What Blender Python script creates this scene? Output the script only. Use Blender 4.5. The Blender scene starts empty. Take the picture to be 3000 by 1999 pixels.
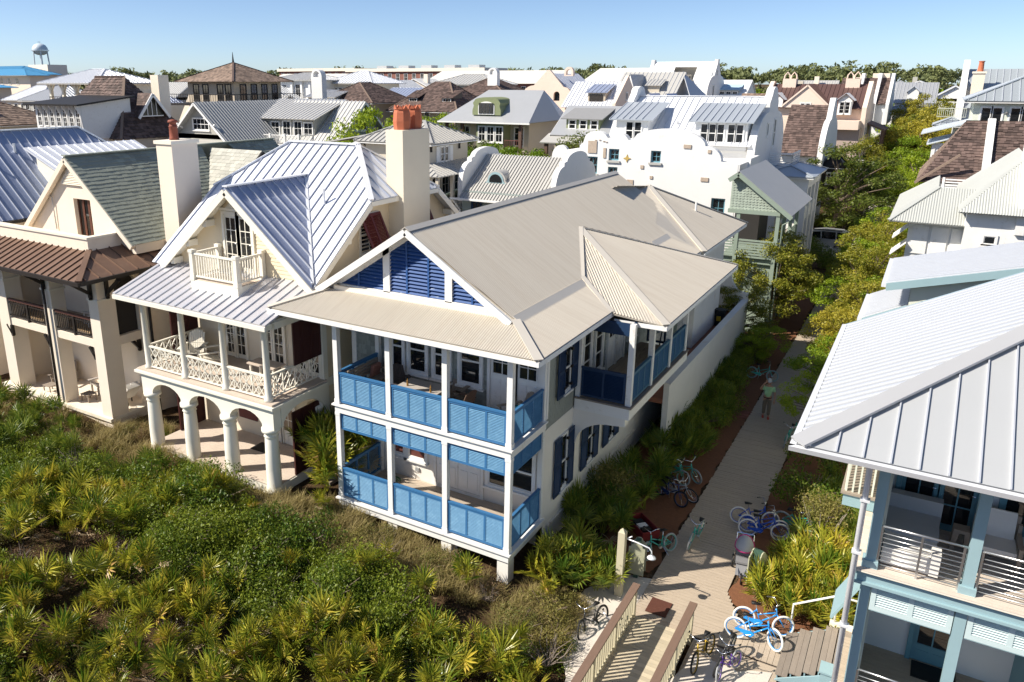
import bpy, bmesh, math, random
from mathutils import Vector, Matrix
from mathutils.geometry import delaunay_2d_cdt
R = math.radians
rnd = random.Random(7)
scene = bpy.context.scene
COL = scene.collection

# ------------------------------------------------------------------ camera
cam_d = bpy.data.cameras.new('camera')
cam = bpy.data.objects.new('camera', cam_d); COL.objects.link(cam)
cam.location = (8.841, -17.567, 14.386)
cam.rotation_euler = (R(90-16.335), 0, R(31.66))
cam_d.sensor_width = 36; cam_d.lens = 2282/3000*36
cam_d.shift_x = (1500-1316.6)/3000; cam_d.shift_y = -(999.5-907.3)/3000
cam_d.clip_start = .1; cam_d.clip_end = 6000
scene.camera = cam
CAM = Vector(cam.location)

# ------------------------------------------------------------------ sky and sun
SUN_AZ, SUN_EL = 42., 41.6           # direction the light travels in plan, height of the sun
w = bpy.data.worlds.new('World'); scene.world = w; w.use_nodes = True
nt = w.node_tree; bg = nt.nodes['Background']
sky = nt.nodes.new('ShaderNodeTexSky'); sky.sky_type = 'NISHITA'; sky.sun_disc = False
sky.sun_elevation = R(SUN_EL); sky.sun_rotation = R(270-SUN_AZ)
sky.air_density = .55; sky.dust_density = .4; sky.ozone_density = 2.6; sky.altitude = 0
nt.links.new(sky.outputs[0], bg.inputs[0]); bg.inputs[1].default_value = .106
sd = bpy.data.lights.new('sun', 'SUN'); sd.energy = 5.0; sd.angle = R(.53); sd.color = (1, .93, .82)
so = bpy.data.objects.new('sun', sd); COL.objects.link(so)
Ld = Vector((math.cos(R(SUN_AZ))*math.cos(R(SUN_EL)), math.sin(R(SUN_AZ))*math.cos(R(SUN_EL)), -math.sin(R(SUN_EL))))
so.rotation_euler = Ld.to_track_quat('-Z', 'Y').to_euler(); so.location = (-30, -30, 40)
vs = scene.view_settings; vs.view_transform = 'Standard'; vs.look = 'None'; vs.gamma = 1; vs.exposure = .55
vs.use_curve_mapping = False

# ------------------------------------------------------------------ helpers: objects
ORG = {}
def org(o):
    return ORG.get(o.name, Vector((0, 0, 0))) if o else Vector((0, 0, 0))
def tag(o, label=None, cat=None, group=None, kind=None):
    if label: o['label'] = label
    if cat: o['category'] = cat
    if group: o['group'] = group
    if kind: o['kind'] = kind
    return o
def thing(name, label, cat, loc=(0, 0, 0), rz=0, group=None):
    o = bpy.data.objects.new(name, None); COL.objects.link(o)
    o.location = loc; o.rotation_euler = (0, 0, rz); o.empty_display_size = .2
    tag(o, label, cat, group); ORG[o.name] = Vector(loc); return o
def local_thing(name, label, cat, group=None):
    o = thing(name, label, cat, (0, 0, 0), 0, group); return o
def copy_tree(o, parent=None, keep=True):
    c = o.copy(); COL.objects.link(c)
    if parent: c.parent = parent
    for ch in o.children: copy_tree(ch, c)
    return c
def place(o, loc, rz=0, s=1, rx=0, ry=0, label=None):
    o.location = loc; o.rotation_euler = (rx, ry, rz); o.scale = (s, s, s)
    if label: o['label'] = label
    return o

class MB:
    """collects shapes and links them as one mesh object"""
    def __init__(s): s.v = []; s.f = []
    def add(s, vs, fs):
        n = len(s.v); s.v += [tuple(v) for v in vs]; s.f += [tuple(i+n for i in f) for f in fs]; return s
    def box(s, x0, x1, y0, y1, z0, z1):
        return s.add([(x0,y0,z0),(x1,y0,z0),(x1,y1,z0),(x0,y1,z0),(x0,y0,z1),(x1,y0,z1),(x1,y1,z1),(x0,y1,z1)],
                     [(0,3,2,1),(4,5,6,7),(0,1,5,4),(1,2,6,5),(2,3,7,6),(3,0,4,7)])
    def obox(s, c, a, b, d):     # centre and three half vectors
        c = Vector(c); a = Vector(a); b = Vector(b); d = Vector(d); V = []
        for k in (-1, 1):
            for i, j in ((-1,-1),(1,-1),(1,1),(-1,1)): V.append(c+a*i+b*j+d*k)
        return s.add(V, [(0,3,2,1),(4,5,6,7),(0,1,5,4),(1,2,6,5),(2,3,7,6),(3,0,4,7)])
    def cube(s, O, U, V, N, u0, u1, v0, v1, n0, n1):   # box in a wall frame
        O = Vector(O); return s.obox(O+U*(u0+u1)/2+V*(v0+v1)/2+N*(n0+n1)/2, U*(u1-u0)/2, V*(v1-v0)/2, N*(n1-n0)/2)
    def beam(s, p, q, w, h, up=(0,0,1)):
        p = Vector(p); q = Vector(q); d = q-p
        sd = d.cross(Vector(up))
        if sd.length < 1e-6: sd = Vector((1,0,0))
        sd.normalize(); u = sd.cross(d).normalized()
        return s.obox((p+q)/2, d/2, sd*w/2, u*h/2)
    def tube(s, pts, r, n=6, cap=True):
        pts = [Vector(p) for p in pts]; rr = r if isinstance(r, (list, tuple)) else [r]*len(pts)
        V = []; F = []; prev = None
        for i, p in enumerate(pts):
            d = (pts[min(i+1, len(pts)-1)]-pts[max(i-1, 0)])
            if d.length < 1e-9: d = Vector((0,0,1))
            d.normalize()
            if prev is None:
                a = d.cross(Vector((0,0,1)))
                if a.length < 1e-3: a = d.cross(Vector((1,0,0)))
            else: a = prev-d*prev.dot(d)
            a.normalize(); prev = a; b = d.cross(a)
            for k in range(n):
                t = 2*math.pi*k/n; V.append(p+(a*math.cos(t)+b*math.sin(t))*rr[i])
        for i in range(len(pts)-1):
            for k in range(n):
                k2 = (k+1) % n; F.append((i*n+k, i*n+k2, (i+1)*n+k2, (i+1)*n+k))
        if cap: F.append(tuple(range(n-1, -1, -1))); F.append(tuple((len(pts)-1)*n+k for k in range(n)))
        return s.add(V, F)
    def lathe(s, prof, c=(0,0,0), n=14, cap=True):
        V = []; F = []; m = len(prof)
        for r, z in prof:
            for k in range(n):
                t = 2*math.pi*k/n; V.append((c[0]+r*math.cos(t), c[1]+r*math.sin(t), c[2]+z))
        for i in range(m-1):
            for k in range(n):
                k2 = (k+1) % n; F.append((i*n+k, i*n+k2, (i+1)*n+k2, (i+1)*n+k))
        if cap: F.append(tuple(range(n-1, -1, -1))); F.append(tuple((m-1)*n+k for k in range(n)))
        return s.add(V, F)
    def prism(s, poly, vec):
        n = len(poly); vec = Vector(vec); V = [Vector(p) for p in poly]; V += [p+vec for p in V]
        F = [tuple(range(n)), tuple(range(2*n-1, n-1, -1))]+[(i, i+n, (i+1) % n+n, (i+1) % n) for i in range(n)]
        return s.add(V, F)
    def quad(s, *p): return s.add(p, [tuple(range(len(p)))])
    def plate(s, poly, holes, O, U, V, vec):
        """flat polygon with holes (2D in frame O,U,V) thickened by vec"""
        O = Vector(O); U = Vector(U); V = Vector(V); vec = Vector(vec)
        loops = [poly]+list(holes); pts = []; ed = []
        for L in loops:
            b = len(pts); pts += [Vector((p[0], p[1])) for p in L]; ed += [(b+i, b+(i+1) % len(L)) for i in range(len(L))]
        vo, eo, fo, _, _, _ = delaunay_2d_cdt(pts, ed, [], 0, 1e-5)
        def inside(p, L):
            c = False; j = len(L)-1
            for i in range(len(L)):
                if (L[i][1] > p[1]) != (L[j][1] > p[1]) and p[0] < (L[j][0]-L[i][0])*(p[1]-L[i][1])/(L[j][1]-L[i][1])+L[i][0]: c = not c
                j = i
            return c
        T = []
        for f in fo:
            c = (sum(vo[i][0] for i in f)/len(f), sum(vo[i][1] for i in f)/len(f))
            if inside(c, poly) and not any(inside(c, h) for h in holes): T.append(tuple(f))
        P = [O+U*p[0]+V*p[1] for p in vo]; n = len(P)
        F = T+[tuple(i+n for i in reversed(f)) for f in T]
        s.add(P+[p+vec for p in P], F)
        for L in loops:
            A = [O+U*p[0]+V*p[1] for p in L]; m = len(A)
            s.add(A+[p+vec for p in A], [(i, (i+1) % m, (i+1) % m+m, i+m) for i in range(m)])
        return s
    def build(s, name, m, parent=None, smooth=False, kind=None, label=None, world=True):
        o3 = org(parent) if world else Vector((0,0,0))
        me = bpy.data.meshes.new(name)
        me.from_pydata([(v[0]-o3.x, v[1]-o3.y, v[2]-o3.z) for v in s.v], [], s.f)
        if smooth: me.polygons.foreach_set('use_smooth', [True]*len(me.polygons))
        me.materials.append(m); me.update()
        o = bpy.data.objects.new(name, me); COL.objects.link(o)
        if parent: o.parent = parent; ORG[o.name] = o3
        else: ORG[o.name] = Vector((0,0,0))
        tag(o, label, None, None, kind); return o
def share(o, parent, loc=(0,0,0), rot=(0,0,0), name=None):
    c = o.copy(); COL.objects.link(c); c.parent = parent; c.location = loc; c.rotation_euler = rot
    return c
X_, Y_, Z_ = Vector((1,0,0)), Vector((0,1,0)), Vector((0,0,1))
def rect(x0, y0, x1, y1): return [(x0,y0),(x1,y0),(x1,y1),(x0,y1)]
def arch(x0, y0, x1, y1, rise, n=10):
    """opening with a segmental or round top; y1 is the crown"""
    cx = (x0+x1)/2; hw = (x1-x0)/2
    return [(x0,y0),(x1,y0)]+[(cx+hw*math.cos(math.pi*i/n), y1-rise+rise*math.sin(math.pi*i/n)) for i in range(n+1)]

# ------------------------------------------------------------------ helpers: materials
MATS = {}
def M(name, c, rough=.6, nv=.1, ns=3., iv=0., ov=0., bump=0., bs=40., metal=0., spec=.4, c2=None, pt=(.55, .65), ps=2., stretch=None, coat=0., wave=None, hue=0.):
    if name in MATS: return MATS[name]
    m = bpy.data.materials.new(name); m.use_nodes = True; t = m.node_tree; N = t.nodes; L = t.links
    b = N['Principled BSDF']; b.inputs['Roughness'].default_value = rough; b.inputs['Metallic'].default_value = metal
    b.inputs['Specular IOR Level'].default_value = spec; b.inputs['Coat Weight'].default_value = coat
    tc = N.new('ShaderNodeTexCoord'); vec = tc.outputs['Object']
    if stretch:
        mp = N.new('ShaderNodeMapping'); mp.inputs['Scale'].default_value = stretch; L.new(vec, mp.inputs[0]); vec = mp.outputs[0]
    no = N.new('ShaderNodeTexNoise'); no.inputs['Scale'].default_value = ns; no.inputs['Detail'].default_value = 6; no.inputs['Roughness'].default_value = .65
    L.new(vec, no.inputs['Vector'])
    def math_(op, a, bb):
        n = N.new('ShaderNodeMath'); n.operation = op
        for i, q in enumerate((a, bb)):
            if isinstance(q, (int, float)): n.inputs[i].default_value = q
            else: L.new(q, n.inputs[i])
        return n.outputs[0]
    fac = math_('MULTIPLY_ADD', no.outputs[0], 2*nv); fac.node.inputs[2].default_value = 1-nv
    if iv or ov:
        if iv: src = N.new('ShaderNodeNewGeometry').outputs['Random Per Island']; k = iv
        else: src = N.new('ShaderNodeObjectInfo').outputs['Random']; k = ov
        f2 = math_('MULTIPLY_ADD', src, 2*k); f2.node.inputs[2].default_value = -k
        fac = math_('ADD', fac, f2)
    rgb = N.new('ShaderNodeRGB'); rgb.outputs[0].default_value = (*c, 1); colo = rgb.outputs[0]
    if c2:
        n2 = N.new('ShaderNodeTexNoise'); n2.inputs['Scale'].default_value = ps; n2.inputs['Detail'].default_value = 8; n2.inputs['Roughness'].default_value = .7
        L.new(vec, n2.inputs['Vector'])
        mr = N.new('ShaderNodeMapRange'); mr.inputs[1].default_value = pt[0]; mr.inputs[2].default_value = pt[1]; L.new(n2.outputs[0], mr.inputs[0])
        mx = N.new('ShaderNodeMixRGB'); L.new(mr.outputs[0], mx.inputs[0]); L.new(colo, mx.inputs[1]); mx.inputs[2].default_value = (*c2, 1); colo = mx.outputs[0]
    sc = N.new('ShaderNodeVectorMath'); sc.operation = 'SCALE'; L.new(colo, sc.inputs[0]); L.new(fac, sc.inputs['Scale'])
    outc = sc.outputs[0]
    if hue and (iv or ov):
        hs = N.new('ShaderNodeHueSaturation'); hq = math_('MULTIPLY_ADD', src, 2*hue); hq.node.inputs[2].default_value = .5-hue
        L.new(hq, hs.inputs['Hue']); L.new(outc, hs.inputs['Color']); outc = hs.outputs[0]
    L.new(outc, b.inputs['Base Color'])
    if bump:
        nb = N.new('ShaderNodeTexNoise'); nb.inputs['Scale'].default_value = bs; nb.inputs['Detail'].default_value = 4; L.new(vec, nb.inputs['Vector'])
        bp = N.new('ShaderNodeBump'); bp.inputs['Strength'].default_value = bump; bp.inputs['Distance'].default_value = .02
        L.new(nb.outputs[0], bp.inputs['Height']); L.new(bp.outputs[0], b.inputs['Normal'])
    MATS[name] = m; return m
def LEAF(name, c, c2, trans=.35, rough=.5, dry=None, dt=.85):
    """leaf: colour runs from c to c2 leaf by leaf and plant by plant, some light passes through"""
    m = bpy.data.materials.new(name); m.use_nodes = True; t = m.node_tree; N = t.nodes; L = t.links
    b = N['Principled BSDF']; b.inputs['Roughness'].default_value = rough; b.inputs['Specular IOR Level'].default_value = .35
    g = N.new('ShaderNodeNewGeometry'); oi = N.new('ShaderNodeObjectInfo')
    ad = N.new('ShaderNodeMath'); ad.operation = 'ADD'; L.new(g.outputs['Random Per Island'], ad.inputs[0]); L.new(oi.outputs['Random'], ad.inputs[1])
    cr = N.new('ShaderNodeValToRGB'); e = cr.color_ramp.elements
    e[0].position = .1; e[0].color = (*c, 1); e[1].position = .9; e[1].color = (*c2, 1)
    if dry:
        q = cr.color_ramp.elements.new(dt); q.color = (*c2, 1); e = cr.color_ramp.elements; e[-1].position = min(1., dt+.06); e[-1].color = (*dry, 1)
    hf = N.new('ShaderNodeMath'); hf.operation = 'MULTIPLY'; hf.inputs[1].default_value = .5; L.new(ad.outputs[0], hf.inputs[0]); L.new(hf.outputs[0], cr.inputs[0])
    L.new(cr.outputs[0], b.inputs['Base Color'])
    tr = N.new('ShaderNodeBsdfTranslucent'); L.new(cr.outputs[0], tr.inputs[0])
    mx = N.new('ShaderNodeMixShader'); mx.inputs[0].default_value = trans
    L.new(b.outputs[0], mx.inputs[1]); L.new(tr.outputs[0], mx.inputs[2]); L.new(mx.outputs[0], N['Material Output'].inputs[0])
    return m

WHITE = M('white_paint', (.80,.79,.76), .55, .06, 2, bump=.05, c2=(.58,.54,.47), pt=(.58,.74), ps=3.5)
STUC = M('white_stucco', (.80,.77,.71), .85, .08, 1.2, bump=.25, bs=60, c2=(.66,.58,.45), pt=(.6,.8), ps=1.2)
STUCW = M('bright_stucco', (.76,.755,.735), .85, .05, 1, bump=.25, bs=50, c2=(.62,.59,.53), pt=(.6,.8), ps=.8)
CREAM = M('cream_stucco', (.80,.70,.57), .85, .07, 1.2, bump=.2, bs=50, c2=(.66,.55,.42), pt=(.62,.85), ps=1)
CREAMT = M('cream_trim', (.82,.75,.62), .6, .05, 2)
YEL = M('yellow_clapboard', (.78,.66,.46), .6, .06, 2, iv=.05, ov=.04)
YELT = M('ivory_trim', (.83,.79,.68), .55, .05, 2)
BLUEL = M('sunlit_louvre_blue', (.095,.25,.41), .55, .15, 5, c2=(.15,.32,.47), pt=(.5,.75), ps=5)  # panel blue lightened: sun catching the tilted slats is put into the colour
BLUE = M('blue_paint', (.042,.155,.33), .5, .12, 4, bump=.05, c2=(.08,.22,.40), pt=(.6,.8), ps=6)
BLUEG = M('weathered_blue_paint', (.022,.08,.25), .5, .12, 5, c2=(.40,.48,.60), pt=(.60,.68), ps=3.2, stretch=(.5,1,2.2))
NAVY = M('navy_paint', (.012,.036,.09), .5, .15, 4)
MAROON = M('maroon_paint', (.11,.018,.018), .5, .12, 4)
TANX = M('tan_corrugated_front', (.56,.51,.43), .55, .09, 1.2, metal=.15, c2=(.50,.44,.36), pt=(.45,.75), ps=1.6, stretch=(6,.35,.35))
TAN = M('tan_corrugated', (.56,.51,.43), .55, .07, .6, metal=.15, bump=0, c2=(.50,.44,.36), pt=(.45,.75), ps=1.4, stretch=(.3,5,.3))
TANB = M('tan_flashing', (.60,.555,.48), .5, .06, 1.2, metal=.15)
GALV = M('galvalume', (.80,.81,.84), .4, .05, .8, metal=.25, c2=(.72,.74,.79), pt=(.5,.8), ps=.8)
GALVL = M('lavender_metal', (.36,.41,.55), .38, .06, .8, metal=.35)
SEAMD = M('shadowed_seam', (.36,.39,.48), .4, .05, 2, metal=.3)  # seam metal darkened: shadow lines along the seams are put into the colour
GALVR = M('pale_grey_metal_roof', (.43,.44,.445), .45, .05, .7, metal=.15)
SEAM = M('seam_metal', (.70,.72,.76), .35, .05, 2, metal=.5)
GALVW = M('white_metal_roof', (.80,.81,.83), .4, .05, .7, metal=.2)
GREYM = M('grey_metal_roof', (.46,.47,.48), .42, .06, .8, metal=.4)
GREYT = M('warm_grey_metal_roof', (.50,.485,.45), .5, .07, .8, metal=.2)
BRONZ = M('bronze_metal_roof', (.19,.115,.078), .5, .12, 1.5, metal=.25, c2=(.25,.16,.11), pt=(.5,.8), ps=2)
DARKM = M('dark_bronze_trim', (.022,.017,.014), .5, .1, 4)
SLATE = M('green_slate', (.27,.29,.24), .75, .12, 3, iv=.22, ov=.18, bump=.15, bs=30, hue=.02)
SLATEL = M('pale_slate', (.44,.43,.37), .75, .1, 3, iv=.15, ov=.12)
SHAKE = M('brown_shakes', (.115,.078,.066), .8, .2, 4, iv=.5, ov=.4, bump=.2, bs=30)
SHAKEL = M('weathered_shakes', (.23,.165,.125), .8, .2, 4, iv=.45, ov=.4, bump=.2)
SHING = M('grey_wall_shingles', (.28,.30,.27), .8, .15, 4, iv=.2, ov=.22, bump=.2, c2=(.10,.10,.09), pt=(.62,.7), ps=5)
GLASS = M('window_glass', (.012,.014,.016), .04, .2, 2, spec=.8)
GLASSB = M('glass_with_blinds', (.045,.045,.042), .08, .3, 5, spec=.7, stretch=(1,1,14))
WOOD = M('weathered_planks', (.44,.36,.275), .85, .25, 2.5, ov=.24, iv=.1, bump=.3, bs=25, stretch=(1,6,6))
WOODR = M('ramp_planks', (.50,.43,.31), .85, .15, 2.5, ov=.12, bump=.25, bs=25, stretch=(1,6,6))
WOODD = M('brown_handrail', (.19,.12,.085), .8, .2, 4, stretch=(6,1,6), bump=.2)
TREAD = M('step_planks', (.27,.225,.185), .85, .2, 3, ov=.15, stretch=(6,1,6))
TEAK = M('grey_teak', (.30,.25,.20), .8, .2, 4)
TANP = M('khaki_paint', (.52,.47,.33), .7, .06, 3)
AQUA = M('aqua_paint', (.29,.42,.45), .55, .07, 3)
AQUAD = M('deep_aqua_paint', (.12,.27,.33), .5, .08, 3)
PALEG = M('pale_green_siding', (.63,.65,.55), .6, .05, 3, iv=.03, ov=.03)
SAGE = M('sage_siding', (.25,.305,.245), .65, .08, 3, iv=.06)
TERRA = M('terracotta', (.50,.15,.075), .8, .15, 5)
RUST = M('rusty_flue', (.26,.075,.045), .7, .2, 5)
BLACK = M('black_rubber', (.014,.014,.015), .6, .1, 5)
STEEL = M('brushed_steel', (.62,.63,.64), .3, .05, 5, metal=.9)
CHROME = M('chrome', (.75,.75,.76), .18, .03, 5, metal=1)
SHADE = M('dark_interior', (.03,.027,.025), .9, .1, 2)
FABRIC = M('white_fabric', (.72,.70,.66), .9, .06, 6, bump=.2)
BRICKM = M('red_brick', (.27,.12,.09), .85, .15, 2)
SAND = M('pale_sand', (.62,.56,.49), .95, .12, 3, bump=.3, bs=40)
STRAW = M('pine_straw', (.20,.085,.04), .95, .35, 8, bump=.8, bs=60)
PINK = M('pink_stucco', (.76,.61,.50), .85, .06, 1)
BEIGE = M('beige_siding', (.56,.50,.40), .7, .08, 1.5)
GREYS = M('grey_shingle_wall', (.40,.39,.35), .8, .15, 3)
# ------------------------------------------------------------------ helpers: building parts
def basis(poly):
    P = [Vector(p) for p in poly]; n = Vector((0,0,0))
    for i in range(len(P)): n += P[i].cross(P[(i+1) % len(P)])
    n.normalize()
    if n.z < 0: n = -n
    d = (-Z_+n*n.z)
    if d.length < 1e-4: d = Vector((0,-1,0))
    d.normalize(); s = n.cross(d); return P[0], n, d, s
def scan(poly, step, off=.5, fine=None):
    """lines running down the slope across the polygon: list of (a, d0, d1)"""
    O, n, d, s = basis(poly); Q = [((Vector(p)-O).dot(s), (Vector(p)-O).dot(d)) for p in poly]
    a0 = min(q[0] for q in Q); a1 = max(q[0] for q in Q); out = []
    k = max(1, int(round((a1-a0)/step))); A = [a0+(a1-a0)*(i+off)/k for i in range(k if off else k+1)]
    for a in A:
        a = min(max(a, a0+1e-4), a1-1e-4); X = []
        for i in range(len(Q)):
            p, q = Q[i], Q[(i+1) % len(Q)]
            if (p[0] > a) != (q[0] > a): X.append(p[1]+(q[1]-p[1])*(a-p[0])/(q[0]-p[0]))
        X.sort(); out += [(a, X[i], X[i+1]) for i in range(0, len(X)-1, 2)]
    return O, n, d, s, out
def slab(poly, th, mb=None, up=0.):
    O, n, d, s = basis(poly); mb = mb or MB(); return mb.prism([Vector(p)+n*up for p in poly], -n*th)
def seam_roof(house, poly, m=GALV, sm=SEAM, step=.42, w=.028, h=.05, single=True, th=.06, name='roof_plane'):
    r = slab(poly, th).build(name, m, house); O, n, d, s, L = scan(poly, step); J = MB()
    for a, d0, d1 in L:
        if d1-d0 < .12: continue
        q = J if not single else MB()
        q.beam(O+s*a+d*d0+n*h/2, O+s*a+d*d1+n*h/2, w, h, n)
        if single: q.build('seam', sm, r)
    if not single and J.f: J.build('seams', sm, r, kind='stuff')
    return r
def corr_roof(house, poly, m=TAN, pitch=.076, amp=.011, th=.05, name='roof_plane', res=5):
    O, n, d, s, L = scan(poly, pitch/res, 0); r = slab(poly, th, up=-.02).build(name, m, house)
    q = MB(); V = []; F = []
    for i, (a, d0, d1) in enumerate(L):
        z = amp*math.cos(2*math.pi*i/res)
        V += [O+s*a+d*d0+n*(z+.012), O+s*a+d*d1+n*(z+.012)]
    F = [(2*i, 2*i+1, 2*i+3, 2*i+2) for i in range(len(L)-1)]
    q.add(V, F).build('corrugated_sheet', m, r, smooth=True); return r
def cap(house, p, q, m=TANB, w=.24, h=.05, name='ridge_cap', up=(0,0,1), lift=.04):
    u = Vector(up); return MB().beam(Vector(p)+u*lift, Vector(q)+u*lift, w, h, up).build(name, m, house)
def shingle_roof(house, poly, m=SHAKE, course=.2, wd=.22, single=0, th=.06, but=.02, base=None, name='roof_plane', jit=.02, piece='shingle'):
    r = slab(poly, th).build(name, base or m, house); O, n, d, s = basis(poly)
    Q = [((Vector(p)-O).dot(s), (Vector(p)-O).dot(d)) for p in poly]
    d0 = min(q[1] for q in Q); d1 = max(q[1] for q in Q); n_c = max(1, int((d1-d0)/course)); cs = (d1-d0)/n_c; P = []
    for j in range(n_c):
        dm = d0+cs*(j+.6); X = []
        for i in range(len(Q)):
            p, q = Q[i], Q[(i+1) % len(Q)]
            if (p[1] > dm) != (q[1] > dm): X.append(p[0]+(q[0]-p[0])*(dm-p[1])/(q[1]-p[1]))
        X.sort()
        for k in range(0, len(X)-1, 2):
            a, e = X[k], X[k+1]; x = a-rnd.random()*wd*.6
            while x < e:
                ww = wd*(.75+.5*rnd.random()); x0 = max(a, x)+.004; x1 = min(e, x+ww)-.004; x += ww
                if x1-x0 < .03: continue
                ja = rnd.uniform(-jit, jit); t = d0+cs*j; bt = d0+cs*(j+1)+cs*.08+ja
                P.append((O+s*(x0+x1)/2+d*(t+bt)/2, x0, x1, t, bt, but*(.7+.6*rnd.random())))
    off = r.parent
    if single: P.sort(key=lambda p: (p[0]-CAM).length)
    J = MB()
    for i, (c, x0, x1, t, bt, bu) in enumerate(P):
        q = MB() if i < single else J
        a = O+s*x0+d*t+n*.004; b = O+s*x1+d*t+n*.004; e = O+s*x1+d*bt; f = O+s*x0+d*bt
        q.add([a, b, e+n*bu, f+n*bu, e, f], [(0,1,2,3),(3,2,4,5),(0,3,5),(1,4,2)])
        if i < single: q.build(piece, m, r)
    if J.f: J.build(piece+'s', m, r, kind='stuff')
    return r
def clip_strip(poly, z0, z1):
    def half(P, z, keep):
        out = []
        for i in range(len(P)):
            a, b = P[i], P[(i+1) % len(P)]; ia = (a[1] >= z) == keep; ib = (b[1] >= z) == keep
            if ia: out.append(a)
            if ia != ib: k = (z-a[1])/(b[1]-a[1]); out.append((a[0]+(b[0]-a[0])*k, z))
        return out
    P = half(poly, z0, True); return half(P, z1, False) if P else []
def clapboard(wall, poly, O, U, N, m=YEL, step=.13, single=True, name='clapboard', proud=.02):
    """lapped boards over a convex outline (2D in frame O,U,Z)"""
    O = Vector(O); z = min(p[1] for p in poly); zt = max(p[1] for p in poly); J = MB()
    while z < zt-.01:
        P = clip_strip(poly, z, min(z+step*1.04, zt)); z += step
        if len(P) < 3: continue
        zb = min(p[1] for p in P); zz = max(p[1] for p in P)-zb+1e-6
        q = MB() if single else J
        A = [O+U*p[0]+Z_*p[1]+N*(.004+proud*(1-(p[1]-zb)/zz)) for p in P]; B = [O+U*p[0]+Z_*p[1]-N*.01 for p in P]; n = len(A)
        q.add(A+B, [tuple(range(n))]+[(i, i+n, (i+1) % n+n, (i+1) % n) for i in range(n)])
        if single: q.build(name, m, wall)
    if not single: J.build(name+'s', m, wall, kind='stuff')
def wall_shingles(wall, u0, u1, v0, v1, O, U, N, m=SHING, ch=.15, wd=.15, single=0, holes=()):
    J = MB(); k = 0; v = v0; cnt = 0
    while v < v1-.03:
        u = u0-rnd.random()*wd
        while u < u1:
            ww = wd*(.7+.6*rnd.random()); a = max(u, u0); b = min(u+ww, u1)-.006; u += ww
            if b-a < .03: continue
            c = ((a+b)/2, v+ch/2)
            if any(h[0] < c[0] < h[2] and h[1] < c[1] < h[3] for h in holes): continue
            q = MB() if cnt < single else J; lo = rnd.uniform(-.012, .006); pr = .014+.012*rnd.random()
            A = [O+U*a+Z_*(v+lo)+N*pr, O+U*b+Z_*(v+lo)+N*pr, O+U*b+Z_*(v+ch)+N*.004, O+U*a+Z_*(v+ch)+N*.004, O+U*a+Z_*(v+lo), O+U*b+Z_*(v+lo)]
            q.add(A, [(0,1,2,3),(4,5,1,0),(0,3,4),(1,5,2)])
            if cnt < single: q.build('wall_shingle', m, wall)
            cnt += 1
        v += ch
    if J.f: J.build('wall_shingles', m, wall, kind='stuff')
def frame(mb, O, U, V, N, u0, v0, u1, v1, fw, n0, n1):
    mb.cube(O,U,V,N,u0,u1,v0,v0+fw,n0,n1); mb.cube(O,U,V,N,u0,u1,v1-fw,v1,n0,n1)
    mb.cube(O,U,V,N,u0,u0+fw,v0+fw,v1-fw,n0,n1); mb.cube(O,U,V,N,u1-fw,u1,v0+fw,v1-fw,n0,n1); return mb
def window(house, O, U, N, w, h, cols=2, rows=2, fm=WHITE, gm=GLASS, fw=.09, sill=True, single=True, name='window', bar=.028, mid=True, deep=.07, sashm=None):
    """O is the lower left corner of the opening on the wall; frame stands proud of the wall, panes sit back in it"""
    O = Vector(O); V = Z_; q = MB(); frame(q, O, U, V, N, -fw, -fw, w+fw, h+fw, fw, -.02, deep)
    wn = q.build(name, fm, house); q = MB()
    for i in range(1, cols): q.cube(O,U,V,N, w*i/cols-bar/2, w*i/cols+bar/2, 0, h, .0, .045)
    for j in range(1, rows):
        t = bar*(2 if mid and rows % 2 == 0 and j == rows//2 else 1); q.cube(O,U,V,N, 0, w, h*j/rows-t/2, h*j/rows+t/2, .002, .047)
    frame(q, O, U, V, N, 0, 0, w, h, .04, .001, .043)
    q.build('sash', sashm or fm, wn)
    if sill: MB().cube(O,U,V,N, -fw-.05, w+fw+.05, -fw-.06, -fw+.005, -.02, deep+.06).build('sill', fm, wn)
    if single:
        for i in range(cols):
            for j in range(rows): MB().cube(O,U,V,N, w*i/cols+.012, w*(i+1)/cols-.012, h*j/rows+.012, h*(j+1)/rows-.012, -.01, .018).build('pane', gm, wn)
    else: MB().cube(O,U,V,N, .01, w-.01, .01, h-.01, -.01, .018).build('pane', gm, wn)
    return wn
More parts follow.
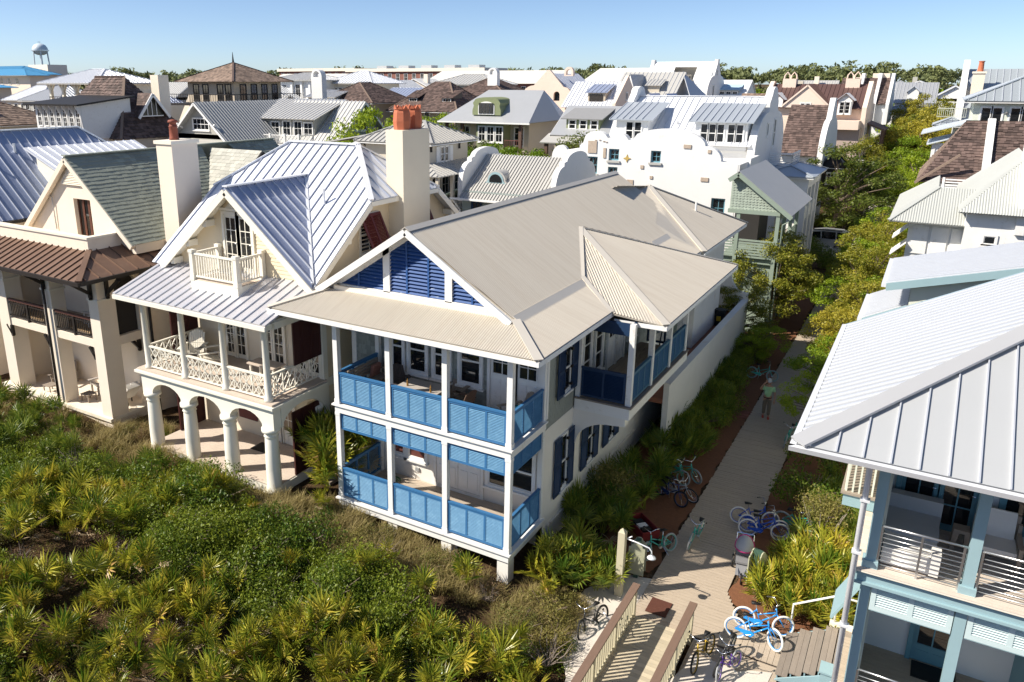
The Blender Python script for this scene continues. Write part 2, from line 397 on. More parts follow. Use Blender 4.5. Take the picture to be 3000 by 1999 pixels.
def panel_door(house, O, U, N, w, h, glass=.5, cols=2, rows=2, m=WHITE, gm=GLASS, fm=None, name='door', handle=True, fw=.1):
    O = Vector(O); V = Z_; q = MB()
    q.cube(O,U,V,N,-fw,0,0,h+fw,-.02,.08).cube(O,U,V,N,w,w+fw,0,h+fw,-.02,.08).cube(O,U,V,N,0,w,h,h+fw,-.02,.08)
    q.build('door_casing', fm or m, house)
    q = MB(); q.cube(O,U,V,N,.005,w-.005,.01,h-.005,-.01,.03)
    zg = h*(1-glass)
    if glass < .9:
        for a in (.12*w, .55*w): q.cube(O,U,V,N,a,a+.33*w,.16,zg-.12,.03,.045)
    d = q.build(name, m, house); q = MB()
    x0, x1, y0, y1 = .11*w, .89*w, zg+.05 if glass < .9 else .16, h-.12
    frame(q, O, U, V, N, x0-.03, y0-.03, x1+.03, y1+.03, .03, .03, .05)
    for i in range(1, cols): q.cube(O,U,V,N, x0+(x1-x0)*i/cols-.014, x0+(x1-x0)*i/cols+.014, y0, y1, .03, .048)
    for j in range(1, rows): q.cube(O,U,V,N, x0, x1, y0+(y1-y0)*j/rows-.014, y0+(y1-y0)*j/rows+.014, .031, .049)
    q.build('glazing_bars', m, d)
    for i in range(cols):
        for j in range(rows):
            MB().cube(O,U,V,N, x0+(x1-x0)*i/cols+.012, x0+(x1-x0)*(i+1)/cols-.012, y0+(y1-y0)*j/rows+.012, y0+(y1-y0)*(j+1)/rows-.012, .028, .036).build('pane', gm, d)
    if handle: MB().tube([O+U*(w*.93)+V*1.0+N*.03, O+U*(w*.93)+V*1.0+N*.09, O+U*(w*.85)+V*1.0+N*.09], .014, 6).build('handle', CHROME, d)
    return d
def louvre_panel(house, O, U, N, w, h, n=3, m=BLUE, fw=.07, gap=.047, th=.05, rail=0., name='louvre_panel', tilt=.6, back=False):
    """framed panel with n louvred fields; O lower left, on the centre plane"""
    O = Vector(O); V = Z_; q = MB(); frame(q, O, U, V, N, 0, 0, w, h, fw, -th/2, th/2)
    cw = (w-fw)/n
    for i in range(1, n): q.cube(O,U,V,N, cw*i, cw*i+fw, fw, h-fw, -th/2+.002, th/2-.002)
    p = q.build(name, m, house); s = MB()
    for i in range(n):
        a, b = cw*i+fw, cw*(i+1); y = fw+gap*.5
        while y < h-fw-.01:
            c = O+U*(a+b)/2+V*y; dd = (V*math.sin(tilt)*-1+N*math.cos(tilt)).normalized()
            s.obox(c, U*(b-a)/2, dd*.026, U.cross(dd)*.004); y += gap
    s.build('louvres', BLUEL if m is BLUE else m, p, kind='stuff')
    if rail: MB().cube(O,U,V,N,-.01,w+.01,h-.005,h+rail,-th*.9,th*.9).build('top_rail', m, p)
    return p
def shutter(house, O, U, N, w, h, m=NAVY, chamfer=True, name='shutter', off=.05, hinge=True):
    O = Vector(O); V = Z_; q = MB(); fw = .06; c = .07 if chamfer else 0
    P = [(0,0),(w,0),(w,h),(0,h)]
    H = [rect(fw, fw+.04, w-fw, h*.47), rect(fw, h*.53, w-fw, h-fw-.04)]
    q.plate(P, H, O+N*off, U, V, N*.04); sh = q.build(name, m, house); s = MB()
    for y0, y1 in ((fw+.04, h*.47), (h*.53, h-fw-.04)):
        y = y0+.025
        while y < y1:
            s.obox(O+N*(off+.02)+U*w/2+V*y, U*(w/2-fw), (N*.75-V*.66)*.022, (N*.66+V*.75)*.004); y += .045
    s.build('louvres', m, sh, kind='stuff')
    return sh
def clap_wall(house, poly, holes, O, U, N, m, th=.2, name='wall'):
    return MB().plate(poly, holes, O, U, Z_, -Vector(N)*th).build(name, m, house)
def post(house, x, y, z0, z1, s=.17, m=WHITE, capw=.0, name='post'):
    q = MB().box(x-s/2, x+s/2, y-s/2, y+s/2, z0, z1)
    if capw:
        q.box(x-s/2-capw, x+s/2+capw, y-s/2-capw, y+s/2+capw, z0+.002, z0+.16); q.box(x-s/2-capw, x+s/2+capw, y-s/2-capw, y+s/2+capw, z1-.1, z1-.002)
    return q.build(name, m, house)
def boards(parent, x0, x1, y0, y1, z, th, along='x', wd=.14, m=WOOD, single=True, name='floor_board', gap=.008):
    """planks lying side by side; along = direction of each plank"""
    a0, a1 = (y0, y1) if along == 'x' else (x0, x1); k = max(1, int(round((a1-a0)/wd))); J = MB()
    for i in range(k):
        a = a0+(a1-a0)*i/k; b = a0+(a1-a0)*(i+1)/k-gap; dz = rnd.uniform(-.003, .002)
        q = MB() if single else J
        if along == 'x': q.box(x0, x1, a, b, z-th, z+dz)
        else: q.box(a, b, y0, y1, z-th, z+dz)
        if single: q.build(name, m, parent)
    if not single: J.build(name+'s', m, parent, kind='stuff')
# ------------------------------------------------------------------ the ground
def sstep(a, b, x):
    t = min(1, max(0, (x-a)/(b-a))); return t*t*(3-2*t)
def gz(x, y):
    """height of the dune and gardens; the lane and its gardens lie at 0"""
    left = sstep(2.6, -3.5, x)*.62+sstep(-4, -9, x)*.55
    front = sstep(7.5, 1., y)
    z = left*(front*.9+.1)
    wob = .14*math.sin(x*.9+.4)*math.cos(y*.8)+.1*math.sin(x*2.1+y*1.3)
    z += wob*sstep(2.4, .5, x)*sstep(1.5, -1.5, y)
    z += sstep(-3, -7, y)*sstep(3, -1, x)*.35
    z -= sstep(2.7, 3.3, x)*sstep(1.2, .2, y)*.25
    return z-.03
def ground():
    m = bpy.data.materials.new('dune_ground'); m.use_nodes = True; t = m.node_tree; N = t.nodes; L = t.links; b = N['Principled BSDF']
    b.inputs['Roughness'].default_value = .95; b.inputs['Specular IOR Level'].default_value = .1
    tc = N.new('ShaderNodeTexCoord')
    def noise(s, d=8):
        n = N.new('ShaderNodeTexNoise'); n.inputs['Scale'].default_value = s; n.inputs['Detail'].default_value = d; n.inputs['Roughness'].default_value = .7; L.new(tc.outputs['Object'], n.inputs['Vector']); return n.outputs[0]
    r1 = N.new('ShaderNodeValToRGB'); e = r1.color_ramp.elements
    e[0].position = .38; e[0].color = (.055,.035,.02, 1); e[1].position = .62; e[1].color = (.19,.12,.065, 1)
    q = e.new(.72); q.color = (.34,.27,.19, 1)
    L.new(noise(1.7), r1.inputs[0])
    n2 = noise(28, 4); mx = N.new('ShaderNodeMixRGB'); mx.blend_type = 'MULTIPLY'; mx.inputs[0].default_value = .8
    r2 = N.new('ShaderNodeValToRGB'); r2.color_ramp.elements[0].position = .35; r2.color_ramp.elements[0].color = (.35,.33,.3,1); r2.color_ramp.elements[1].position = .65
    L.new(n2, r2.inputs[0]); L.new(r1.outputs[0], mx.inputs[1]); L.new(r2.outputs[0], mx.inputs[2]); L.new(mx.outputs[0], b.inputs['Base Color'])
    bp = N.new('ShaderNodeBump'); bp.inputs['Strength'].default_value = 1; bp.inputs['Distance'].default_value = .08; L.new(n2, bp.inputs['Height']); L.new(bp.outputs[0], b.inputs['Normal'])
    q = MB(); xs = sorted(set([-3000, -1200, -500, -220, -120, -70, -45]+[-32+i*.8 for i in range(66)]+[24, 30, 45, 80, 160, 500, 1500])); ys = sorted(set([-600, -120, -40, -22]+[-16+i*.8 for i in range(46)]+[24, 32, 45, 60, 90, 150, 300, 700, 1500, 4000]))
    V = []
    for x in xs:
        for y in ys: V.append((x, y, gz(x, y) if -33 < x < 22 and -17 < y < 22 else (gz(max(-33, min(22, x)), max(-17, min(22, y))))))
    n = len(ys); F = [(i*n+j, (i+1)*n+j, (i+1)*n+j+1, i*n+j+1) for i in range(len(xs)-1) for j in range(n-1)]
    g = q.add(V, F).build('ground', m, smooth=True); g['kind'] = 'structure'
    # pale sand round the head of the walk, brown pine straw beside it
    def patch(name, m, pts, z, jit=.12):
        P = []
        for i in range(len(pts)):
            a, c = Vector(pts[i]+(0,)), Vector(pts[(i+1) % len(pts)]+(0,)); k = max(1, int((c-a).length/.35))
            for j in range(k): p = a+(c-a)*j/k; P.append((p.x+rnd.uniform(-jit, jit), p.y+rnd.uniform(-jit, jit)))
        o = MB().plate(P, [], (0,0,z), X_, Y_, Z_*-.015).build(name, m); o['kind'] = 'structure'; return o
    patch('sand', SAND, [(2.5, -1.6), (3.35, -3.2), (3.55, .8), (4.8, .9), (4.75, 2.0), (3.9, 2.9), (2.5, 2.6), (1.8, 1.2)], .012)
    patch('sand', SAND, [(5.1, -2.2), (6.0, -2.4), (7.3, -.2), (7.2, .7), (6.5, .2), (5.2, .3)], .005)
    patch('pine_straw_bed', STRAW, [(-.1, 3.0), (2.2, 2.9), (3.35, 3.2), (3.4, 18), (3.3, 40), (1.5, 40), (.3, 18), (.1, 8)], .006)
    patch('pine_straw_bed', STRAW, [(5.55, 3.0), (6.2, 2.5), (8.6, 2.4), (8.7, 14), (8.2, 40), (5.6, 40)], .006)
    # lane of cross planks: the nearest 300 are planks of their own
    q = MB().box(3.46, 5.46, 1.0, 59, -.06, .0).build('boardwalk', TREAD); q['kind'] = 'structure'
    J = MB(); n = 0; y = .95
    while y < 59:
        d = .142; x0, x1 = 3.4+rnd.uniform(-.02, .02), 5.5+rnd.uniform(-.02, .02)
        if y < 4.3: x1 = 5.5+1.2*max(0, (3.3-y)/2.3)*(1 if y < 3.3 else 0); x0 = 3.42
        p = MB() if n < 300 else J
        p.box(x0, x1, y, y+d-.014, .002, .03+rnd.uniform(-.004, .004))
        if n < 300: p.build('plank', WOOD, q)
        n += 1; y += d
    J.build('planks', WOOD, q, kind='stuff')
    # lower deck beside the ramp, in front of the steps
    q = MB().box(5.2, 7.3, -1.6, 1.9, -.11, -.05).build('deck', TREAD); q['kind'] = 'structure'
    boards(q, 5.18, 7.36, -1.7, .9, -.01, .03, 'x', .142, WOOD, name='plank'); boards(q, 6.2, 7.45, .92, 2.0, .045, .03, 'y', .142, WOOD, name='plank')
    # street crossing the lane far back, and the lane beyond
    ASPH = M('asphalt', (.13,.125,.12), .9, .2, 4, bump=.2); CONC = M('concrete', (.46,.42,.37), .9, .12, 3)
    o = MB().box(-60, 60, 59.5, 67.5, -.03, .03).build('street', CONC); o['kind'] = 'structure'
    o = MB().box(-40, 12, 56.8, 59.4, -.03, .02).build('street_parking', ASPH); o['kind'] = 'structure'
    o = MB().box(2.6, 5.6, 68, 120, -.03, .02).build('path', CONC); o['kind'] = 'structure'
    o = MB().box(2.2, 3.3, 68.5, 80, -.03, .04).build('pine_straw_bed', STRAW); o['kind'] = 'structure'
ground()
def ramp():
    T = thing('ramp', 'wooden beach ramp with khaki balusters and brown handrails beside the lamp post', 'ramp', (4.3, -2, 0))
    MB().box(3.52, 5.02, -6.0, .86, -.12, .03).build('ramp_frame', TANP, T)
    boards(T, 3.5, 5.05, -6.0, .88, .075, .04, 'x', .142, WOODR, name='plank')
    for x in (3.52, 5.08):
        ys = [.78, -.75, -2.3, -3.85, -5.4]
        for i, y in enumerate(ys): MB().box(x-.06, x+.06, y-.06, y+.06, -.2, 1.0).build('rail_post', TANP, T)
        MB().box(x-.1, x+.1, -6., .95, 1.0, 1.055).build('handrail', WOODD, T)
        MB().box(x-.035, x+.035, -6., .8, .9, .99).build('rail', TANP, T); MB().box(x-.035, x+.035, -6., .8, .13, .21).build('rail', TANP, T)
        for i in range(len(ys)-1):
            for k in range(1, 10):
                y = ys[i]+(ys[i+1]-ys[i])*k/10; MB().box(x-.02, x+.02, y-.025, y+.025, .2, .92).build('baluster', TANP, T)
ramp()
# ------------------------------------------------------------------ the blue porch house
def blue_house():
    H = thing('beach_house', 'white and grey shingled house with blue louvred porches and tan corrugated roof', 'house', (-3.5, 8, 0))
    FW, RW, XL, YB = 2.3, 0., -7.3, 18.0
    # walls: stucco below, grey shingles above
    low = [rect(-5.0, 1.95, -4.35, 3.0), rect(-1.9, 1.85, -1.3, 3.0), rect(-1.1, 1.95, -.3, 3.1)]
    wf = MB().plate(rect(XL, .1, RW, 4.25), [], (0, FW, 0), X_, Z_, Y_*.2).build('lower_wall', STUC, H)
    wr = MB().plate(rect(FW, -.1, YB, 4.25), [], (RW-.002, 0, 0), Y_, Z_, -X_*.2).build('side_wall', STUC, H)
    MB().box(RW-.01, RW+.05, FW+.3, 11.05, .0, .75).build('plinth', M('stained_stucco', (.70,.68,.64), .85, .12, 1.5, c2=(.52,.50,.46), pt=(.5,.7), ps=1.5), H)
    MB().box(RW-.01, RW+.065, FW+.3, 11.05, .75, .86).build('plinth_ledge', M('rust_stained_ledge', (.72,.68,.60), .85, .1, 3, c2=(.40,.24,.12), pt=(.52,.62), ps=1.6), H)
    MB().box(XL, XL+.2, FW+.2, YB, .1, 7.6).box(XL+.2, RW-.2, YB-.2, YB, .1, 7.6).build('back_wall', STUC, H)
    uf = MB().plate(rect(XL, 4.25, RW-.02, 7.7), [], (0, FW+.02, 0), X_, Z_, Y_*.18).build('upper_wall', SHING, H)
    ur = MB().plate(rect(FW, 4.25, YB, 7.7), [], (RW-.03, 0, 0), Y_, Z_, -X_*.17).build('upper_side_wall', SHING, H)
    wall_shingles(ur, FW+.05, 4.45, 4.22, 7.5, Vector((RW-.03,0,0)), Y_, X_, single=300, ch=.17, wd=.16)
    wall_shingles(ur, 4.45, 12.8, 4.62, 7.5, Vector((RW-.03,0,0)), Y_, X_, single=0, ch=.19, wd=.18)
    wall_shingles(uf, -7.25, -.1, 4.6, 7.4, Vector((0,FW+.02,0)), X_, -Y_, single=0, ch=.17, wd=.16)
    MB().box(-.16, .03, FW-.03, FW+.09, 4.62, 7.4).build('corner_board', WHITE, H)
    MB().box(XL-.03, XL+.16, FW-.03, FW+.09, 4.62, 7.4).build('corner_board', WHITE, H)
    # piers, beams and floors of the porch
    for x in (-4.14, -2.14, -.2): MB().box(x-.17, x+.19, .03, .4, .2, 1.0).build('pier', STUC, H)
    MB().box(-5.98-.2, -5.98+.2, .03, .4, .2, 1.0).build('pier', STUC, H)
    for z0, z1, ov in ((1.0, 1.24, .02), (4.31, 4.55, .02)):
        MB().box(-6.24, ov, -.03, .14, z0, z1).box(-.15, ov, .14, FW, z0, z1).box(-6.24, -6.09, .14, FW, z0, z1).build('beam', WHITE, H)
        MB().box(-6.32, .09, -.1, .16, z1, z1+.05).box(-.12, .09, .16, FW-.02, z1, z1+.05).box(-6.32, -6.1, .16, FW-.02, z1, z1+.05).build('ledge', WHITE, H)
        fl = MB().box(-6.1, -.12, .16, FW-.01, z1-.1, z1+.01).build('porch_floor', WOOD, H)
        boards(fl, -6.1, -.13, .165, FW-.02, z1+.045, .03, 'x', .105, M('porch_boards', (.46,.38,.30), .8, .15, 3, ov=.1, stretch=(1,6,6)))
    MB().box(-6.1, -.15, .14, FW, 4.27, 4.3).build('porch_ceiling', WHITE, H)
    for i, x in enumerate((-6.15, -4.15, -2.15, -.06)):
        post(H, x, .06, 1.29, 4.31, .17, WHITE, .012); post(H, x, .06, 4.6, 7.4, .17, WHITE, .012)
    for z0, z1 in ((1.29, 4.31), (4.6, 7.4)):
        post(H, -.07, FW-.09, z0, z1, .15); post(H, -6.15, FW-.1, z0, z1, .15)
    # louvred panels of the porch
    for x0, x1 in ((-6.06, -4.24), (-4.06, -2.24), (-2.06, -.15)):
        w = x1-x0
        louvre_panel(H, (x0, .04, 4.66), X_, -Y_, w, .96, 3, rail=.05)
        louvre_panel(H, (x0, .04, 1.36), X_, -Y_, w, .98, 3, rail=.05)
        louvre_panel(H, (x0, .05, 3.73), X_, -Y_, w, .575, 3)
        MB().box(x0, x1, .0, .1, 7.14, 7.3).build('header', BLUE, H)
    for xx, nn in ((-.05, X_), (-6.15, -X_)):
        u = Y_ if xx > -1 else -Y_; O = (xx, .16, 0) if xx > -1 else (xx, FW-.18, 0)
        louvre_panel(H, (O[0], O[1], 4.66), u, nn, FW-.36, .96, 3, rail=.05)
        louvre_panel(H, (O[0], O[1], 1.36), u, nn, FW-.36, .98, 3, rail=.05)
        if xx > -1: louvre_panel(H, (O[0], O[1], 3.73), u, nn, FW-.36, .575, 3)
        MB().box(xx-.05, xx+.05, .16, FW-.2, 7.14, 7.3).build('header', BLUE, H)
    MB().box(-6.2, .0, -.02, .16, 7.3, 7.5).box(-.18, 0., .16, FW, 7.3, 7.5).build('top_beam', WHITE, H)
    MB().box(-6.1, -.15, .14, FW, 7.4, 7.44).build('upper_ceiling', WHITE, H)
    # windows and doors behind the porch
    for x0, x1 in ((-5.62, -5.2), (-4.93, -4.29), (-3.96, -3.4), (-2.98, -2.26)): window(H, (x0, FW, 5.25), X_, -Y_, x1-x0, 1.5, 1, 2, gm=GLASS, fw=.1)
    panel_door(H, (-1.9, FW, 4.6), X_, -Y_, .82, 2.05, .45, 2, 2)
    panel_door(H, (-.98, FW, 4.6), X_, -Y_, .72, 2.05, .45, 2, 2)
    for x0, x1 in ((-5.02, -4.34), (-5.62, -5.22)): window(H, (x0, FW, 2.1), X_, -Y_, x1-x0, 1.3, 1, 2, gm=M('red_blinds', (.14,.05,.04), .4, .4, 2, stretch=(1,1,18)), fw=.1)
    for x0, x1, z0 in ((-1.92, -1.3, 1.95), (-1.1, -.35, 2.05)): window(H, (x0, FW, z0), X_, -Y_, x1-x0, 1.25, 1, 2, gm=GLASS, fw=.1)
    q = MB(); O = Vector((-3.9, FW, 1.29))
    frame(q, O, X_, Z_, -Y_, -.1, 0, 1.8, 2.1, .1, -.02, .06); q.build('door_casing', WHITE, H)
    for i in range(2):
        q = MB(); q.cube(O, X_, Z_, -Y_, .01+.84*i, .83+.84*i, .11, 1.99, -.01, .03)
        for a in (.1, .47):
            for b0, b1 in ((.25, .85), (1.0, 1.85)): q.cube(O, X_, Z_, -Y_, .84*i+a, .84*i+a+.27, b0, b1, .03, .05)
        q.build('double_door', WHITE, H)
    MB().box(-4.75, -4.6, FW-.06, FW, 1.62, 1.74).build('outlet_box', GREYM, H)
    # side windows with shutters
    for (y0, y1, z0, h, gap) in ((2.95, 4.48, 1.62, 2.0, .5), (5.16, 6.75, 1.6, 1.9, .52), (7.25, 8.9, 1.6, 1.9, .5), (2.95, 4.5, 5.0, 1.66, .5)):
        up = z0 > 4; n_off = .0
        sw = (y1-y0-gap)/2
        window(H, (RW, y0+sw, z0+.1), Y_, X_, gap, h-.15, 1, 2, fw=.05, gm=GLASS)
        for k, yy in enumerate((y0, y1-sw)):
            s = shutter(H, (RW, yy, z0), Y_, X_, sw, h, NAVY)
            yh = yy+sw if k == 0 else yy
            for zz in (.25, h*.5, h-.25): MB().box(RW+.03, RW+.11, yh-.06, yh+.06, z0+zz-.04, z0+zz+.04).build('hinge', DARKM, s)
    # main roof
    AX, AZ, SL = -3.93, 10.3, .64; y0, y1 = .72, 18.
    def zr(x): return AZ-SL*abs(x-AX)
    XR, XLm = -.4, -7.46
    corr_roof(H, [(AX, y0, AZ), (XR, y0+.2, zr(XR)), (XR, y1, zr(XR)), (AX, y1, AZ)], amp=.012)
    corr_roof(H, [(AX, y0, AZ), (AX, y1, AZ), (XLm, y1, zr(XLm)), (XLm, y0+.1, zr(XLm))])
    MB().prism([(AX-.17, y0-.04, AZ-.06), (AX, y0-.04, AZ+.05), (AX+.17, y0-.04, AZ-.06), (AX, y0-.04, AZ+.02)], (0, y1-y0+.1, 0)).build('ridge_cap', TANB, H)
    # skirt roof of the porch: front, right and left sides
    ez, ey, xr, xl = 7.54, -.5, 1.0, -8.45; tz = zr(XR)+.0; ty = ey+1.4
    corr_roof(H, [(xl, ey, ez), (xr, ey, ez), (XR, ty, tz), (xl+1.4, ty, tz)], TANX, amp=.014)
    corr_roof(H, [(xr, ey, ez), (xr, 4.75, ez), (XR, 5.9, tz), (XR, ty, tz)])
    corr_roof(H, [(xr, 14.2, ez), (xr, 17.2, ez), (XR, 17.2, tz), (XR, 13.1, tz)])
    corr_roof(H, [(xl, ey, ez), (xl+1.4, ty, tz), (xl+1.4, 9, tz), (xl, 9, ez)])
    cap(H, (xr-.02, ey+.02, ez), (XR, ty, tz), w=.26, h=.03, lift=.03); cap(H, (xl+.02, ey+.02, ez), (xl+1.4, ty, tz), w=.26, h=.03, lift=.03)
    nv = Vector((SL, 0, 1)).normalized()
    cap(H, (XR+.02, ty, tz), (XR+.02, 5.8, tz), w=.3, h=.02, name='flashing', up=nv, lift=.03); cap(H, (XR+.02, 13.1, tz), (XR+.02, 17.2, tz), w=.3, h=.02, name='flashing', up=nv, lift=.03)
    MB().box(xl+1.6, XR-.3, ty-.02, ty+.1, tz-.1, tz+.14).build('flashing', CREAMT, H)
    for a, b in (((xl, ey, ez), (xr, ey, ez)), ((xr, ey, ez), (xr, 4.9, ez)), ((xl, ey, ez), (xl, 9, ez)), ((xr, 14.2, ez), (xr, 17.2, ez))):
        MB().beam(Vector(a)-Z_*.1, Vector(b)-Z_*.1, .03, .14).build('fascia', WHITE, H)
    MB().box(xl+.05, xr-.05, ey+.05, FW, ez-.2, ez-.17).box(-.02, xr-.04, FW, 4.9, ez-.2, ez-.17).build('soffit', WHITE, H)
    # gable with blue louvres
    gy = 1.15; zb = 8.18; g0, g1 = -7.2, -.72
    def tri(z): return (AZ-.16-z)/SL
    G = MB().plate([(g0, zb-.3), (g1, zb-.3), (AX+tri(zb)-.05, zb), (AX, AZ-.1), (AX-tri(zb)+.05, zb)], [], (0, gy+.06, 0), X_, Z_, Y_*.06).build('gable_wall', NAVY, H)
    for xa, xb in ((-7., -5.02), (-4.78, -2.8), (-2.56, -.8)):
        z = zb+.04; lf = None
        while z < AZ-.3:
            a = max(xa, AX-tri(z+.1)+.02); b = min(xb, AX+tri(z+.1)-.02)
            if b-a > .08: MB().obox(((a+b)/2, gy-.01, z+.05), X_*(b-a)/2, Vector((0,-.72,-.69))*.062, Vector((0,-.69,.72))*.009).build('slat', BLUEG, G)
            z += .112
    for x in (-4.17, -3.4, -6.0, -1.9): 
        zt = AZ-.25-SL*abs(x-AX); MB().box(x-.03, x+.03, gy-.06, gy-.045, zb, zt).build('louvre_rod', BLUEG, G)
    for x in (-4.9, -2.68): MB().box(x-.12, x+.12, gy-.1, gy+.05, zb, zr(x)-.1).build('mullion', WHITE, H)
    MB().box(g0+.35, g1-.35, gy-.1, gy+.05, zb-.14, zb+.03).build('gable_sill', WHITE, H)
    for sx in (-1, 1):
        e = Vector((AX+sx*3.47, 0, zr(AX+sx*3.47)))
        for yy, dz, hh, ww in ((y0-.03, -.11, .2, .05), (gy-.05, -.2, .2, .1)):
            MB().beam((AX, yy, AZ+dz), (e.x, yy, e.z+dz), ww, hh, (0,-1,0) if False else (0,0,1)).build('rake_board', WHITE, H)
        MB().prism([(AX, y0, AZ-.07), (e.x, y0, e.z-.07), (e.x, gy, e.z-.07), (AX, gy, AZ-.07)], (0,0,-.03)).build('rake_soffit', WHITE, H)
    # side balcony under its own hip roof
    bx, b0, b1, bz = 1.88, 4.42, 11.0, 4.6
    bd = MB().box(RW+.03, bx-.1, b0+.1, b1-.1, bz-.12, bz-.02).build('balcony_floor', TREAD, H)
    boards(bd, RW+.03, bx-.05, b0+.02, b1-.02, bz, .02, 'y', .1, TREAD, single=False)
    MB().box(RW+.03, bx-.02, b0, b0+.1, bz-.4, bz-.03).box(bx-.12, bx-.02, b0+.1, b1-.1, bz-.4, bz-.03).box(RW+.03, bx-.02, b1-.1, b1, bz-.4, bz-.03).build('balcony_fascia', WHITE, H)
    MB().box(RW+.03, bx+.04, b0-.04, b0+.09, bz-.02, bz+.03).box(bx-.09, bx+.04, b0+.09, b1, bz-.02, bz+.03).build('balcony_ledge', TREAD, H)
    # arched bracket wall under the balcony
    ar = [(1.75, 4.2)]+[(0.05+1.2*(1-math.cos(t)), 3.0+.95*math.sin(t)) for t in [math.pi/2*i/8 for i in range(8, -1, -1)]]
    MB().plate([(0.0, 2.9), (.12, 3.0)]+[(.12+1.25*(1-math.cos(math.pi/2*i/8)), 3.0+.9*math.sin(math.pi/2*i/8)) for i in range(1, 9)]+[(1.74, 3.95), (1.74, 4.2), (0, 4.2)], [], (RW, b0+.02, 0), X_, Z_, Y_*.3).build('arched_bracket', STUC, H)
    for y in (4.6, 6.65, 8.7, 10.75): post(H, 1.76, y, bz+.03, 7.3, .17)
    post(H, .1, b0+.12, bz+.03, 7.3, .15)
    for y in (4.7, 6.75, 8.8): louvre_panel(H, (1.78, y, bz+.08), Y_, X_, 1.86, .95, 3, M('teal_blue_paint', (.035,.13,.22), .5, .1, 4), rail=.05)
    louvre_panel(H, (.2, 4.52, bz+.08), X_, -Y_, 1.46, .95, 2, NAVY, rail=.05)
    MB().box(.18, 1.7, 4.55, 4.62, 6.9, 7.3).box(1.72, 1.8, 4.7, 10.7, 7.12, 7.3).build('header', NAVY, H)
    louvre_panel(H, (1.66, 11.0, bz+.08), -X_, Y_, 1.4, 2.3, 2, NAVY)
    # balcony windows and doors
    for y in (5.05, 6.1): window(H, (RW-.01, y, 4.95), Y_, X_, .62, 1.75, 1, 3, fw=.09)
    panel_door(H, (RW-.01, 7.3, 4.6), Y_, X_, .78, 2.0, .45, 2, 2); panel_door(H, (RW-.01, 8.12, 4.6), Y_, X_, .78, 2.0, .45, 2, 2)
    window(H, (RW-.01, 9.5, 5.2), Y_, X_, .7, 1.4, 1, 2)
    # hip roof over the balcony
    ex, e0, e1, hz = 2.7, 4.85, 14.4, 7.33; A = (-2.14, 9.5, 9.14)
    V1 = (-.58, 6.12, 8.15); V2 = (1.0, 4.7, 7.52)
    corr_roof(H, [V2, (ex, e0, hz), A, V1], TANX, pitch=.085, amp=.016)
    corr_roof(H, [(ex, e0, hz), (ex, e1, hz), A])
    corr_roof(H, [(ex, e1, hz), (1.0, 14.4, 7.5), (-.6, 12.9, 8.15), A])
    cap(H, (ex-.02, e0+.02, hz), A, w=.26, h=.03, lift=.03); cap(H, (ex-.02, e1-.02, hz), A, w=.2, h=.03, lift=.03)
    cap(H, V1, (A[0]+.05, A[1], A[2]), w=.16, name='valley_flashing', lift=.02); cap(H, V2, V1, w=.16, name='valley_flashing', lift=.02)
    for a, b in (((1.05, e0, hz), (ex, e0, hz)), ((ex, e0, hz), (ex, e1, hz))): MB().beam(Vector(a)-Z_*.1, Vector(b)-Z_*.1, .03, .14).build('fascia', WHITE, H)
    MB().box(.02, ex-.05, e0+.03, e1-.03, hz-.2, hz-.17).build('soffit', WHITE, H)
    # rear hip roofs
    A2 = (-2.75, 19.5, 9.55); zf = 7.5
    corr_roof(H, [A2, (-2.6, 15.6, 9.3), (-.6, 14.6, 8.1), (1.15, 15.3, zf)], pitch=.085, amp=.016)
    corr_roof(H, [A2, (1.15, 15.3, zf), (1.15, 23.6, zf)])
    corr_roof(H, [A2, (1.15, 23.6, zf), (-6.6, 23.6, zf)])
    cap(H, A2, (1.15, 15.3, zf), w=.24); cap(H, A2, (1.15, 23.6, zf), w=.24)
    corr_roof(H, [A2, (-6.6, 23.6, zf), (-6.6, 15.5, zf)])
    corr_roof(H, [A2, (-6.6, 15.5, zf), (-4., 15.4, 9.5), (-2.6, 15.6, 9.3)])
    cap(H, (-.35, 20.1, 8.3), (-.35, 23.0, 8.3), w=.001, h=.001) if False else None
    MB().box(-6.5, .3, 18.0, 23., 0, 7.5).build('rear_wall', STUC, H)
    MB().beam((1.15, 15.3, 7.4), (1.15, 23.6, 7.4), .03, .14).build('fascia', WHITE, H)
    MB().tube([(-.6, 20.2, 8.4), (-.6, 20.2, 8.85)], .05, 8).build('vent_pipe', WHITE, H)
    # walled court at the back corner
    MB().box(.0, 1.05, 11.2, 25.4, 2.1, 2.3).build('court_floor', M('terracotta_tiles', (.30,.12,.07), .8, .25, 9), H)
    MB().box(1.05, 1.27, 11.1, 25.6, 0, 3.0).box(1.0, 1.32, 11.08, 25.62, 3.0, 3.06).build('garden_wall', STUC, H)
    MB().plate([(-1.5, 2), (1.27, 2), (1.27, 3.4)]+[(1.1-.9*math.sin(t), 3.4+1.5*(1-math.cos(t))) for t in [math.pi/2*i/8 for i in range(9)]]+[(-1.5, 5.0)], [], (0, 25.4, 0), X_, Z_, Y_*.2).build('curved_wall', STUC, H)
    for y in (12.2, 13.8, 15.4): MB().box(0., 1.7, y-.05, y+.05, 6.85, 7.0).build('bracket', WHITE, H)
    MB().box(-.03, .06, 15.2, 16.1, 2.3, 4.3).build('court_door', SAGE, H)
    MB().tube([(.02, 13.6, 3.4), (.12, 13.6, 4.5), (.3, 13.6, 4.62), (.5, 13.6, 4.45)], .03, 6).build('outdoor_shower', DARKM, H, smooth=True)
    return H
BLUEH = blue_house()
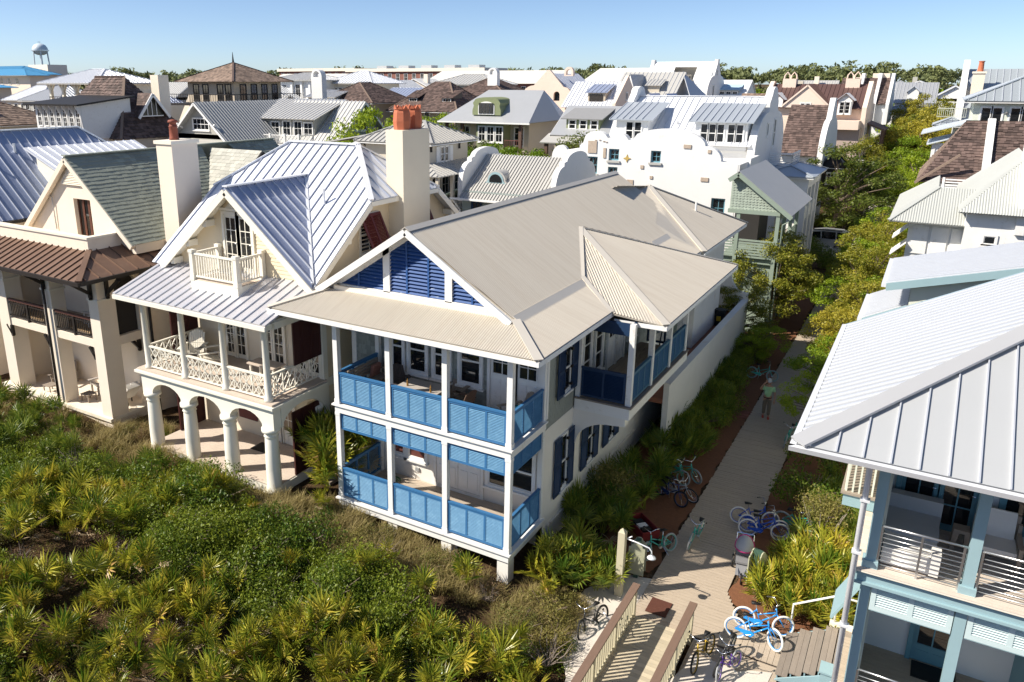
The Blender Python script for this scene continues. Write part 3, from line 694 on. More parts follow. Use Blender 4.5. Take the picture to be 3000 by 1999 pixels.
# ------------------------------------------------------------------ the yellow house with maroon shutters
def yellow_house():
    H = thing('beach_house', 'pale yellow clapboard house with white columns, maroon shutters and silver metal roof', 'house', (-11.4, 4, 0))
    y0 = -.72; ZD, ZG = 4.4, 1.15; XS = (-14.3, -12.35, -10.35, -8.42); FW = 1.75
    # floors and beams
    fl = MB().box(-14.6, -8.2, y0-.1, FW, ZG-.1, ZG+.25).build('porch_floor', YELT, H)
    boards(fl, -14.55, -8.25, y0-.12, FW, ZG+.28, .03, 'x', .14, M('pale_boards', (.55,.46,.38), .8, .15, 3, ov=.1), single=False)
    q = MB()
    for x0, x1 in zip(XS[:-1], XS[1:]): pass
    # arcade below the upper porch
    holes = [arch(x0+.22, 0, x1-.22, 3.92-ZG, .62) for x0, x1 in zip(XS[:-1], XS[1:])]
    P = [(-14.62, 2.35)]; top = ZD-.12-ZG
    for x0, x1 in zip(XS[:-1], XS[1:]):
        P += [(x0+.2, 2.35)]+[((x0+x1)/2-(x1-x0-.4)/2*math.cos(math.pi*i/10), 2.35+.5*math.sin(math.pi*i/10)) for i in range(1, 10)]+[(x1-.2, 2.35)]
    P += [(-8.12, 2.35), (-8.12, top), (-14.62, top)]
    MB().plate(P, [], (0, y0-.16, ZG), X_, Z_, Y_*.34).build('arcade', YELT, H)
    P = [(y0+.19, 2.35), (y0+.25, 2.35)]+[((y0+FW)/2-(FW-y0-.5)/2*math.cos(math.pi*i/10), 2.35+.55*math.sin(math.pi*i/10)) for i in range(1, 10)]+[(FW-.25, 2.35), (FW, 2.35), (FW, top), (y0+.19, top)]
    MB().plate(P, [], (-8.1, 0, ZG), Y_, Z_, -X_*.3).build('side_arch', YELT, H)
    MB().plate(P, [], (-14.6, 0, ZG), Y_, Z_, X_*.3).build('side_arch', YELT, H)
    MB().box(-14.8, -8.0, y0-.3, FW, ZD-.13, ZD-.04).build('cornice', YELT, H); MB().box(-14.72, -8.08, y0-.22, FW, ZD-.03, ZD+.03).build('upper_floor', M('pale_boards', (.6,.5,.4)), H)
    MB().box(-14.55, -8.2, y0+.2, FW, ZD-.2, ZD-.15).build('porch_ceiling', YELT, H)
    for x in XS:
        prof = [(.27,0),(.29,.12),(.27,.2),(.25,.25),(.25,1.0),(.22,2.05),(.21,2.1),(.25,2.14),(.21,2.2),(.22,2.24),(.31,2.32),(.31,2.44)]
        MB().lathe([(r, z*(2.36/2.44)) for r, z in prof], (x, y0, ZG-.35+.36), 18).build('column', YELT, H, smooth=True)
        MB().lathe([(.24,0),(.24,.35)], (x, y0, ZG-.5), 18).build('column_foot', YELT, H, smooth=True)
        MB().lathe([(.15,0),(.15,.08),(.115,.14),(.115,.9),(.1,2.45),(.12,2.47),(.1,2.5),(.16,2.6),(.16,2.68)], (x, y0, ZD+.03), 16).build('upper_column', YELT, H, smooth=True)
    MB().lathe([(.27,0),(.25,.25),(.25,1.0),(.21,2.1),(.25,2.14),(.31,2.3),(.31,2.4)], (-8.42, FW-.3, ZG), 16).build('column', YELT, H, smooth=True)
    # crossed railings of the upper porch
    def chip(O, U, N, w, h):
        O = Vector(O); p = MB().cube(O,U,Z_,N,0,w,h-.06,h,-.04,.04).cube(O,U,Z_,N,0,w,.06,.11,-.03,.03)
        p = p.build('railing', YELT, H); k = max(2, round(w/.62)); c = w/k
        for i in range(k):
            a = c*i; q = MB(); b0, b1 = .11, h-.06
            q.beam(O+U*(a+.02)+Z_*b0, O+U*(a+c-.02)+Z_*b1, .03, .03, N).beam(O+U*(a+.02)+Z_*b1+N*.003, O+U*(a+c-.02)+Z_*b0+N*.003, .03, .03, N)
            m = O+U*(a+c/2)+Z_*(b0+b1)/2
            q.beam(O+U*(a+c/2)+Z_*b0+N*.006, O+U*(a+c/2)+Z_*b1+N*.006, .024, .024, N)
            for sx, sz in ((1,1),(1,-1),(-1,1),(-1,-1)): q.beam(m+U*sx*c*.46+N*.009+Z_*0, m+Z_*sz*(b1-b0)*.46+N*.009, .022, .022, N)
            q.build('lattice', YELT, p)
            MB().cube(O,U,Z_,N,a-.015,a+.015,.1,h-.05,-.02,.02).build('baluster', YELT, p)
    for x0, x1 in zip(XS[:-1], XS[1:]): chip((x0+.13, y0, ZD+.03), X_, -Y_, x1-x0-.26, .88)
    chip((-8.42, y0+.13, ZD+.03), Y_, X_, FW-y0-.2, .88); chip((-14.3, FW-.05, ZD+.03), -Y_, -X_, FW-y0-.2, .88)
    # front wall behind the porches
    wf = MB().plate(rect(-15.2, 0, -8.2, 8.), [], (0, FW, 0), X_, Z_, Y_*.2).build('front_wall', M('ivory_boards', (.74,.66,.52), .6, .06, 2), H)
    for x in (-12.9, -11.0, -9.35): 
        panel_door(H, (x, FW, ZD+.04), X_, -Y_, .5, 2.15, 1., 2, 5, YELT); panel_door(H, (x+.52, FW, ZD+.04), X_, -Y_, .5, 2.15, 1., 2, 5, YELT)
    for x in (-10.95, -10.3): panel_door(H, (x, FW, ZG+.3), X_, -Y_, .6, 2.0, .75, 2, 3, YELT, gm=M('warm_curtain_glass', (.30,.22,.15), .3, .2, 4))
    MB().box(-12.55, -11.6, FW-.04, FW, 2.0, 2.75).build('window_shutter', MAROON, H)
    # maroon folding screens at both ends of the porches
    for (yy, x, z0, z1, fx) in ((0, -14.45, ZG+.3, 3.7, 1), (0, -14.4, ZD+.1, 6.9, 1), (0, -8.24, ZG+.3, 3.75, -1), (0, -8.24, ZD+.95, 6.95, -1)):
        a, b = (.45, FW-.05) if x < -9 else (.1 if z0 < 3 else .35, FW-.03)
        k = 3
        for i in range(k):
            u0 = a+(b-a)*i/k; u1 = a+(b-a)*(i+1)/k-.02; q = MB()
            O = Vector((x, 0, 0)); frame(q, O, Y_, Z_, X_, u0, z0, u1, z1, .07, -.03, .03); q.cube(O, Y_, Z_, X_, u0+.07, u1-.07, z0+.07, z1-.07, -.012, .012); q.cube(O, Y_, Z_, X_, u0+.07, u1-.07, (z0+z1)/2-.04, (z0+z1)/2+.04, -.028, .028)
            q.build('folding_screen', M('dark_maroon', (.055,.014,.012), .5, .15, 5), H)
    # right side wall: cream clapboards
    XR = -8.2; P = [(FW, .9), (11.5, .9), (11.5, 8.0), (8.6, 10.2), (6.3, 10.6), (4.1, 10.2), (1.2, 8.0), (FW, 7.5)]
    sw = MB().plate(P, [], (XR, 0, 0), Y_, Z_, -X_*.2).build('side_wall', YEL, H)
    clapboard(sw, [(FW, 1.0), (10.8, 1.0), (10.8, 4.1), (FW, 4.1)], (XR, 0, 0), Y_, X_, single=True, step=.17)
    clapboard(sw, [(FW, 4.45), (10.8, 4.45), (10.8, 7.55), (FW, 7.55)], (XR, 0, 0), Y_, X_, single=True, step=.15)
    clapboard(sw, [(1.2, 7.8), (11.3, 7.8), (8.55, 10.2), (4.1, 10.2)], (XR, 0, 0), Y_, X_, single=True, step=.14)
    MB().box(XR-.02, XR+.05, FW, 11, 4.12, 4.42).build('belt_board', YELT, H); MB().box(XR-.03, XR+.06, FW-.06, FW+.16, ZG, 7.5).build('corner_board', YELT, H)
    for (yw, zw, w, h) in ((4.0, 8.45, 1.0, 1.35), (7.2, 8.5, .9, 1.3), (3.6, 5.35, .9, 1.5)):
        window(H, (XR, yw, zw), Y_, X_, w, h, 2, 4, YELT)
        # top hung shutter propped open
        O = Vector((XR+.1, yw-.08, zw+h+.05)); dn = Vector((.42, 0, -.91)) if zw > 8 else Vector((.12,0,-.99)); q = MB(); L = h+.15; W = w+.16
        nn = Y_.cross(dn)
        q.obox(O+Y_*.05+dn*L/2, Y_*.05, dn*L/2, nn*.02); q.obox(O+Y_*(W-.05)+dn*L/2, Y_*.05, dn*L/2, nn*.02); q.obox(O+Y_*W/2+dn*L/2, Y_*.05, dn*(L/2-.001), nn*.019)
        q.obox(O+Y_*W/2+dn*.05, Y_*W/2, dn*.05, nn*.0205); q.obox(O+Y_*W/2+dn*(L-.05), Y_*W/2, dn*.05, nn*.0205)
        s = q.build('awning_shutter', MAROON, H); q = MB(); t = .12
        while t < L-.1: q.obox(O+Y_*W/2+dn*t, Y_*(W/2-.05), (dn*.7+nn*.7)*.026, (dn*-.7+nn*.7)*.004); t += .05
        q.build('louvres', MAROON, s, kind='stuff')
    # main roof, ridge along x, clipped gable ends
    ry, rz, SL = 6.3, 12.05, .76; XV, XLv = -7.72, -15.6
    fz = lambda y: rz-SL*abs(y-ry)
    a = (-9.97, ry, rz); b = (-13.4, ry, rz); e = .85; jf, jb = 4.1, 8.5; VT = (-11.4, 4.9, 10.98)
    seam_roof(H, [b, a, (XV, jf, fz(jf)), (XV, e, fz(e)), (-7.8, e, fz(e)), VT, (-14.98, e, fz(e)), (XLv, e, fz(e)), (XLv, jf, fz(jf))], GALV, SEAMD)
    seam_roof(H, [a, (XV, jf, fz(jf)), (XV, jb, fz(jb))], GALV, SEAMD)
    seam_roof(H, [b, (XLv, jf, fz(jf)), (XLv, jb, fz(jb))], GALV, single=False)
    seam_roof(H, [a, b, (XLv, jb, fz(jb)), (XLv, 11.7, fz(11.7)), (XV, 11.7, fz(11.7)), (XV, jb, fz(jb))], GALV, single=False)
    cap(H, a, b, GALVW, .26); cap(H, a, (XV, jf, fz(jf)), GALVW, .2); cap(H, a, (XV, jb, fz(jb)), GALVW, .2); cap(H, b, (XLv, jf, fz(jf)), GALVW, .2)
    for y1, y2 in ((e, jf), (jb, 11.7)): MB().beam((XV, y1, fz(y1)-.16), (XV, y2, fz(y2)-.16), .04, .2).build('rake_board', YELT, H)
    MB().beam((XV, jf, fz(jf)-.12), (XV, jb, fz(jb)-.12), .04, .16).build('eave_board', YELT, H)
    for y in (1.5, 2.9, 9.6, 10.8): MB().box(XR+.02, XV-.03, y-.08, y+.08, fz(y)-.42, fz(y)-.2).build('bracket', YELT, H)
    MB().prism([(XR, e, fz(e)-.09), (XV, e, fz(e)-.09), (XV, jf, fz(jf)-.09), (XR, jf, fz(jf)-.09)], (0,0,-.03)).build('rake_soffit', YELT, H)
    # front cross gable
    gx, gzv, gy = -11.3, 10.97, 1.25; gs = .83; g0 = .75
    zg = lambda x: gzv-gs*abs(x-gx)
    seam_roof(H, [(gx, g0, gzv), (-7.68, g0, zg(-7.68)), (-7.8, e+.1, zg(-7.8)), VT], GALVL, SEAM)  # lavender puts the blue sky on this shaded slope into the colour
    seam_roof(H, [(gx, g0, gzv), VT, (-14.95, e+.1, zg(-14.95)), (-14.95, g0, zg(-14.95))], GALVL, SEAM)
    cap(H, (gx, g0, gzv), VT, GALVW, .22)
    cap(H, (-7.8, .95, 8.05), VT, GALVW, .1, name='valley_flashing', lift=.03)
    gw = MB().plate([(-14.9, 7.6), (-7.75, 7.6), (-7.75, zg(-7.75)-.12), (gx, gzv-.12), (-14.9, zg(-14.9)-.12)], [], (0, gy, 0), X_, Z_, Y_*.15).build('gable_wall', YEL, H)
    clapboard(gw, [(-14.8, 7.62), (-7.8, 7.62), (-7.9, zg(-7.9)-.12), (gx, gzv-.15), (-14.7, zg(-14.7)-.12)], (0, gy, 0), X_, -Y_, step=.13)
    for sx in (-1, 1):
        x2 = gx+sx*3.62
        MB().beam((gx, g0-.02, gzv-.15), (x2, g0-.02, zg(x2)-.15), .05, .24, (0,0,1)).build('rake_board', YELT, H)
        MB().prism([(gx, g0, gzv-.1), (x2, g0, zg(x2)-.1), (x2, gy, zg(x2)-.1), (gx, gy, gzv-.1)], (0,0,-.04)).build('rake_soffit', YELT, H)
        for k in (1.25, 2.2, 3.1): x = gx+sx*k; MB().box(x-.09, x+.09, g0+.06, gy-.01, zg(x)-.42, zg(x)-.2).build('bracket', YELT, H)
    # vent, doors and balcony of the gable
    V = MB().prism([(gx-.5, gy-.03, 10.2), (gx+.45, gy-.03, 10.2), (gx, gy-.03, 10.65)], (0,-.06,0)).build('gable_vent', YELT, H)
    for i in range(6): z = 10.24+i*.06; h = .42*(1-(z-10.2)/.45)+.02; MB().obox((gx-.02, gy-.1, z), X_*h, Vector((0,-.02,-.014)), Vector((0,-.003,.004))).build('slat', YELT, V)
    MB().box(gx-.85, gx+.85, gy-.1, gy, 10.1, 10.19).build('vent_shelf', YELT, H)
    for x in (gx-.66, gx+.04):
        d = panel_door(H, (x, gy, 7.98), X_, -Y_, .6, 2.0, 1., 2, 4, YELT)
    b0, b1, bx0, bx1, bz = -.12, gy, -12.35, -10.1, 7.85
    bf = MB().box(bx0, bx1, b0, b1, bz-.55, bz).build('balcony_base', YELT, H)
    boards(bf, bx0+.05, bx1-.05, b0+.05, b1-.15, bz+.03, .025, 'x', .11, M('pale_boards', (.6,.5,.4)), single=False)
    for x, y in ((bx0+.08, b0+.08), (bx1-.08, b0+.08), (bx1-.08, b1-.12), (bx0+.08, b1-.12)): post(H, x, y, bz, bz+1.05, .16, YELT, .02, 'newel_post')
    for p, q2, n in (((bx0+.16, b0+.08), (bx1-.16, b0+.08), 16), ((bx1-.08, b0+.16), (bx1-.08, b1-.2), 9), ((bx0+.08, b0+.16), (bx0+.08, b1-.2), 9)):
        P0 = Vector((p[0], p[1], 0)); P1 = Vector((q2[0], q2[1], 0))
        MB().beam(P0+Z_*(bz+.92), P1+Z_*(bz+.92), .1, .06).beam(P0+Z_*(bz+.14), P1+Z_*(bz+.14), .06, .06).build('rail', YELT, H)
        for i in range(1, n): c = P0+(P1-P0)*i/n; MB().box(c.x-.02, c.x+.02, c.y-.02, c.y+.02, bz+.16, bz+.9).build('baluster', YELT, H)
    # porch roof
    ez = 7.18; ye = y0-.42
    seam_roof(H, [(-15.35, ye, ez), (-7.95, ye, ez), (-7.95, gy, ez+.78), (-15.35, gy, ez+.78)], GALVL if False else M('grey_lilac_metal', (.55,.54,.56), .4, .06, .8, metal=.3), SEAM, step=.4)
    MB().box(-15.35, -7.95, ye-.02, ye+.06, ez-.2, ez-.06).build('gutter', YELT, H); MB().box(-14.6, -8.2, y0-.14, y0+.14, ez-.3, ez-.0).box(-8.35, -8.1, y0+.14, FW, ez-.3, ez).build('top_beam', YELT, H)
    MB().box(-15.2, -8.05, ye+.1, gy, ez-.08, ez-.05).build('soffit', YELT, H)
    # chimney with clay pots
    CH = M('chimney_stucco', (.76,.69,.55), .85, .06, 1.2, bump=.15)
    MB().box(-8.25, -7.5, 5.75, 7.5, 1., 12.7).build('chimney', CH, H)
    for yy in (6.25, 7.0):
        p = MB().lathe([(.3,0),(.33,.3),(.3,.6),(.26,.72),(.2,.74),(.2,.6)], (-7.87, yy, 12.7), 8, False).build('chimney_pot', TERRA, H)
        for k in range(8):
            t = math.pi/8+2*math.pi*k/8; c = Vector((-7.87+.25*math.cos(t), yy+.25*math.sin(t), 13.42)); u = Vector((-math.sin(t), math.cos(t), 0)); n = Vector((math.cos(t), math.sin(t), 0))
            MB().prism([c-u*.1-n*.03, c+u*.1-n*.03, c+Z_*.14-n*.03], n*.06).build('pot_gable', TERRA, p)
    for p, h in (((-9.6, 3.8), .55), ((-9.2, 1.9), .4)): MB().tube([(p[0], p[1], fz(p[1])-.05), (p[0], p[1], fz(p[1])+h)], .045, 8).build('vent_pipe', GALVW, H)
    MB().box(-15.4, -8.3, 11.0, 11.3, 0, 8).box(-15.4, -15.2, FW, 11, 0, 8.).build('back_wall', YEL, H)
    # porch side steps
    for i in range(4): MB().box(-8.15, -7.3, .2+.28*i, .48+.28*i, .45, .6+.17*(i+1)).build('step', TREAD, H)
    return H
YELH = yellow_house()
# ------------------------------------------------------------------ the cream stucco house with bronze porch roof
def left_house():
    H = thing('beach_house', 'cream stucco house with green slate gable, bronze porch roof and tall stucco chimney', 'house', (-21, 4, 0))
    XR, YF = -17.4, -.4; GF, UF = 1.5, 4.72
    MB().box(-25, XR-.03, YF+.04, 5, .2, GF).build('terrace', CREAM, H)
    MB().box(-25, XR+.02, YF-.1, YF+.3, GF-.08, GF+.06).box(XR-.3, XR+.02, YF+.3, 2., GF-.08, GF+.06).build('terrace_edge', CREAMT, H)
    for x0, x1, y1 in ((-18., XR, .35), (-21.05, -20.45, .2), (-24.5, -23.75, .3)):
        MB().box(x0, x1, YF, y1, .3, 7.5).build('pillar', CREAM, H); MB().box(x0-.04, x1+.04, YF-.04, y1+.04, 6.35, 6.43).build('pillar_band', CREAMT, H)
    MB().box(XR-.5, XR, 1.35, 2.1, .3, 7.5).build('pillar', CREAM, H)
    MB().box(-23.75, -21.05, YF+.05, YF+.4, 4.42, UF).box(-20.45, -18., YF+.05, YF+.4, 4.42, UF).box(XR-.35, XR-.03, .35, 1.35, 4.42, UF+.05).build('floor_beam', CREAM, H)
    MB().box(-24.5, XR-.35, YF+.4, 3.2, 4.45, UF-.02).build('upper_floor', WOOD, H)
    # screen of the side bay and the walls behind the porch
    MB().plate(arch(.35, UF+.06, 1.35, 7.3, .45), [], (XR-.2, 0, 0), Y_, Z_, -X_*.03).build('insect_screen', SHADE, H)
    MB().plate([(.35, 6.4), (.35, 7.5), (1.35, 7.5), (1.35, 6.4)]+[(.85+.5*math.cos(math.pi*i/10), 6.75+.45*math.sin(math.pi*i/10)) for i in range(11)], [], (XR-.02, 0, 0), Y_, Z_, -X_*.3).build('arch_spandrel', CREAM, H)
    MB().box(-25, XR-.1, 3.0, 3.2, GF, 7.6).box(-25, -24.6, 0, 3, GF, 7.6).build('inner_wall', CREAM, H)
    DW = M('mahogany', (.13,.05,.03), .5, .15, 5)
    for x in (-20.3, -19.4, -18.7, -23.2, -22.3): panel_door(H, (x, 3.0, GF+.05), X_, -Y_, .75, 2.2, .8, 2, 2, DW); 
    for x in (-23.4, -20.2): window(H, (x, 3.0, UF+.1), X_, -Y_, 1.6, 2.1, 4, 3, DW, single=False)
    # dark bronze balustrades with a panel of slats
    for x0, x1 in ((-23.75, -21.05), (-20.45, -18.)):
        R0 = MB().box(x0, x1, YF+.05, YF+.13, 5.5, 5.6).build('handrail', M('mahogany_rail', (.10,.04,.03), .5, .15, 5), H)
        MB().box(x0, x1, YF+.06, YF+.11, UF+.1, UF+.16).build('rail', DARKM, H); MB().box(x0, x1, YF+.065, YF+.105, 5.38, 5.42).build('rail', DARKM, H)
        MB().box((x0+x1)/2-.05, (x0+x1)/2+.05, YF+.04, YF+.13, UF, 5.5).build('rail_post', DARKM, H)
        n = int((x1-x0)/.12)
        for i in range(1, n): x = x0+(x1-x0)*i/n; MB().box(x-.012, x+.012, YF+.073, YF+.097, UF+.16, 5.5).build('baluster', DARKM, H)
        MB().box(x0+.1, x1-.1, YF+.5, YF+1.2, UF, UF+.06).build('floor_mat', M('striped_mat', (.5,.35,.2), .9, .5, 8, stretch=(12,1,1)), H)
    # brackets
    def brk(p, dx, dy, s=1.):
        q = MB(); P = Vector(p); D = Vector((dx, dy, 0))
        q.beam(P+Z_*.0, P-Z_*.75*s, .12, .12, D); q.beam(P-Z_*.6*s, P+D*.8*s+Z_*.0, .12, .12, Z_.cross(D)); q.lathe([(0,0),(.07,.03),(.08,.08),(.0,.14)], P-Z_*.86*s, 8)
        q.build('bracket', DARKM, H)
    for x in (-17.7, -20.75, -24.1): brk((x, YF-.07, 7.25), 0, -1)
    brk((XR+.08, .0, 7.25), 1, 0); brk((XR+.08, 1.6, 7.25), 1, 0)
    for x in (-17.9, -20.9, -23.6): brk((x-.15, YF+.06, 4.4), -.6, 0, .6)
    brk((XR-.1, 1.25, 4.4), 0, -.6, .6)
    # bronze skirt roof
    ez, xr, yf, tz = 7.5, -16.5, -1.62, 8.18; tx, ty = -18.15, .03
    seam_roof(H, [(-26, yf, ez), (xr, yf, ez), (tx, ty, tz), (-26, ty, tz)], BRONZ, BRONZ, step=.42)
    seam_roof(H, [(xr, yf, ez), (xr, 5., ez), (tx, 5., tz), (tx, ty, tz)], BRONZ, BRONZ, step=.55)
    cap(H, (xr, yf, ez), (tx, ty, tz), BRONZ, .2)
    MB().box(-26, xr+.08, yf-.1, yf+.02, ez-.14, ez-.0).build('gutter', DARKM, H); MB().box(xr, xr+.1, yf+.02, 4.4, ez-.14, ez-.0).build('gutter', DARKM, H)
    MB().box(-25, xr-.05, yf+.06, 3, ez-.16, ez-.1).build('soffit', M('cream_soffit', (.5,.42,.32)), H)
    MB().tube([(-20.72, YF-.12, 7.3), (-20.72, YF-.12, 1.)], .055, 8).build('downspout', DARKM, H, smooth=True)
    MB().tube([(XR+.1, 1.75, 7.3), (XR+.1, 1.75, 1.)], .055, 8).build('downspout', DARKM, H, smooth=True)
    # roof terrace parapet
    MB().box(-25, -18.12, -.02, .16, 8.0, 8.62).box(-18.3, -18.12, .16, 1.5, 8.0, 8.62).build('parapet', CREAM, H); MB().box(-25.05, -18.06, -.08, .22, 8.62, 8.7).box(-18.36, -18.06, .22, 1.4, 8.62, 8.7).build('coping', CREAMT, H)
    MB().box(-25, -18.3, .16, 1.5, 7.9, 8.0).build('roof_terrace', CREAM, H)
    # slate gable
    ax, az, sl, gy, g0, yb = -20.85, 11.5, .88, 1.45, 1.28, 13.
    z = lambda x: az-sl*abs(x-ax)
    xe, xw = -17.2, -24.5
    MB().plate([(xw+.1, 7.9), (xe-.1, 7.9), (xe-.1, z(xe-.1)-.1), (ax, az-.12), (xw+.1, z(xw+.1)-.1)], [rect(-20.95, 8.02, -19.85, 9.8)], (0, gy, 0), X_, Z_, Y_*.25).build('gable_wall', CREAM, H)
    O = Vector((-20.95, gy+.2, 8.0))
    for i in range(3):
        q = MB(); frame(q, O, X_, Z_, -Y_, .367*i+.005, 0, .367*i+.362, 1.8, .055, -.04, .04); d = q.build('folding_door', DW, H)
        MB().cube(O, X_, Z_, -Y_, .367*i+.05, .367*i+.32, .05, 1.75, -.012, .012).build('pane', GLASS, d)
    V = MB().prism([(ax-.75, gy-.02, 10.35), (ax+.75, gy-.02, 10.35), (ax, gy-.02, 11.1)], (0,-.05,0)).build('gable_vent', CREAMT, H)
    for i in range(10): zz = 10.38+i*.065; h = .72*(1-(zz-10.35)/.75); MB().obox((ax, gy-.085, zz), X_*h, Vector((0,-.022,-.016)), Vector((0,-.003,.004))).build('slat', CREAMT, V)
    for s in (-1, 1):
        x2 = ax+s*3.62; MB().beam((ax, g0, az-.14), (x2, g0, z(x2)-.14), .2, .2, Z_).build('rake_board', CREAM, H)
    shingle_roof(H, [(ax, g0-.06, az), (xe, g0-.06, z(xe)), (xe, 6.6, z(xe)), (ax, 8.2, az)], SLATE, .2, .3, single=300, base=SLATE, but=.022, piece='slate')
    shingle_roof(H, [(ax, 9.8, az), (-17.6, 11.5, z(-17.6)), (-17.6, yb, z(-17.6)), (ax, yb, az)], SLATE, .2, .3, but=.022, piece='slate')
    shingle_roof(H, [(ax, g0-.06, az), (ax, yb, az), (xw, yb, z(xw)), (xw, g0-.06, z(xw))], SLATE, .2, .3, but=.022, piece='slate')
    cp = MB().beam((ax, g0-.08, az+.03), (ax, yb, az+.03), .26, .05).build('ridge_cap', SLATE, H)
    MB().box(-24.4, xe-.25, 1.7, 13, 0, 8.3).build('rear_wall', CREAM, H)
    MB().box(xe-.25, xe-.02, 1.4, 4., 7.9, 8.3).build('eave_wall', CREAM, H)
    # cross gable to the right
    cy, cz = 8.6, 11.35; cs = .85; xg = -17.3
    zc = lambda y: cz-cs*abs(y-cy)
    shingle_roof(H, [(ax+.2, cy, cz), (xg, cy, cz), (xg, 5.2, zc(5.2)), (-17.6, 5.2, zc(5.2))], SLATEL, .22, .3, but=.02, piece='slate')
    shingle_roof(H, [(ax+.2, cy, cz), (xg, cy, cz), (xg, 12., zc(12.)), (-17.6, 12, zc(12))], SLATE, .22, .3, but=.02, piece='slate')
    MB().plate([(5.3, 7), (11.9, 7), (11.9, zc(11.9)-.1), (cy, cz-.12), (5.3, zc(5.3)-.1)], [], (xg-.15, 0, 0), Y_, Z_, -X_*.2).build('gable_wall', CREAM, H)
    V = MB().prism([(xg-.16, cy-.9, 10.1), (xg-.16, cy+.9, 10.1), (xg-.16, cy, 10.95)], (.05,0,0)).build('gable_vent', CREAMT, H)
    for i in range(10): zz = 10.14+i*.07; h = .86*(1-(zz-10.1)/.85); MB().obox((xg-.1, cy, zz), Y_*h, Vector((.022,0,-.016)), Vector((.003,0,.004))).build('slat', CREAMT, V)
    for s in (-1, 1): MB().beam((xg+.02, cy, cz-.13), (xg+.02, cy+s*3.4, zc(cy+s*3.4)-.13), .06, .2, Z_).build('rake_board', DARKM, H)
    # chimney with rusty flue
    MB().box(-17.12, -16.22, 2.75, 4.0, 1., 12.05).build('chimney', CREAM, H); MB().box(-17.18, -16.16, 2.69, 4.06, 12.05, 12.18).build('chimney_cap', CREAMT, H)
    MB().lathe([(.2,0),(.17,.1),(.16,.5),(.18,.52),(.14,.56),(.14,.66),(.2,.68),(.17,.76),(0,.8)], (-16.75, 3.35, 12.17), 14).build('flue', RUST, H, smooth=True)
    MB().tube([(-22.3, gy-.05, 8.4), (-22.3, gy-.08, 9.75), (-22.7, gy-.1, 9.8), (-22.85, gy-.2, 9.7)], .025, 6).build('outdoor_shower', STEEL, H)
    return H
left_house()
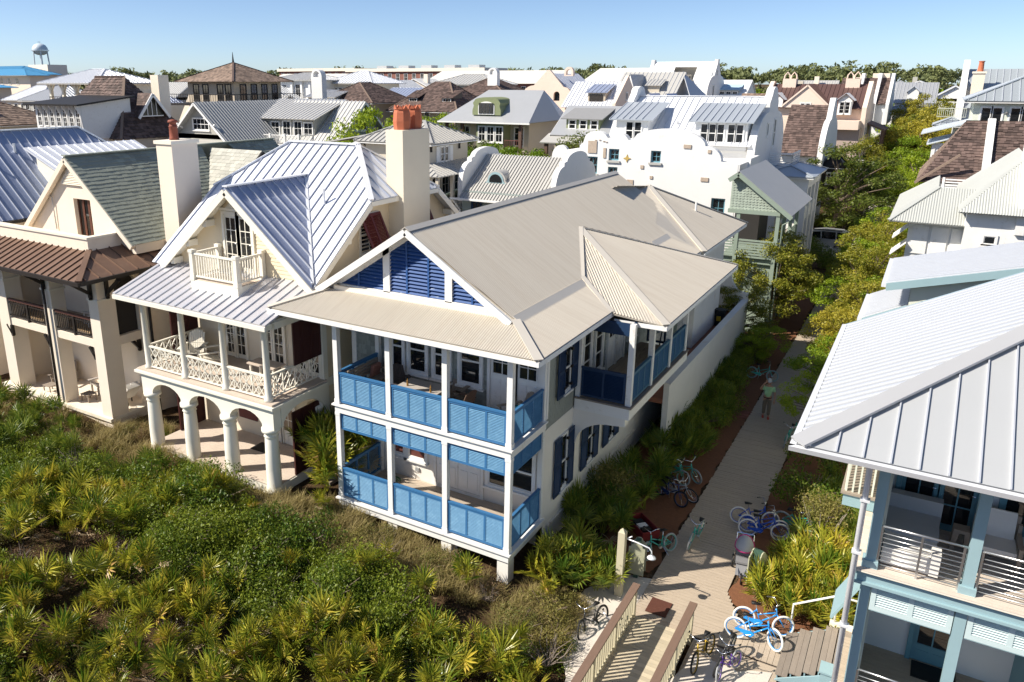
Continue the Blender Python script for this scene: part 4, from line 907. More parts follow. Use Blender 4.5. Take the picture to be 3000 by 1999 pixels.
# ------------------------------------------------------------------ the aqua house on the right
def right_house():
    H = thing('beach_house', 'aqua trimmed house with pale standing seam roof and steel porch railings', 'house', (12, 3, 0))
    YF, XL, UD, GD = -.97, 8.68, 4.6, 1.05; FW = 1.6
    # decks
    for z in (UD, GD):
        MB().box(XL, 16, YF, FW, z-.34, z-.06).build('deck_frame', AQUA, H); MB().box(XL-.06, 16, YF-.06, YF+.05, z-.36, z-.3).box(XL-.06, 16, YF-.05, YF+.05, z-.1, z-.05).build('deck_moulding', AQUA, H)
        d = MB().box(XL-.08, 16, YF-.1, FW, z-.05, z-.02).build('deck', CREAMT, H)
        boards(d, XL-.08, 16, YF-.1, FW, z, .02, 'x', .12, M('bleached_boards', (.60,.52,.44), .8, .15, 3, ov=.1) if z > 2 else WOOD, name='deck_board')
    post_x = (8.9, 10.62, 12.9)
    for x in post_x:
        post(H, x, YF+.2, UD, 7.35, .2, AQUA, .05); post(H, x, YF+.2, GD, UD-.36, .2, AQUA, .0)
    # steel railings
    for z in (UD, GD):
        for x0, x1 in ((8.98, 10.5), (10.72, 12.8)):
            n = 3; y = YF+.14
            for i in range(n): x = x0+.04+(x1-x0-.08)*i/(n-1); MB().box(x-.02, x+.02, y-.025, y+.025, z, z+.98).build('rail_post', STEEL, H)
            MB().tube([(x0, y, z+.99), (x1, y, z+.99)], .024, 8).build('handrail', STEEL, H, smooth=True)
            for k in range(8): MB().tube([(x0, y, z+.1+k*.105), (x1, y, z+.1+k*.105)], .011, 6).build('rail_bar', STEEL, H, smooth=True)
    # louvred valances under the upper deck
    LV = M('pale_aqua', (.55,.66,.66), .55, .05, 3)
    for x0, x1 in ((9.02, 10.5), (10.74, 12.2)):
        MB().box(x0, x1, YF+.12, YF+.2, UD-1.02, UD-.96).box(x0, x1, YF+.12, YF+.2, UD-.4, UD-.36).build('valance_rail', AQUA, H)
        louvre_panel(H, (x0, YF+.14, UD-1.0), X_, -Y_, x1-x0, .64, 2, LV, fw=.1, gap=.055)
    # walls behind
    wl = M('white_boards', (.66,.69,.70), .6, .05, 2)
    MB().box(8.9, 16, FW, FW+.2, GD, 7.4).build('front_wall', wl, H)
    sw = MB().box(8.86, 9.06, YF+.4, 9.6, 0, 7.45).build('side_wall', PALEG, H)
    clapboard(sw, [(YF+.42, .1), (9.5, .1), (9.5, 7.4), (YF+.42, 7.4)], (8.86, 0, 0), Y_, -X_, PALEG, .17)
    for x in (9.25, 10.0): panel_door(H, (x, FW, UD), X_, -Y_, .72, 2.25, 1., 2, 4, AQUAD)
    window(H, (11.2, FW, UD+.5), X_, -Y_, 1.2, 1.5, 2, 2, AQUAD)
    panel_door(H, (10.05, FW, GD), X_, -Y_, .8, 2.15, .8, 2, 2, AQUAD); MB().box(9.75, 9.87, FW-.03, FW, 2.2, 2.35).build('switch_plate', GREYM, H)
    MB().box(12.0, 12.15, YF+.3, FW, GD, 4.2).build('screen_wall', AQUAD, H); MB().box(10.1, 11.0, .9, 1.5, GD+.002, GD+.03).build('door_mat', BLACK, H)
    MB().box(XL+.2, 16, YF+.1, FW, 4.18, 4.22).build('porch_ceiling', wl, H); MB().box(XL+.1, 16, YF, FW, 7.3, 7.36).build('porch_ceiling', wl, H)
    MB().box(8.8, 16, YF+.1, YF+.3, 7.1, 7.36).build('top_beam', AQUA, H)
    # roof: hip with standing seams, gutter all round
    ez, cx, cy, S = 7.45, 7.32, -1.87, .53; rx, ry = 13.2, 4.0; rz = ez+S*(rx-cx); yb = 7.5
    seam_roof(H, [(cx, cy, ez), (19, cy, ez), (19, cy+(rx-cx), rz), (rx, cy+(rx-cx), rz)], GALVR, SEAM, step=.46)
    P = [(cx, cy, ez), (rx, cy+(rx-cx), rz), (rx, yb, rz), (cx, yb, ez)]
    corr = seam_roof(H, P, GALVR, SEAM, step=.3, w=.05, h=.035)
    cap(H, (cx, cy, ez), (rx, cy+(rx-cx), rz), M('grey_cap', (.50,.50,.50), .4, .05, 1, metal=.3), .42, .05)
    MB().prism([(cx-.14, cy-.14, ez-.02), (cx-.02, cy-.02, ez-.02), (cx-.02, cy-.02, ez-.13), (cx-.11, cy-.11, ez-.13)], (0, yb-cy+.1, 0)).build('gutter', GALVW, H)
    MB().prism([(cx-.14, cy-.16, ez-.02), (cx-.14, cy-.02, ez-.02), (cx-.14, cy-.02, ez-.13), (cx-.14, cy-.12, ez-.13)], (9, 0, 0)).build('gutter', GALVW, H)
    MB().beam((cx, yb+.02, ez-.1), (rx, yb+.02, rz-.1), .04, .2).build('rake_board', AQUA, H)
    MB().box(cx+.05, 16, cy+.05, yb-.05, ez-.2, ez-.14).build('soffit', wl, H)
    MB().tube([(8.55, YF-.35, 7.3), (8.62, YF-.16, 6.9), (8.62, YF-.16, .1)], .06, 10).build('downspout', GALVW, H, smooth=True)
    for z in (6.2, 5.0, 3.2, 1.6): MB().box(8.54, 8.72, YF-.24, YF-.08, z, z+.05).build('pipe_strap', GALVW, H)
    # side balcony
    b = MB().box(8.1, 8.86, 2.2, 4.3, 4.3, 4.62).build('side_balcony', AQUA, H); MB().box(8.04, 8.86, 2.14, 4.36, 4.62, 4.68).build('balcony_ledge', TEAK, H)
    for y in (2.25, 4.25): MB().box(8.1, 8.86, y-.03, y+.03, 5.45, 5.52).build('rail', PALEG, H)
    for i in range(6): x = 8.15+.14*i; MB().box(x-.02, x+.02, 2.22, 2.28, 4.68, 5.45).build('baluster', PALEG, H)
    for i in range(12): y = 2.3+.17*i; MB().box(8.11, 8.15, y-.02, y+.02, 4.68, 5.45).build('baluster', PALEG, H)
    MB().box(8.09, 8.17, 2.2, 4.3, 5.45, 5.521).build('rail', PALEG, H)
    # awning shutter at the side, lower down
    MB().prism([(8.86, .2, 3.6), (8.3, .2, 2.4), (8.34, .2, 2.36), (8.9, .2, 3.56)], (0, 1.2, 0)).build('awning_shutter', AQUA, H)
    # rear wing with two roofs at different heights
    MB().box(8.75, 14, 11.0, 17, 0, 7.9).build('wing_wall', PALEG, H)
    ww = MB().plate([(8.75, 6.0), (13.8, 6.0), (13.8, 9.6), (8.75, 8.0)], [], (0, 11.0, 0), X_, Z_, Y_*.1).build('wing_front', PALEG, H)
    clapboard(ww, [(8.76, 6.0), (13.8, 6.0), (13.8, 9.5), (8.76, 7.95)], (0, 11.0, 0), X_, -Y_, PALEG, .2)
    seam_roof(H, [(8.05, 10.7, 8.1), (14, 10.7, 9.7), (14, 15., 9.7), (8.05, 15., 8.1)], GALVR, SEAM, step=.25)
    MB().beam((8.05, 10.68, 7.98), (14, 10.68, 9.58), .05, .24).build('rake_board', AQUA, H); MB().box(7.92, 8.06, 10.65, 15, 7.98, 8.1).build('gutter', GALVW, H)
    seam_roof(H, [(7.5, 11.05, 6.75), (8.75, 11.05, 7.4), (8.75, 14.6, 7.4), (7.5, 14.6, 6.75)], GALVR, SEAM, step=.25)
    MB().beam((7.5, 11.03, 6.63), (8.75, 11.03, 7.28), .05, .2).build('rake_board', AQUA, H); MB().box(7.36, 7.5, 11.0, 14.6, 6.64, 6.75).build('gutter', GALVW, H)
    MB().beam((7.7, 11.3, 6.6), (8.72, 11.3, 5.9), .12, .12).build('bracket', AQUA, H)
    louvre_panel(H, (8.74, 11.6, 5.2), Y_, -X_, 1.0, 1.6, 1, WHITE)
    return H
right_house()
def steps():
    T = thing('steps', 'grey wooden steps with aqua risers beside the downspout', 'steps', (7.9, 1.3, 0))
    for i in range(4):
        x = 7.3+.3*i; z = .17*(i+1)
        MB().box(x+.03, x+.06, .5, 2.3, 0, z-.03).build('riser', AQUA, T)
        for k in range(2): MB().box(x+.14*k, x+.14*k+.135, .45, 2.35, z-.03, z+rnd.uniform(0,.004)).build('tread', TREAD, T)
    for y in (.42, 2.36): MB().prism([(7.3, y, .0), (8.5, y, 0), (8.5, y, .68), (7.36, y, .06)], (0, .04, 0)).build('stringer', AQUA, T)
    MB().box(8.5, 8.68, .3, 2.5, .0, .64).build('landing', AQUA, T); MB().box(8.5, 9.0, .3, 2.5, .64, .7).build('landing_boards', TEAK, T)
    MB().box(8.3, 8.6, .05, .42, 0, .95).box(8.26, 8.66, .02, .45, .95, 1.0).build('newel_block', AQUA, T)
    W = WHITE
    MB().tube([(7.35, 2.42, .03), (7.35, 2.42, .95), (8.35, 2.42, 1.6), (8.86, 2.42, 1.6)], .028, 8).build('handrail', W, T, smooth=True)
    MB().tube([(8.35, 2.42, .7), (8.35, 2.42, 1.6)], .024, 8).build('rail_post', W, T, smooth=True)
    MB().box(8.25, 8.9, 2.36, 2.5, .0, .8).build('curb', CREAMT, T)
steps()
# ------------------------------------------------------------------ the houses behind
FX, FY = (X_, -Y_), (Y_, X_)
def rplane(H, poly, kind, m, **k):
    if kind == 'seam': return seam_roof(H, poly, m, k.pop('sm', None) or SEAM, step=k.get('step', .5), single=False, w=.04, h=.06)
    if kind == 'shake': return shingle_roof(H, poly, m, k.get('step', .32), .34, but=.045, jit=.05)
    return slab(poly, .08).build('roof_plane', m, H)
def gable_x(H, x0, x1, y0, y1, ze, zr, kind='seam', m=GREYM, wm=None, o=.4, zb=None, ends=(1, 1), **k):
    """ridge along x"""
    ym = (y0+y1)/2; s = (zr-ze)/(ym-y0); e = o*s
    rplane(H, [(x0-o*ends[0], ym, zr), (x1+o*ends[1], ym, zr), (x1+o*ends[1], y0-o, ze-e), (x0-o*ends[0], y0-o, ze-e)], kind, m, **k)
    rplane(H, [(x0-o*ends[0], ym, zr), (x1+o*ends[1], ym, zr), (x1+o*ends[1], y1+o, ze-e), (x0-o*ends[0], y1+o, ze-e)], kind, m, **k)
    if wm:
        for i, x in enumerate((x0, x1)):
            MB().plate([(y0, ze-.4), (y1, ze-.4), (y1, ze-.03), (ym, zr-.06), (y0, ze-.03)], [], (x, 0, 0), Y_, Z_, X_*(.15 if i == 0 else -.15)).build('gable_wall', wm, H)
            if ends[i]:
                xx = x+(o if i else -o)
                for yy, zz in ((y0-o, ze-e), (y1+o, ze-e)): MB().beam((xx, ym, zr-.12), (xx, yy, zz-.12), .05, .18).build('rake_board', WHITE, H)
def gable_y(H, x0, x1, y0, y1, ze, zr, kind='seam', m=GREYM, wm=None, o=.4, **k):
    xm = (x0+x1)/2; s = (zr-ze)/(xm-x0); e = o*s
    for xe in (x0-o, x1+o): rplane(H, [(xm, y0-o, zr), (xm, y1+o, zr), (xe, y1+o, ze-e), (xe, y0-o, ze-e)], kind, m, **k)
    if wm:
        for i, y in enumerate((y0, y1)):
            MB().plate([(x0, ze-.4), (x1, ze-.4), (x1, ze-.03), (xm, zr-.06), (x0, ze-.03)], [], (0, y, 0), X_, Z_, Y_*(.15 if i == 0 else -.15)).build('gable_wall', wm, H)
        for xe in (x0-o, x1+o): MB().beam((xm, y0-o, zr-.12), (xe, y0-o, ze-e-.12), .05, .18).build('rake_board', k.get('tm', WHITE), H)
def hip(H, x0, x1, y0, y1, ze, zr, kind='seam', m=GREYM, o=.5, ridge=None, capm=None, **k):
    x0 -= o; x1 += o; y0 -= o; y1 += o; w, d = x1-x0, y1-y0; r = ridge if ridge is not None else abs(w-d)
    if w >= d: a, b = ((x0+x1-r)/2, (y0+y1)/2, zr), ((x0+x1+r)/2, (y0+y1)/2, zr)
    else: a, b = ((x0+x1)/2, (y0+y1-r)/2, zr), ((x0+x1)/2, (y0+y1+r)/2, zr)
    c = [(x0,y0,ze), (x1,y0,ze), (x1,y1,ze), (x0,y1,ze)]
    def cl(*p): return [q for i, q in enumerate(p) if i == 0 or (Vector(q)-Vector(p[i-1])).length > .05]
    if w >= d: F = [cl(c[0], c[1], b, a), cl(c[1], c[2], b), cl(c[2], c[3], a, b), cl(c[3], c[0], a)]
    else: F = [cl(c[0], c[1], a), cl(c[1], c[2], b, a), cl(c[2], c[3], b), cl(c[3], c[0], a, b)]
    for f in F: rplane(H, f, kind, m, **k)
    E = [(c[0], a), (c[1], b if w >= d else a), (c[2], b), (c[3], a if w >= d else b)]
    if r > .1: E.append((a, b))
    for p, q in E: cap(H, p, q, capm or m, .2, .05, lift=.05)
    MB().box(x0+.05, x1-.05, y0+.05, y1-.05, ze-.16, ze-.1).build('soffit', WHITE, H)
def blk(H, x0, x1, y0, y1, z0, z1, m, name='wall'): return MB().box(x0, x1, y0, y1, z0, z1).build(name, m, H)
def wf(H, y, L, **k):
    for (x, z, w, h, c, r) in L: window(H, (x, y, z), X_, -Y_, w, h, c, r, single=False, **k)
def wr(H, x, L, **k):
    for (y, z, w, h, c, r) in L: window(H, (x, y, z), Y_, X_, w, h, c, r, single=False, **k)
def shed(H, x0, x1, yf, z0, ze, zt, depth, wm, kind='seam', m=GREYM, o=.35, **k):
    """shed dormer facing front"""
    MB().prism([(x0, yf, z0), (x0, yf, ze), (x0, yf+depth, zt), (x0, yf+depth, z0)], (x1-x0, 0, 0)).build('dormer', wm, H)
    s = (zt-ze)/depth
    rplane(H, [(x0-o, yf-o, ze-o*s+.06), (x1+o, yf-o, ze-o*s+.06), (x1+o, yf+depth, zt+.06), (x0-o, yf+depth, zt+.06)], kind, m, **k)
def bal(H, p, q, z, h=1., n=None, m=WHITE, name='railing', pw=.035):
    P, Q = Vector((*p, z)), Vector((*q, z)); r = MB().beam(P+Z_*h, Q+Z_*h, .08, .07).beam(P+Z_*.12, Q+Z_*.12, .05, .05); n = n or max(2, int((Q-P).length/.16))
    r = r.build(name, m, H); J = MB()
    for i in range(n+1):
        c = P+(Q-P)*i/n; J.box(c.x-pw/2, c.x+pw/2, c.y-pw/2, c.y+pw/2, z+.1, z+h)
    J.build('balusters', m, r, kind='stuff')
def dutch(H, O, U, pts, vec, m, name='curved_gable', holes=()): return MB().plate(pts, holes, O, U, Z_, vec).build(name, m, H)
def curve(p, n=10, kind=1):
    """points of a quarter wave from p[0] to p[1]: 1 bulges out, -1 hollows in"""
    (x0, z0), (x1, z1) = p; out = []
    for i in range(n+1):
        t = i/n*math.pi/2
        out.append((x0+(x1-x0)*(math.sin(t) if kind > 0 else 1-math.cos(t)), z0+(z1-z0)*((1-math.cos(t)) if kind > 0 else math.sin(t))))
    return out
def arched_chimney(H, x, y, z0, z1, w=1.3, d=.9, m=STUCW):
    MB().plate(arch(-w/2, 0, w/2, z1-z0, w/2), [arch(-w*.28, z1-z0-.95, w*.28, z1-z0-.22, w*.27)], (x, y-d/2, z0), X_, Z_, Y_*d).build('chimney', m, H)
def mid(name, label, x, y, cat='house'): return thing(name, label, cat, (x, y, 0))

def lavender():
    H = mid('house', 'house with lavender blue standing seam hip roof beside the slate gable', -30, 6)
    xr, xe, z0, zr, ze = -30.6, -26.4, 1, 12.03, 8.35
    blk(H, -35.5, -27, -.5, 12, 0, 8.6, CREAM)
    seam_roof(H, [(xr, -1, zr), (xr, 8.4, zr), (xe, 12.6, ze), (xe, -1.2, ze)], GALVL, SEAM, step=.48)
    seam_roof(H, [(xr, -1, zr), (xr, 8.4, zr), (-35.6, 12.6, 7.6), (-35.6, -1.2, 7.6)], GALVL, SEAM, single=False)
    seam_roof(H, [(xr, 8.4, zr), (xe, 12.6, ze), (-35.6, 12.6, 7.6)], GALVL, SEAM, single=False)
    cap(H, (xr, -1, zr), (xr, 8.4, zr), GALVW, .25); cap(H, (xr, 8.4, zr), (xe, 12.6, ze), GALVW, .2)
    MB().box(xe, xe+.1, -1.2, 12.6, ze-.15, ze-.02).build('gutter', DARKM, H)
    # low dormer with its own shed roof
    MB().prism([(-28.6, 4.7, 10.2), (-26.6, 4.7, 8.6), (-26.6, 4.7, 10.25), (-28.6, 4.7, 11.1)], (0, 5.5, 0)).build('dormer', YELT, H)
    seam_roof(H, [(-28.9, 4.3, 11.3), (-26.2, 4.3, 10.25), (-26.2, 10.6, 10.25), (-28.9, 10.6, 11.3)], GALV, SEAMD, step=.5)
    for y in (2.2, 4.2): MB().tube([(xr+1.1, y, zr-1.0), (xr+1.1, y, zr-.55)], .06, 8).build('vent_pipe', GALVW, H)
lavender()
def shakehouse():
    H = mid('house', 'house with steep brown shake hip roof and white shed dormer of seven windows', -57, 33)
    blk(H, -63.4, -52.7, 27.2, 33.6, 0, 9.6, CREAM)
    x0, x1, y0, y1, ze, zr = -64, -52, 26.5, 34.3, 9.5, 14.8
    a, b = (-60.1, 30.4, zr), (-55.9, 30.4, zr)
    for f in ([(x0,y0,ze), (x1,y0,ze), b, a], [(x1,y0,ze), (x1,y1,ze), b], [(x0,y0,ze), (x0,y1,ze), a], [(x1,y1,ze), (x0,y1,ze), a, b]): shingle_roof(H, f, SHAKE, .3, .3, but=.06, jit=.05)
    cap(H, b, (x1, y0, ze), SHAKEL, .22, .07); cap(H, a, b, SHAKE, .3, .08)
    # broad white dormer standing forward of the roof
    xs0, xs1, yf = -60.3, -53.6, 24.1
    MB().box(xs0, xs1, yf+.3, 27.2, 0, 9.6).build('dormer_bay', CREAM, H)
    MB().prism([(xs0, yf, 9.6), (xs0, yf, 12.4), (xs0, 29, 12.95), (xs0, 29, 9.6)], (xs1-xs0, 0, 0)).build('dormer', WHITE, H)
    MB().box(xs0+.02, xs1-.02, yf-.1, yf, 9.6, 10.35).build('dormer_base', CREAMT, H)
    slab([(xs0-.7, yf-.7, 12.5), (xs1+.5, yf-.7, 12.5), (xs1+.5, 29.2, 13.15), (xs0-.7, 29.2, 13.15)], .14).build('dormer_roof', M('black_roof', (.02,.018,.017), .6, .2, 3), H)
    for i in range(7):
        x = xs0+.35+i*.93; window(H, (x, yf, 10.6), X_, -Y_, .5, 1.55, 2, 4, WHITE, single=False, sill=False, fw=.06)
        MB().prism([(x+.68, yf-.02, 10.6), (x+.68, yf-.02, 12.4), (x+.68, yf-.6, 12.4), (x+.68, yf-.15, 11.6)], (.08, 0, 0)).build('bracket', WHITE, H)
    # triangular dormer on the right slope
    xd, yd, zb, zt = -52.9, 30.7, 11.3, 13.2
    MB().prism([(xd, yd-1.4, zb), (xd, yd+1.4, zb), (xd, yd, zt)], (-2.2, 0, 0)).build('small_dormer', M('dormer_glass', (.05,.05,.04), .2), H)
    for s in (-1, 1):
        shingle_roof(H, [(xd+.3, yd, zt+.15), (xd-2.2, yd, zt+.15), (xd-2.2, yd+s*1.7, zb-.05), (xd+.3, yd+s*1.7, zb-.05)], SHAKE, .3, .3)
        MB().beam((xd+.35, yd, zt+.05), (xd+.35, yd+s*1.7, zb-.13), .08, .24).build('rake_board', WHITE, H)
    MB().box(xd+.02, xd+.08, yd-1.2, yd+1.2, zb, zb+.09).build('sill', WHITE, H)
    for y in (yd-.5, yd, yd+.5): MB().box(xd+.02, xd+.06, y-.03, y+.03, zb, zt-.5).build('muntin', WHITE, H)
    blk(H, -55.6, -54.5, 33.0, 34.2, 6, 14.95, CREAM, 'chimney')
shakehouse()
def pavilion():
    H = mid('rooftop_pavilion_house', 'white hip roofed lookout on bracketed posts above a pale house', -82, 46)
    blk(H, -90, -76, 44, 54, 0, 11.5, CREAMT)
    hip(H, -88.5, -78, 43, 51, 14.2, 15.85, 'seam', GALVW, o=.8, ridge=2.6, step=.6)
    blk(H, -81.5, -78.2, 44, 51, 11.5, 14.2, CREAMT, 'upper_wall'); wf(H, 44, [(-81, 12.6, .7, 1.2, 1, 1)])
    for x in (-88.2, -85.6, -83): 
        for y in (43.4, 47): 
            post(H, x, y, 11.4, 14.1, .35, CREAMT); MB().beam((x, y, 13.1), (x-.8, y, 14.1), .2, .2).beam((x, y, 13.1), (x+.8, y, 14.1), .2, .2).build('bracket', CREAMT, H)
    bal(H, (-88.4, 43.2), (-82, 43.2), 11.5, 1., 12, DARKM)
pavilion()
def towerhouse():
    H = mid('tower_house', 'tan tower with pyramid shake roof, finial and dark railed balcony', -63, 52)
    x0, x1, y0, y1 = -67.6, -60., 47.6, 55.2
    blk(H, x0, x1, y0, y1, 4, 14.3, M('tan_stucco', (.50,.42,.32), .85, .1, 1)); c = ((x0+x1)/2, (y0+y1)/2, 16.5); o = 1.1
    K = [(x0-o,y0-o,14.35), (x1+o,y0-o,14.35), (x1+o,y1+o,14.35), (x0-o,y1+o,14.35)]
    for i in range(4): shingle_roof(H, [K[i], K[(i+1) % 4], c], SHAKEL, .28, .3)
    for k in K[:3]: cap(H, k, c, SHAKE, .2, .08)
    MB().tube([c, (c[0], c[1], c[2]+.3), (c[0], c[1], c[2]+1.2)], [.14, .1, .02], 8).build('finial', DARKM, H)
    wf(H, y0, [(-66.6, 12.3, .8, 1.7, 2, 3), (-65, 12.3, .8, 1.7, 2, 3), (-62.6, 12.3, .8, 1.7, 2, 3), (-61.3, 12.3, .8, 1.7, 2, 3)], fm=DARKM); wr(H, x1, [(y0+1+1.7*i, 12.3, .8, 1.7, 2, 3) for i in range(4)], fm=DARKM)
    blk(H, x0-.9, x1+1.4, y0-2., y1+2, 11.7, 11.95, DARKM, 'balcony'); bal(H, (x0-.9, y0-2), (x1+1.4, y0-2), 11.95, 1., 26, DARKM); bal(H, (x1+1.4, y0-2), (x1+1.4, y1+2), 11.95, 1., 30, DARKM)
    # brick coloured curved parapet wall below
    P = [(0, 7), (7, 7), (7, 10.2)]+curve([(7, 10.2), (3.6, 12.8)], 8, -1)+[(3.4, 13.2), (2.4, 13.2)]+[(0, 9.8)]
    dutch(H, (-72.5, 50, 0), X_, P, Y_*.5, CREAM)
towerhouse()
def greyhouse():
    H = mid('house', 'grey shingled house with ribbed metal roof, bracketed gable and white balcony dormer', -44, 40)
    GS = GREYS
    blk(H, -51.2, -44.8, 32, 48, 0, 9.8, GS); gable_y(H, -51.2, -44.8, 32, 50, 9.8, 12.6, 'seam', M('ribbed_grey_metal', (.40,.40,.385), .5, .06, 1, metal=.25), GS, o=.7, step=.35, sm=GREYM)
    wf(H, 32, [(-49, 10.2, 2.0, .95, 4, 2)])
    for s in (-1, 1): MB().beam((-48+s*2.4, 31.9, 10.3), (-48+s*2.4, 31.3, 10.7), .14, .14).build('bracket', WHITE, H)
    slab([(-52, 28.5, 8.2), (-43.5, 28.5, 8.2), (-43.5, 32, 9.3), (-52, 32, 9.3)], .12).build('porch_roof', GREYT, H)
    # right wing
    blk(H, -44.8, -37.3, 38.5, 46, 0, 9.3, GS); gable_x(H, -44.8, -37.4, 38, 45.4, 9.4, 12.6, 'seam', GREYT, M('grey_gable', (.30,.32,.34), .85, .15, 3), o=.6, step=.45)
    shed(H, -47.6, -40.1, 38.2, 8.6, 11.2, 12.65, 4.2, GS, 'seam', GREYT, o=.6, step=.45)
    wf(H, 38.2, [(-45.4, 9.2, 1.0, 1.5, 2, 3), (-43.9, 8.9, .9, 1.9, 2, 3), (-42.5, 8.9, .9, 1.9, 2, 3), (-41.3, 9.2, 1.0, 1.5, 2, 3)])
    M_ = MB().lathe([(.5, 0), (.5, .1)], (0, 0, 0), 18)
    q = MB(); V = []
    for k in range(18):
        t = 2*math.pi*k/18; V.append((-46.7+.42*math.cos(t), 38.1, 10.3+.55*math.sin(t)))
    q.prism(V, (0, .1, 0)).build('oval_window', GLASS, H)
    q = MB()
    for k in range(18):
        t = 2*math.pi*k/18; t2 = 2*math.pi*(k+1)/18; q.beam((-46.7+.47*math.cos(t), 38.05, 10.3+.6*math.sin(t)), (-46.7+.47*math.cos(t2), 38.05, 10.3+.6*math.sin(t2)), .1, .12, Y_)
    q.build('oval_window_frame', WHITE, H)
    wr(H, -37.4, [(40.7, 10.0, 1.7, 1.3, 2, 2)])
    blk(H, -45.6, -40.2, 36.2, 38.2, 8.2, 8.7, WHITE, 'balcony'); bal(H, (-45.6, 36.3), (-40.3, 36.3), 8.7, .95); bal(H, (-40.3, 36.3), (-40.3, 38.1), 8.7, .95)
    for x in (-45.6, -43.8, -42, -40.3): post(H, x, 36.3, 8.7, 9.8, .2)
    wr(H, -44.8+.02, [(33.5, 7.2, .7, 1.2, 1, 2)])
greyhouse()
def beige():
    H = mid('house', 'beige house with warm grey hip roof and white shuttered window behind the stucco chimney', -22, 28)
    blk(H, -24.8, -19.6, 26, 31, 0, 10.45, BEIGE); hip(H, -24.8, -19.6, 26, 31, 10.5, 11.75, 'seam', GREYT, o=.6, ridge=1.2, step=.4, sm=GREYT)
    wr(H, -19.6, [(27.4, 9.2, .42, .95, 1, 2), (27.95, 9.2, .42, .95, 1, 2)])
    for yy in (26.85, 28.55): MB().box(-19.6, -19.54, yy, yy+.4, 9.15, 10.2).build('shutter', WHITE, H)
    for yy in (26.2, 29.8): MB().tube([(-19.55, yy, 10.3), (-19.55, yy, 9.9)], .08, 8).build('wall_lamp', DARKM, H)
    for p in ([(-17.8, 24.4, 8.55), (-17.8, 32, 8.55), (-19.6, 32, 9.15), (-19.6, 25.9, 9.15)], [(-17.8, 24.4, 8.55), (-19.6, 25.9, 9.15), (-24.8, 25.9, 9.15), (-26, 24.4, 8.55)]): rplane(H, p, 'seam', GREYT, step=.4, sm=GREYT)
    for yy in (24.7, 26.5, 28.3, 30.1): post(H, -18.1, yy, 0, 8.5, .22, BEIGE)
    wr(H, -19.58, [(26.3+1.25*i, 6.5, .8, 1.7, 2, 3) for i in range(4)]); bal(H, (-18.1, 24.7), (-18.1, 30.1), 6.0, .9, 30); blk(H, -19.6, -17.9, 24.6, 31.5, 5.7, 6.0, WHITE, 'porch_floor')
    # bracketed lean to gable toward the yellow house
    blk(H, -28.2, -24.8, 27, 31, 0, 10.0, BEIGE); rplane(H, [(-29, 26.4, 10.2), (-24.5, 26.4, 10.95), (-24.5, 31, 10.95), (-29, 31, 10.2)], 'flat', GREYT); MB().beam((-28.6, 26.6, 9.2), (-24.9, 26.6, 10.75), .1, .2).build('rake_board', WHITE, H)
    for x in (-27.4, -25.8): MB().box(x-.1, x+.1, 26.5, 27, 9.9, 10.15).build('bracket', WHITE, H)
beige()
def eyebrow():
    H = mid('house', 'sage house with warm grey roof, eyebrow dormer and rounded white end parapets', -15, 30)
    blk(H, -17.4, -11.2, 26.6, 33, 0, 7.5, M('grey_sage_boards', (.26,.31,.29), .7, .1, 2)); 
    gable_x(H, -17.4, -11.2, 26.6, 33.2, 7.4, 9.6, 'seam', GREYT, None, o=.5, ends=(0, 0), step=.22, sm=GREYT)
    wf(H, 26.6, [(-16.6, 5.3, .6, 1.5, 2, 3), (-14.6, 5.3, .8, 1.5, 2, 3), (-12.9, 5.3, .8, 1.5, 2, 3)], fm=NAVY)
    MB().box(-18, -10.9, 26., 26.1, 6.95, 7.08).build('gutter', WHITE, H); MB().tube([(-17.9, 26.1, 7), (-17.5, 26.5, 6.2), (-17.5, 26.5, 0)], .05, 6).build('downspout', WHITE, H)
    # eyebrow dormer
    P = [(-1.0, 0)]+[(-1.0+.3*i/4, .25*(i/4)**2) for i in range(1, 5)]+[(-.7+.7*(1-math.cos(t)), .25+.62*math.sin(t)) for t in [math.pi*i/12 for i in range(1, 12)]]+[(.7+.3*i/4, .25*(1-i/4)**2) for i in range(5)]
    E = MB().plate(P, [], (-15.4, 27.5, 7.95), X_, Z_, Y_*2.).build('eyebrow_dormer', GREYT, H)
    MB().plate([(p[0]*.8, p[1]*.85+.02) for p in P], [], (-15.4, 27.46, 7.97), X_, Z_, Y_*.03).build('dormer_face', AQUA, E)
    MB().plate(arch(-.45, .1, .45, .62, .45), [], (-15.4, 27.42, 7.97), X_, Z_, Y_*.03).build('pane', GLASS, E)
    for x in (-17.75, -11.1):
        Q = [(0, 6.8), (0, 8.0)]+curve([(0, 8.0), (1.2, 9.3)], 6, -1)+[(1.2, 9.5), (1.5, 9.6)]+[(3.3-1.7*math.cos(math.pi*i/12), 9.55+.55*math.sin(math.pi*i/12)) for i in range(13)]+[(5.4, 9.5), (5.4, 9.3)]+list(reversed([(6.6-p[0], p[1]) for p in curve([(0, 8.0), (1.2, 9.3)], 6, -1)]))+[(6.6, 6.8)]
        dutch(H, (x, 26.6, 0), Y_, Q, X_*.35, STUCW)
    # small wing and porch at the left
    blk(H, -19.8, -17.8, 27.2, 32, 0, 4.2, SAGE); slab([(-20.4, 26.5, 6.4), (-17.8, 26.5, 7.6), (-17.8, 32, 7.6), (-20.4, 32, 6.4)], .1).build('side_roof', SAGE, H)
    for y in (26.7, 29): post(H, -20.1, y, 0, 6.3, .18, SAGE)
    bal(H, (-20.1, 26.7), (-17.9, 26.7), 4.2, .9, 14)
eyebrow()
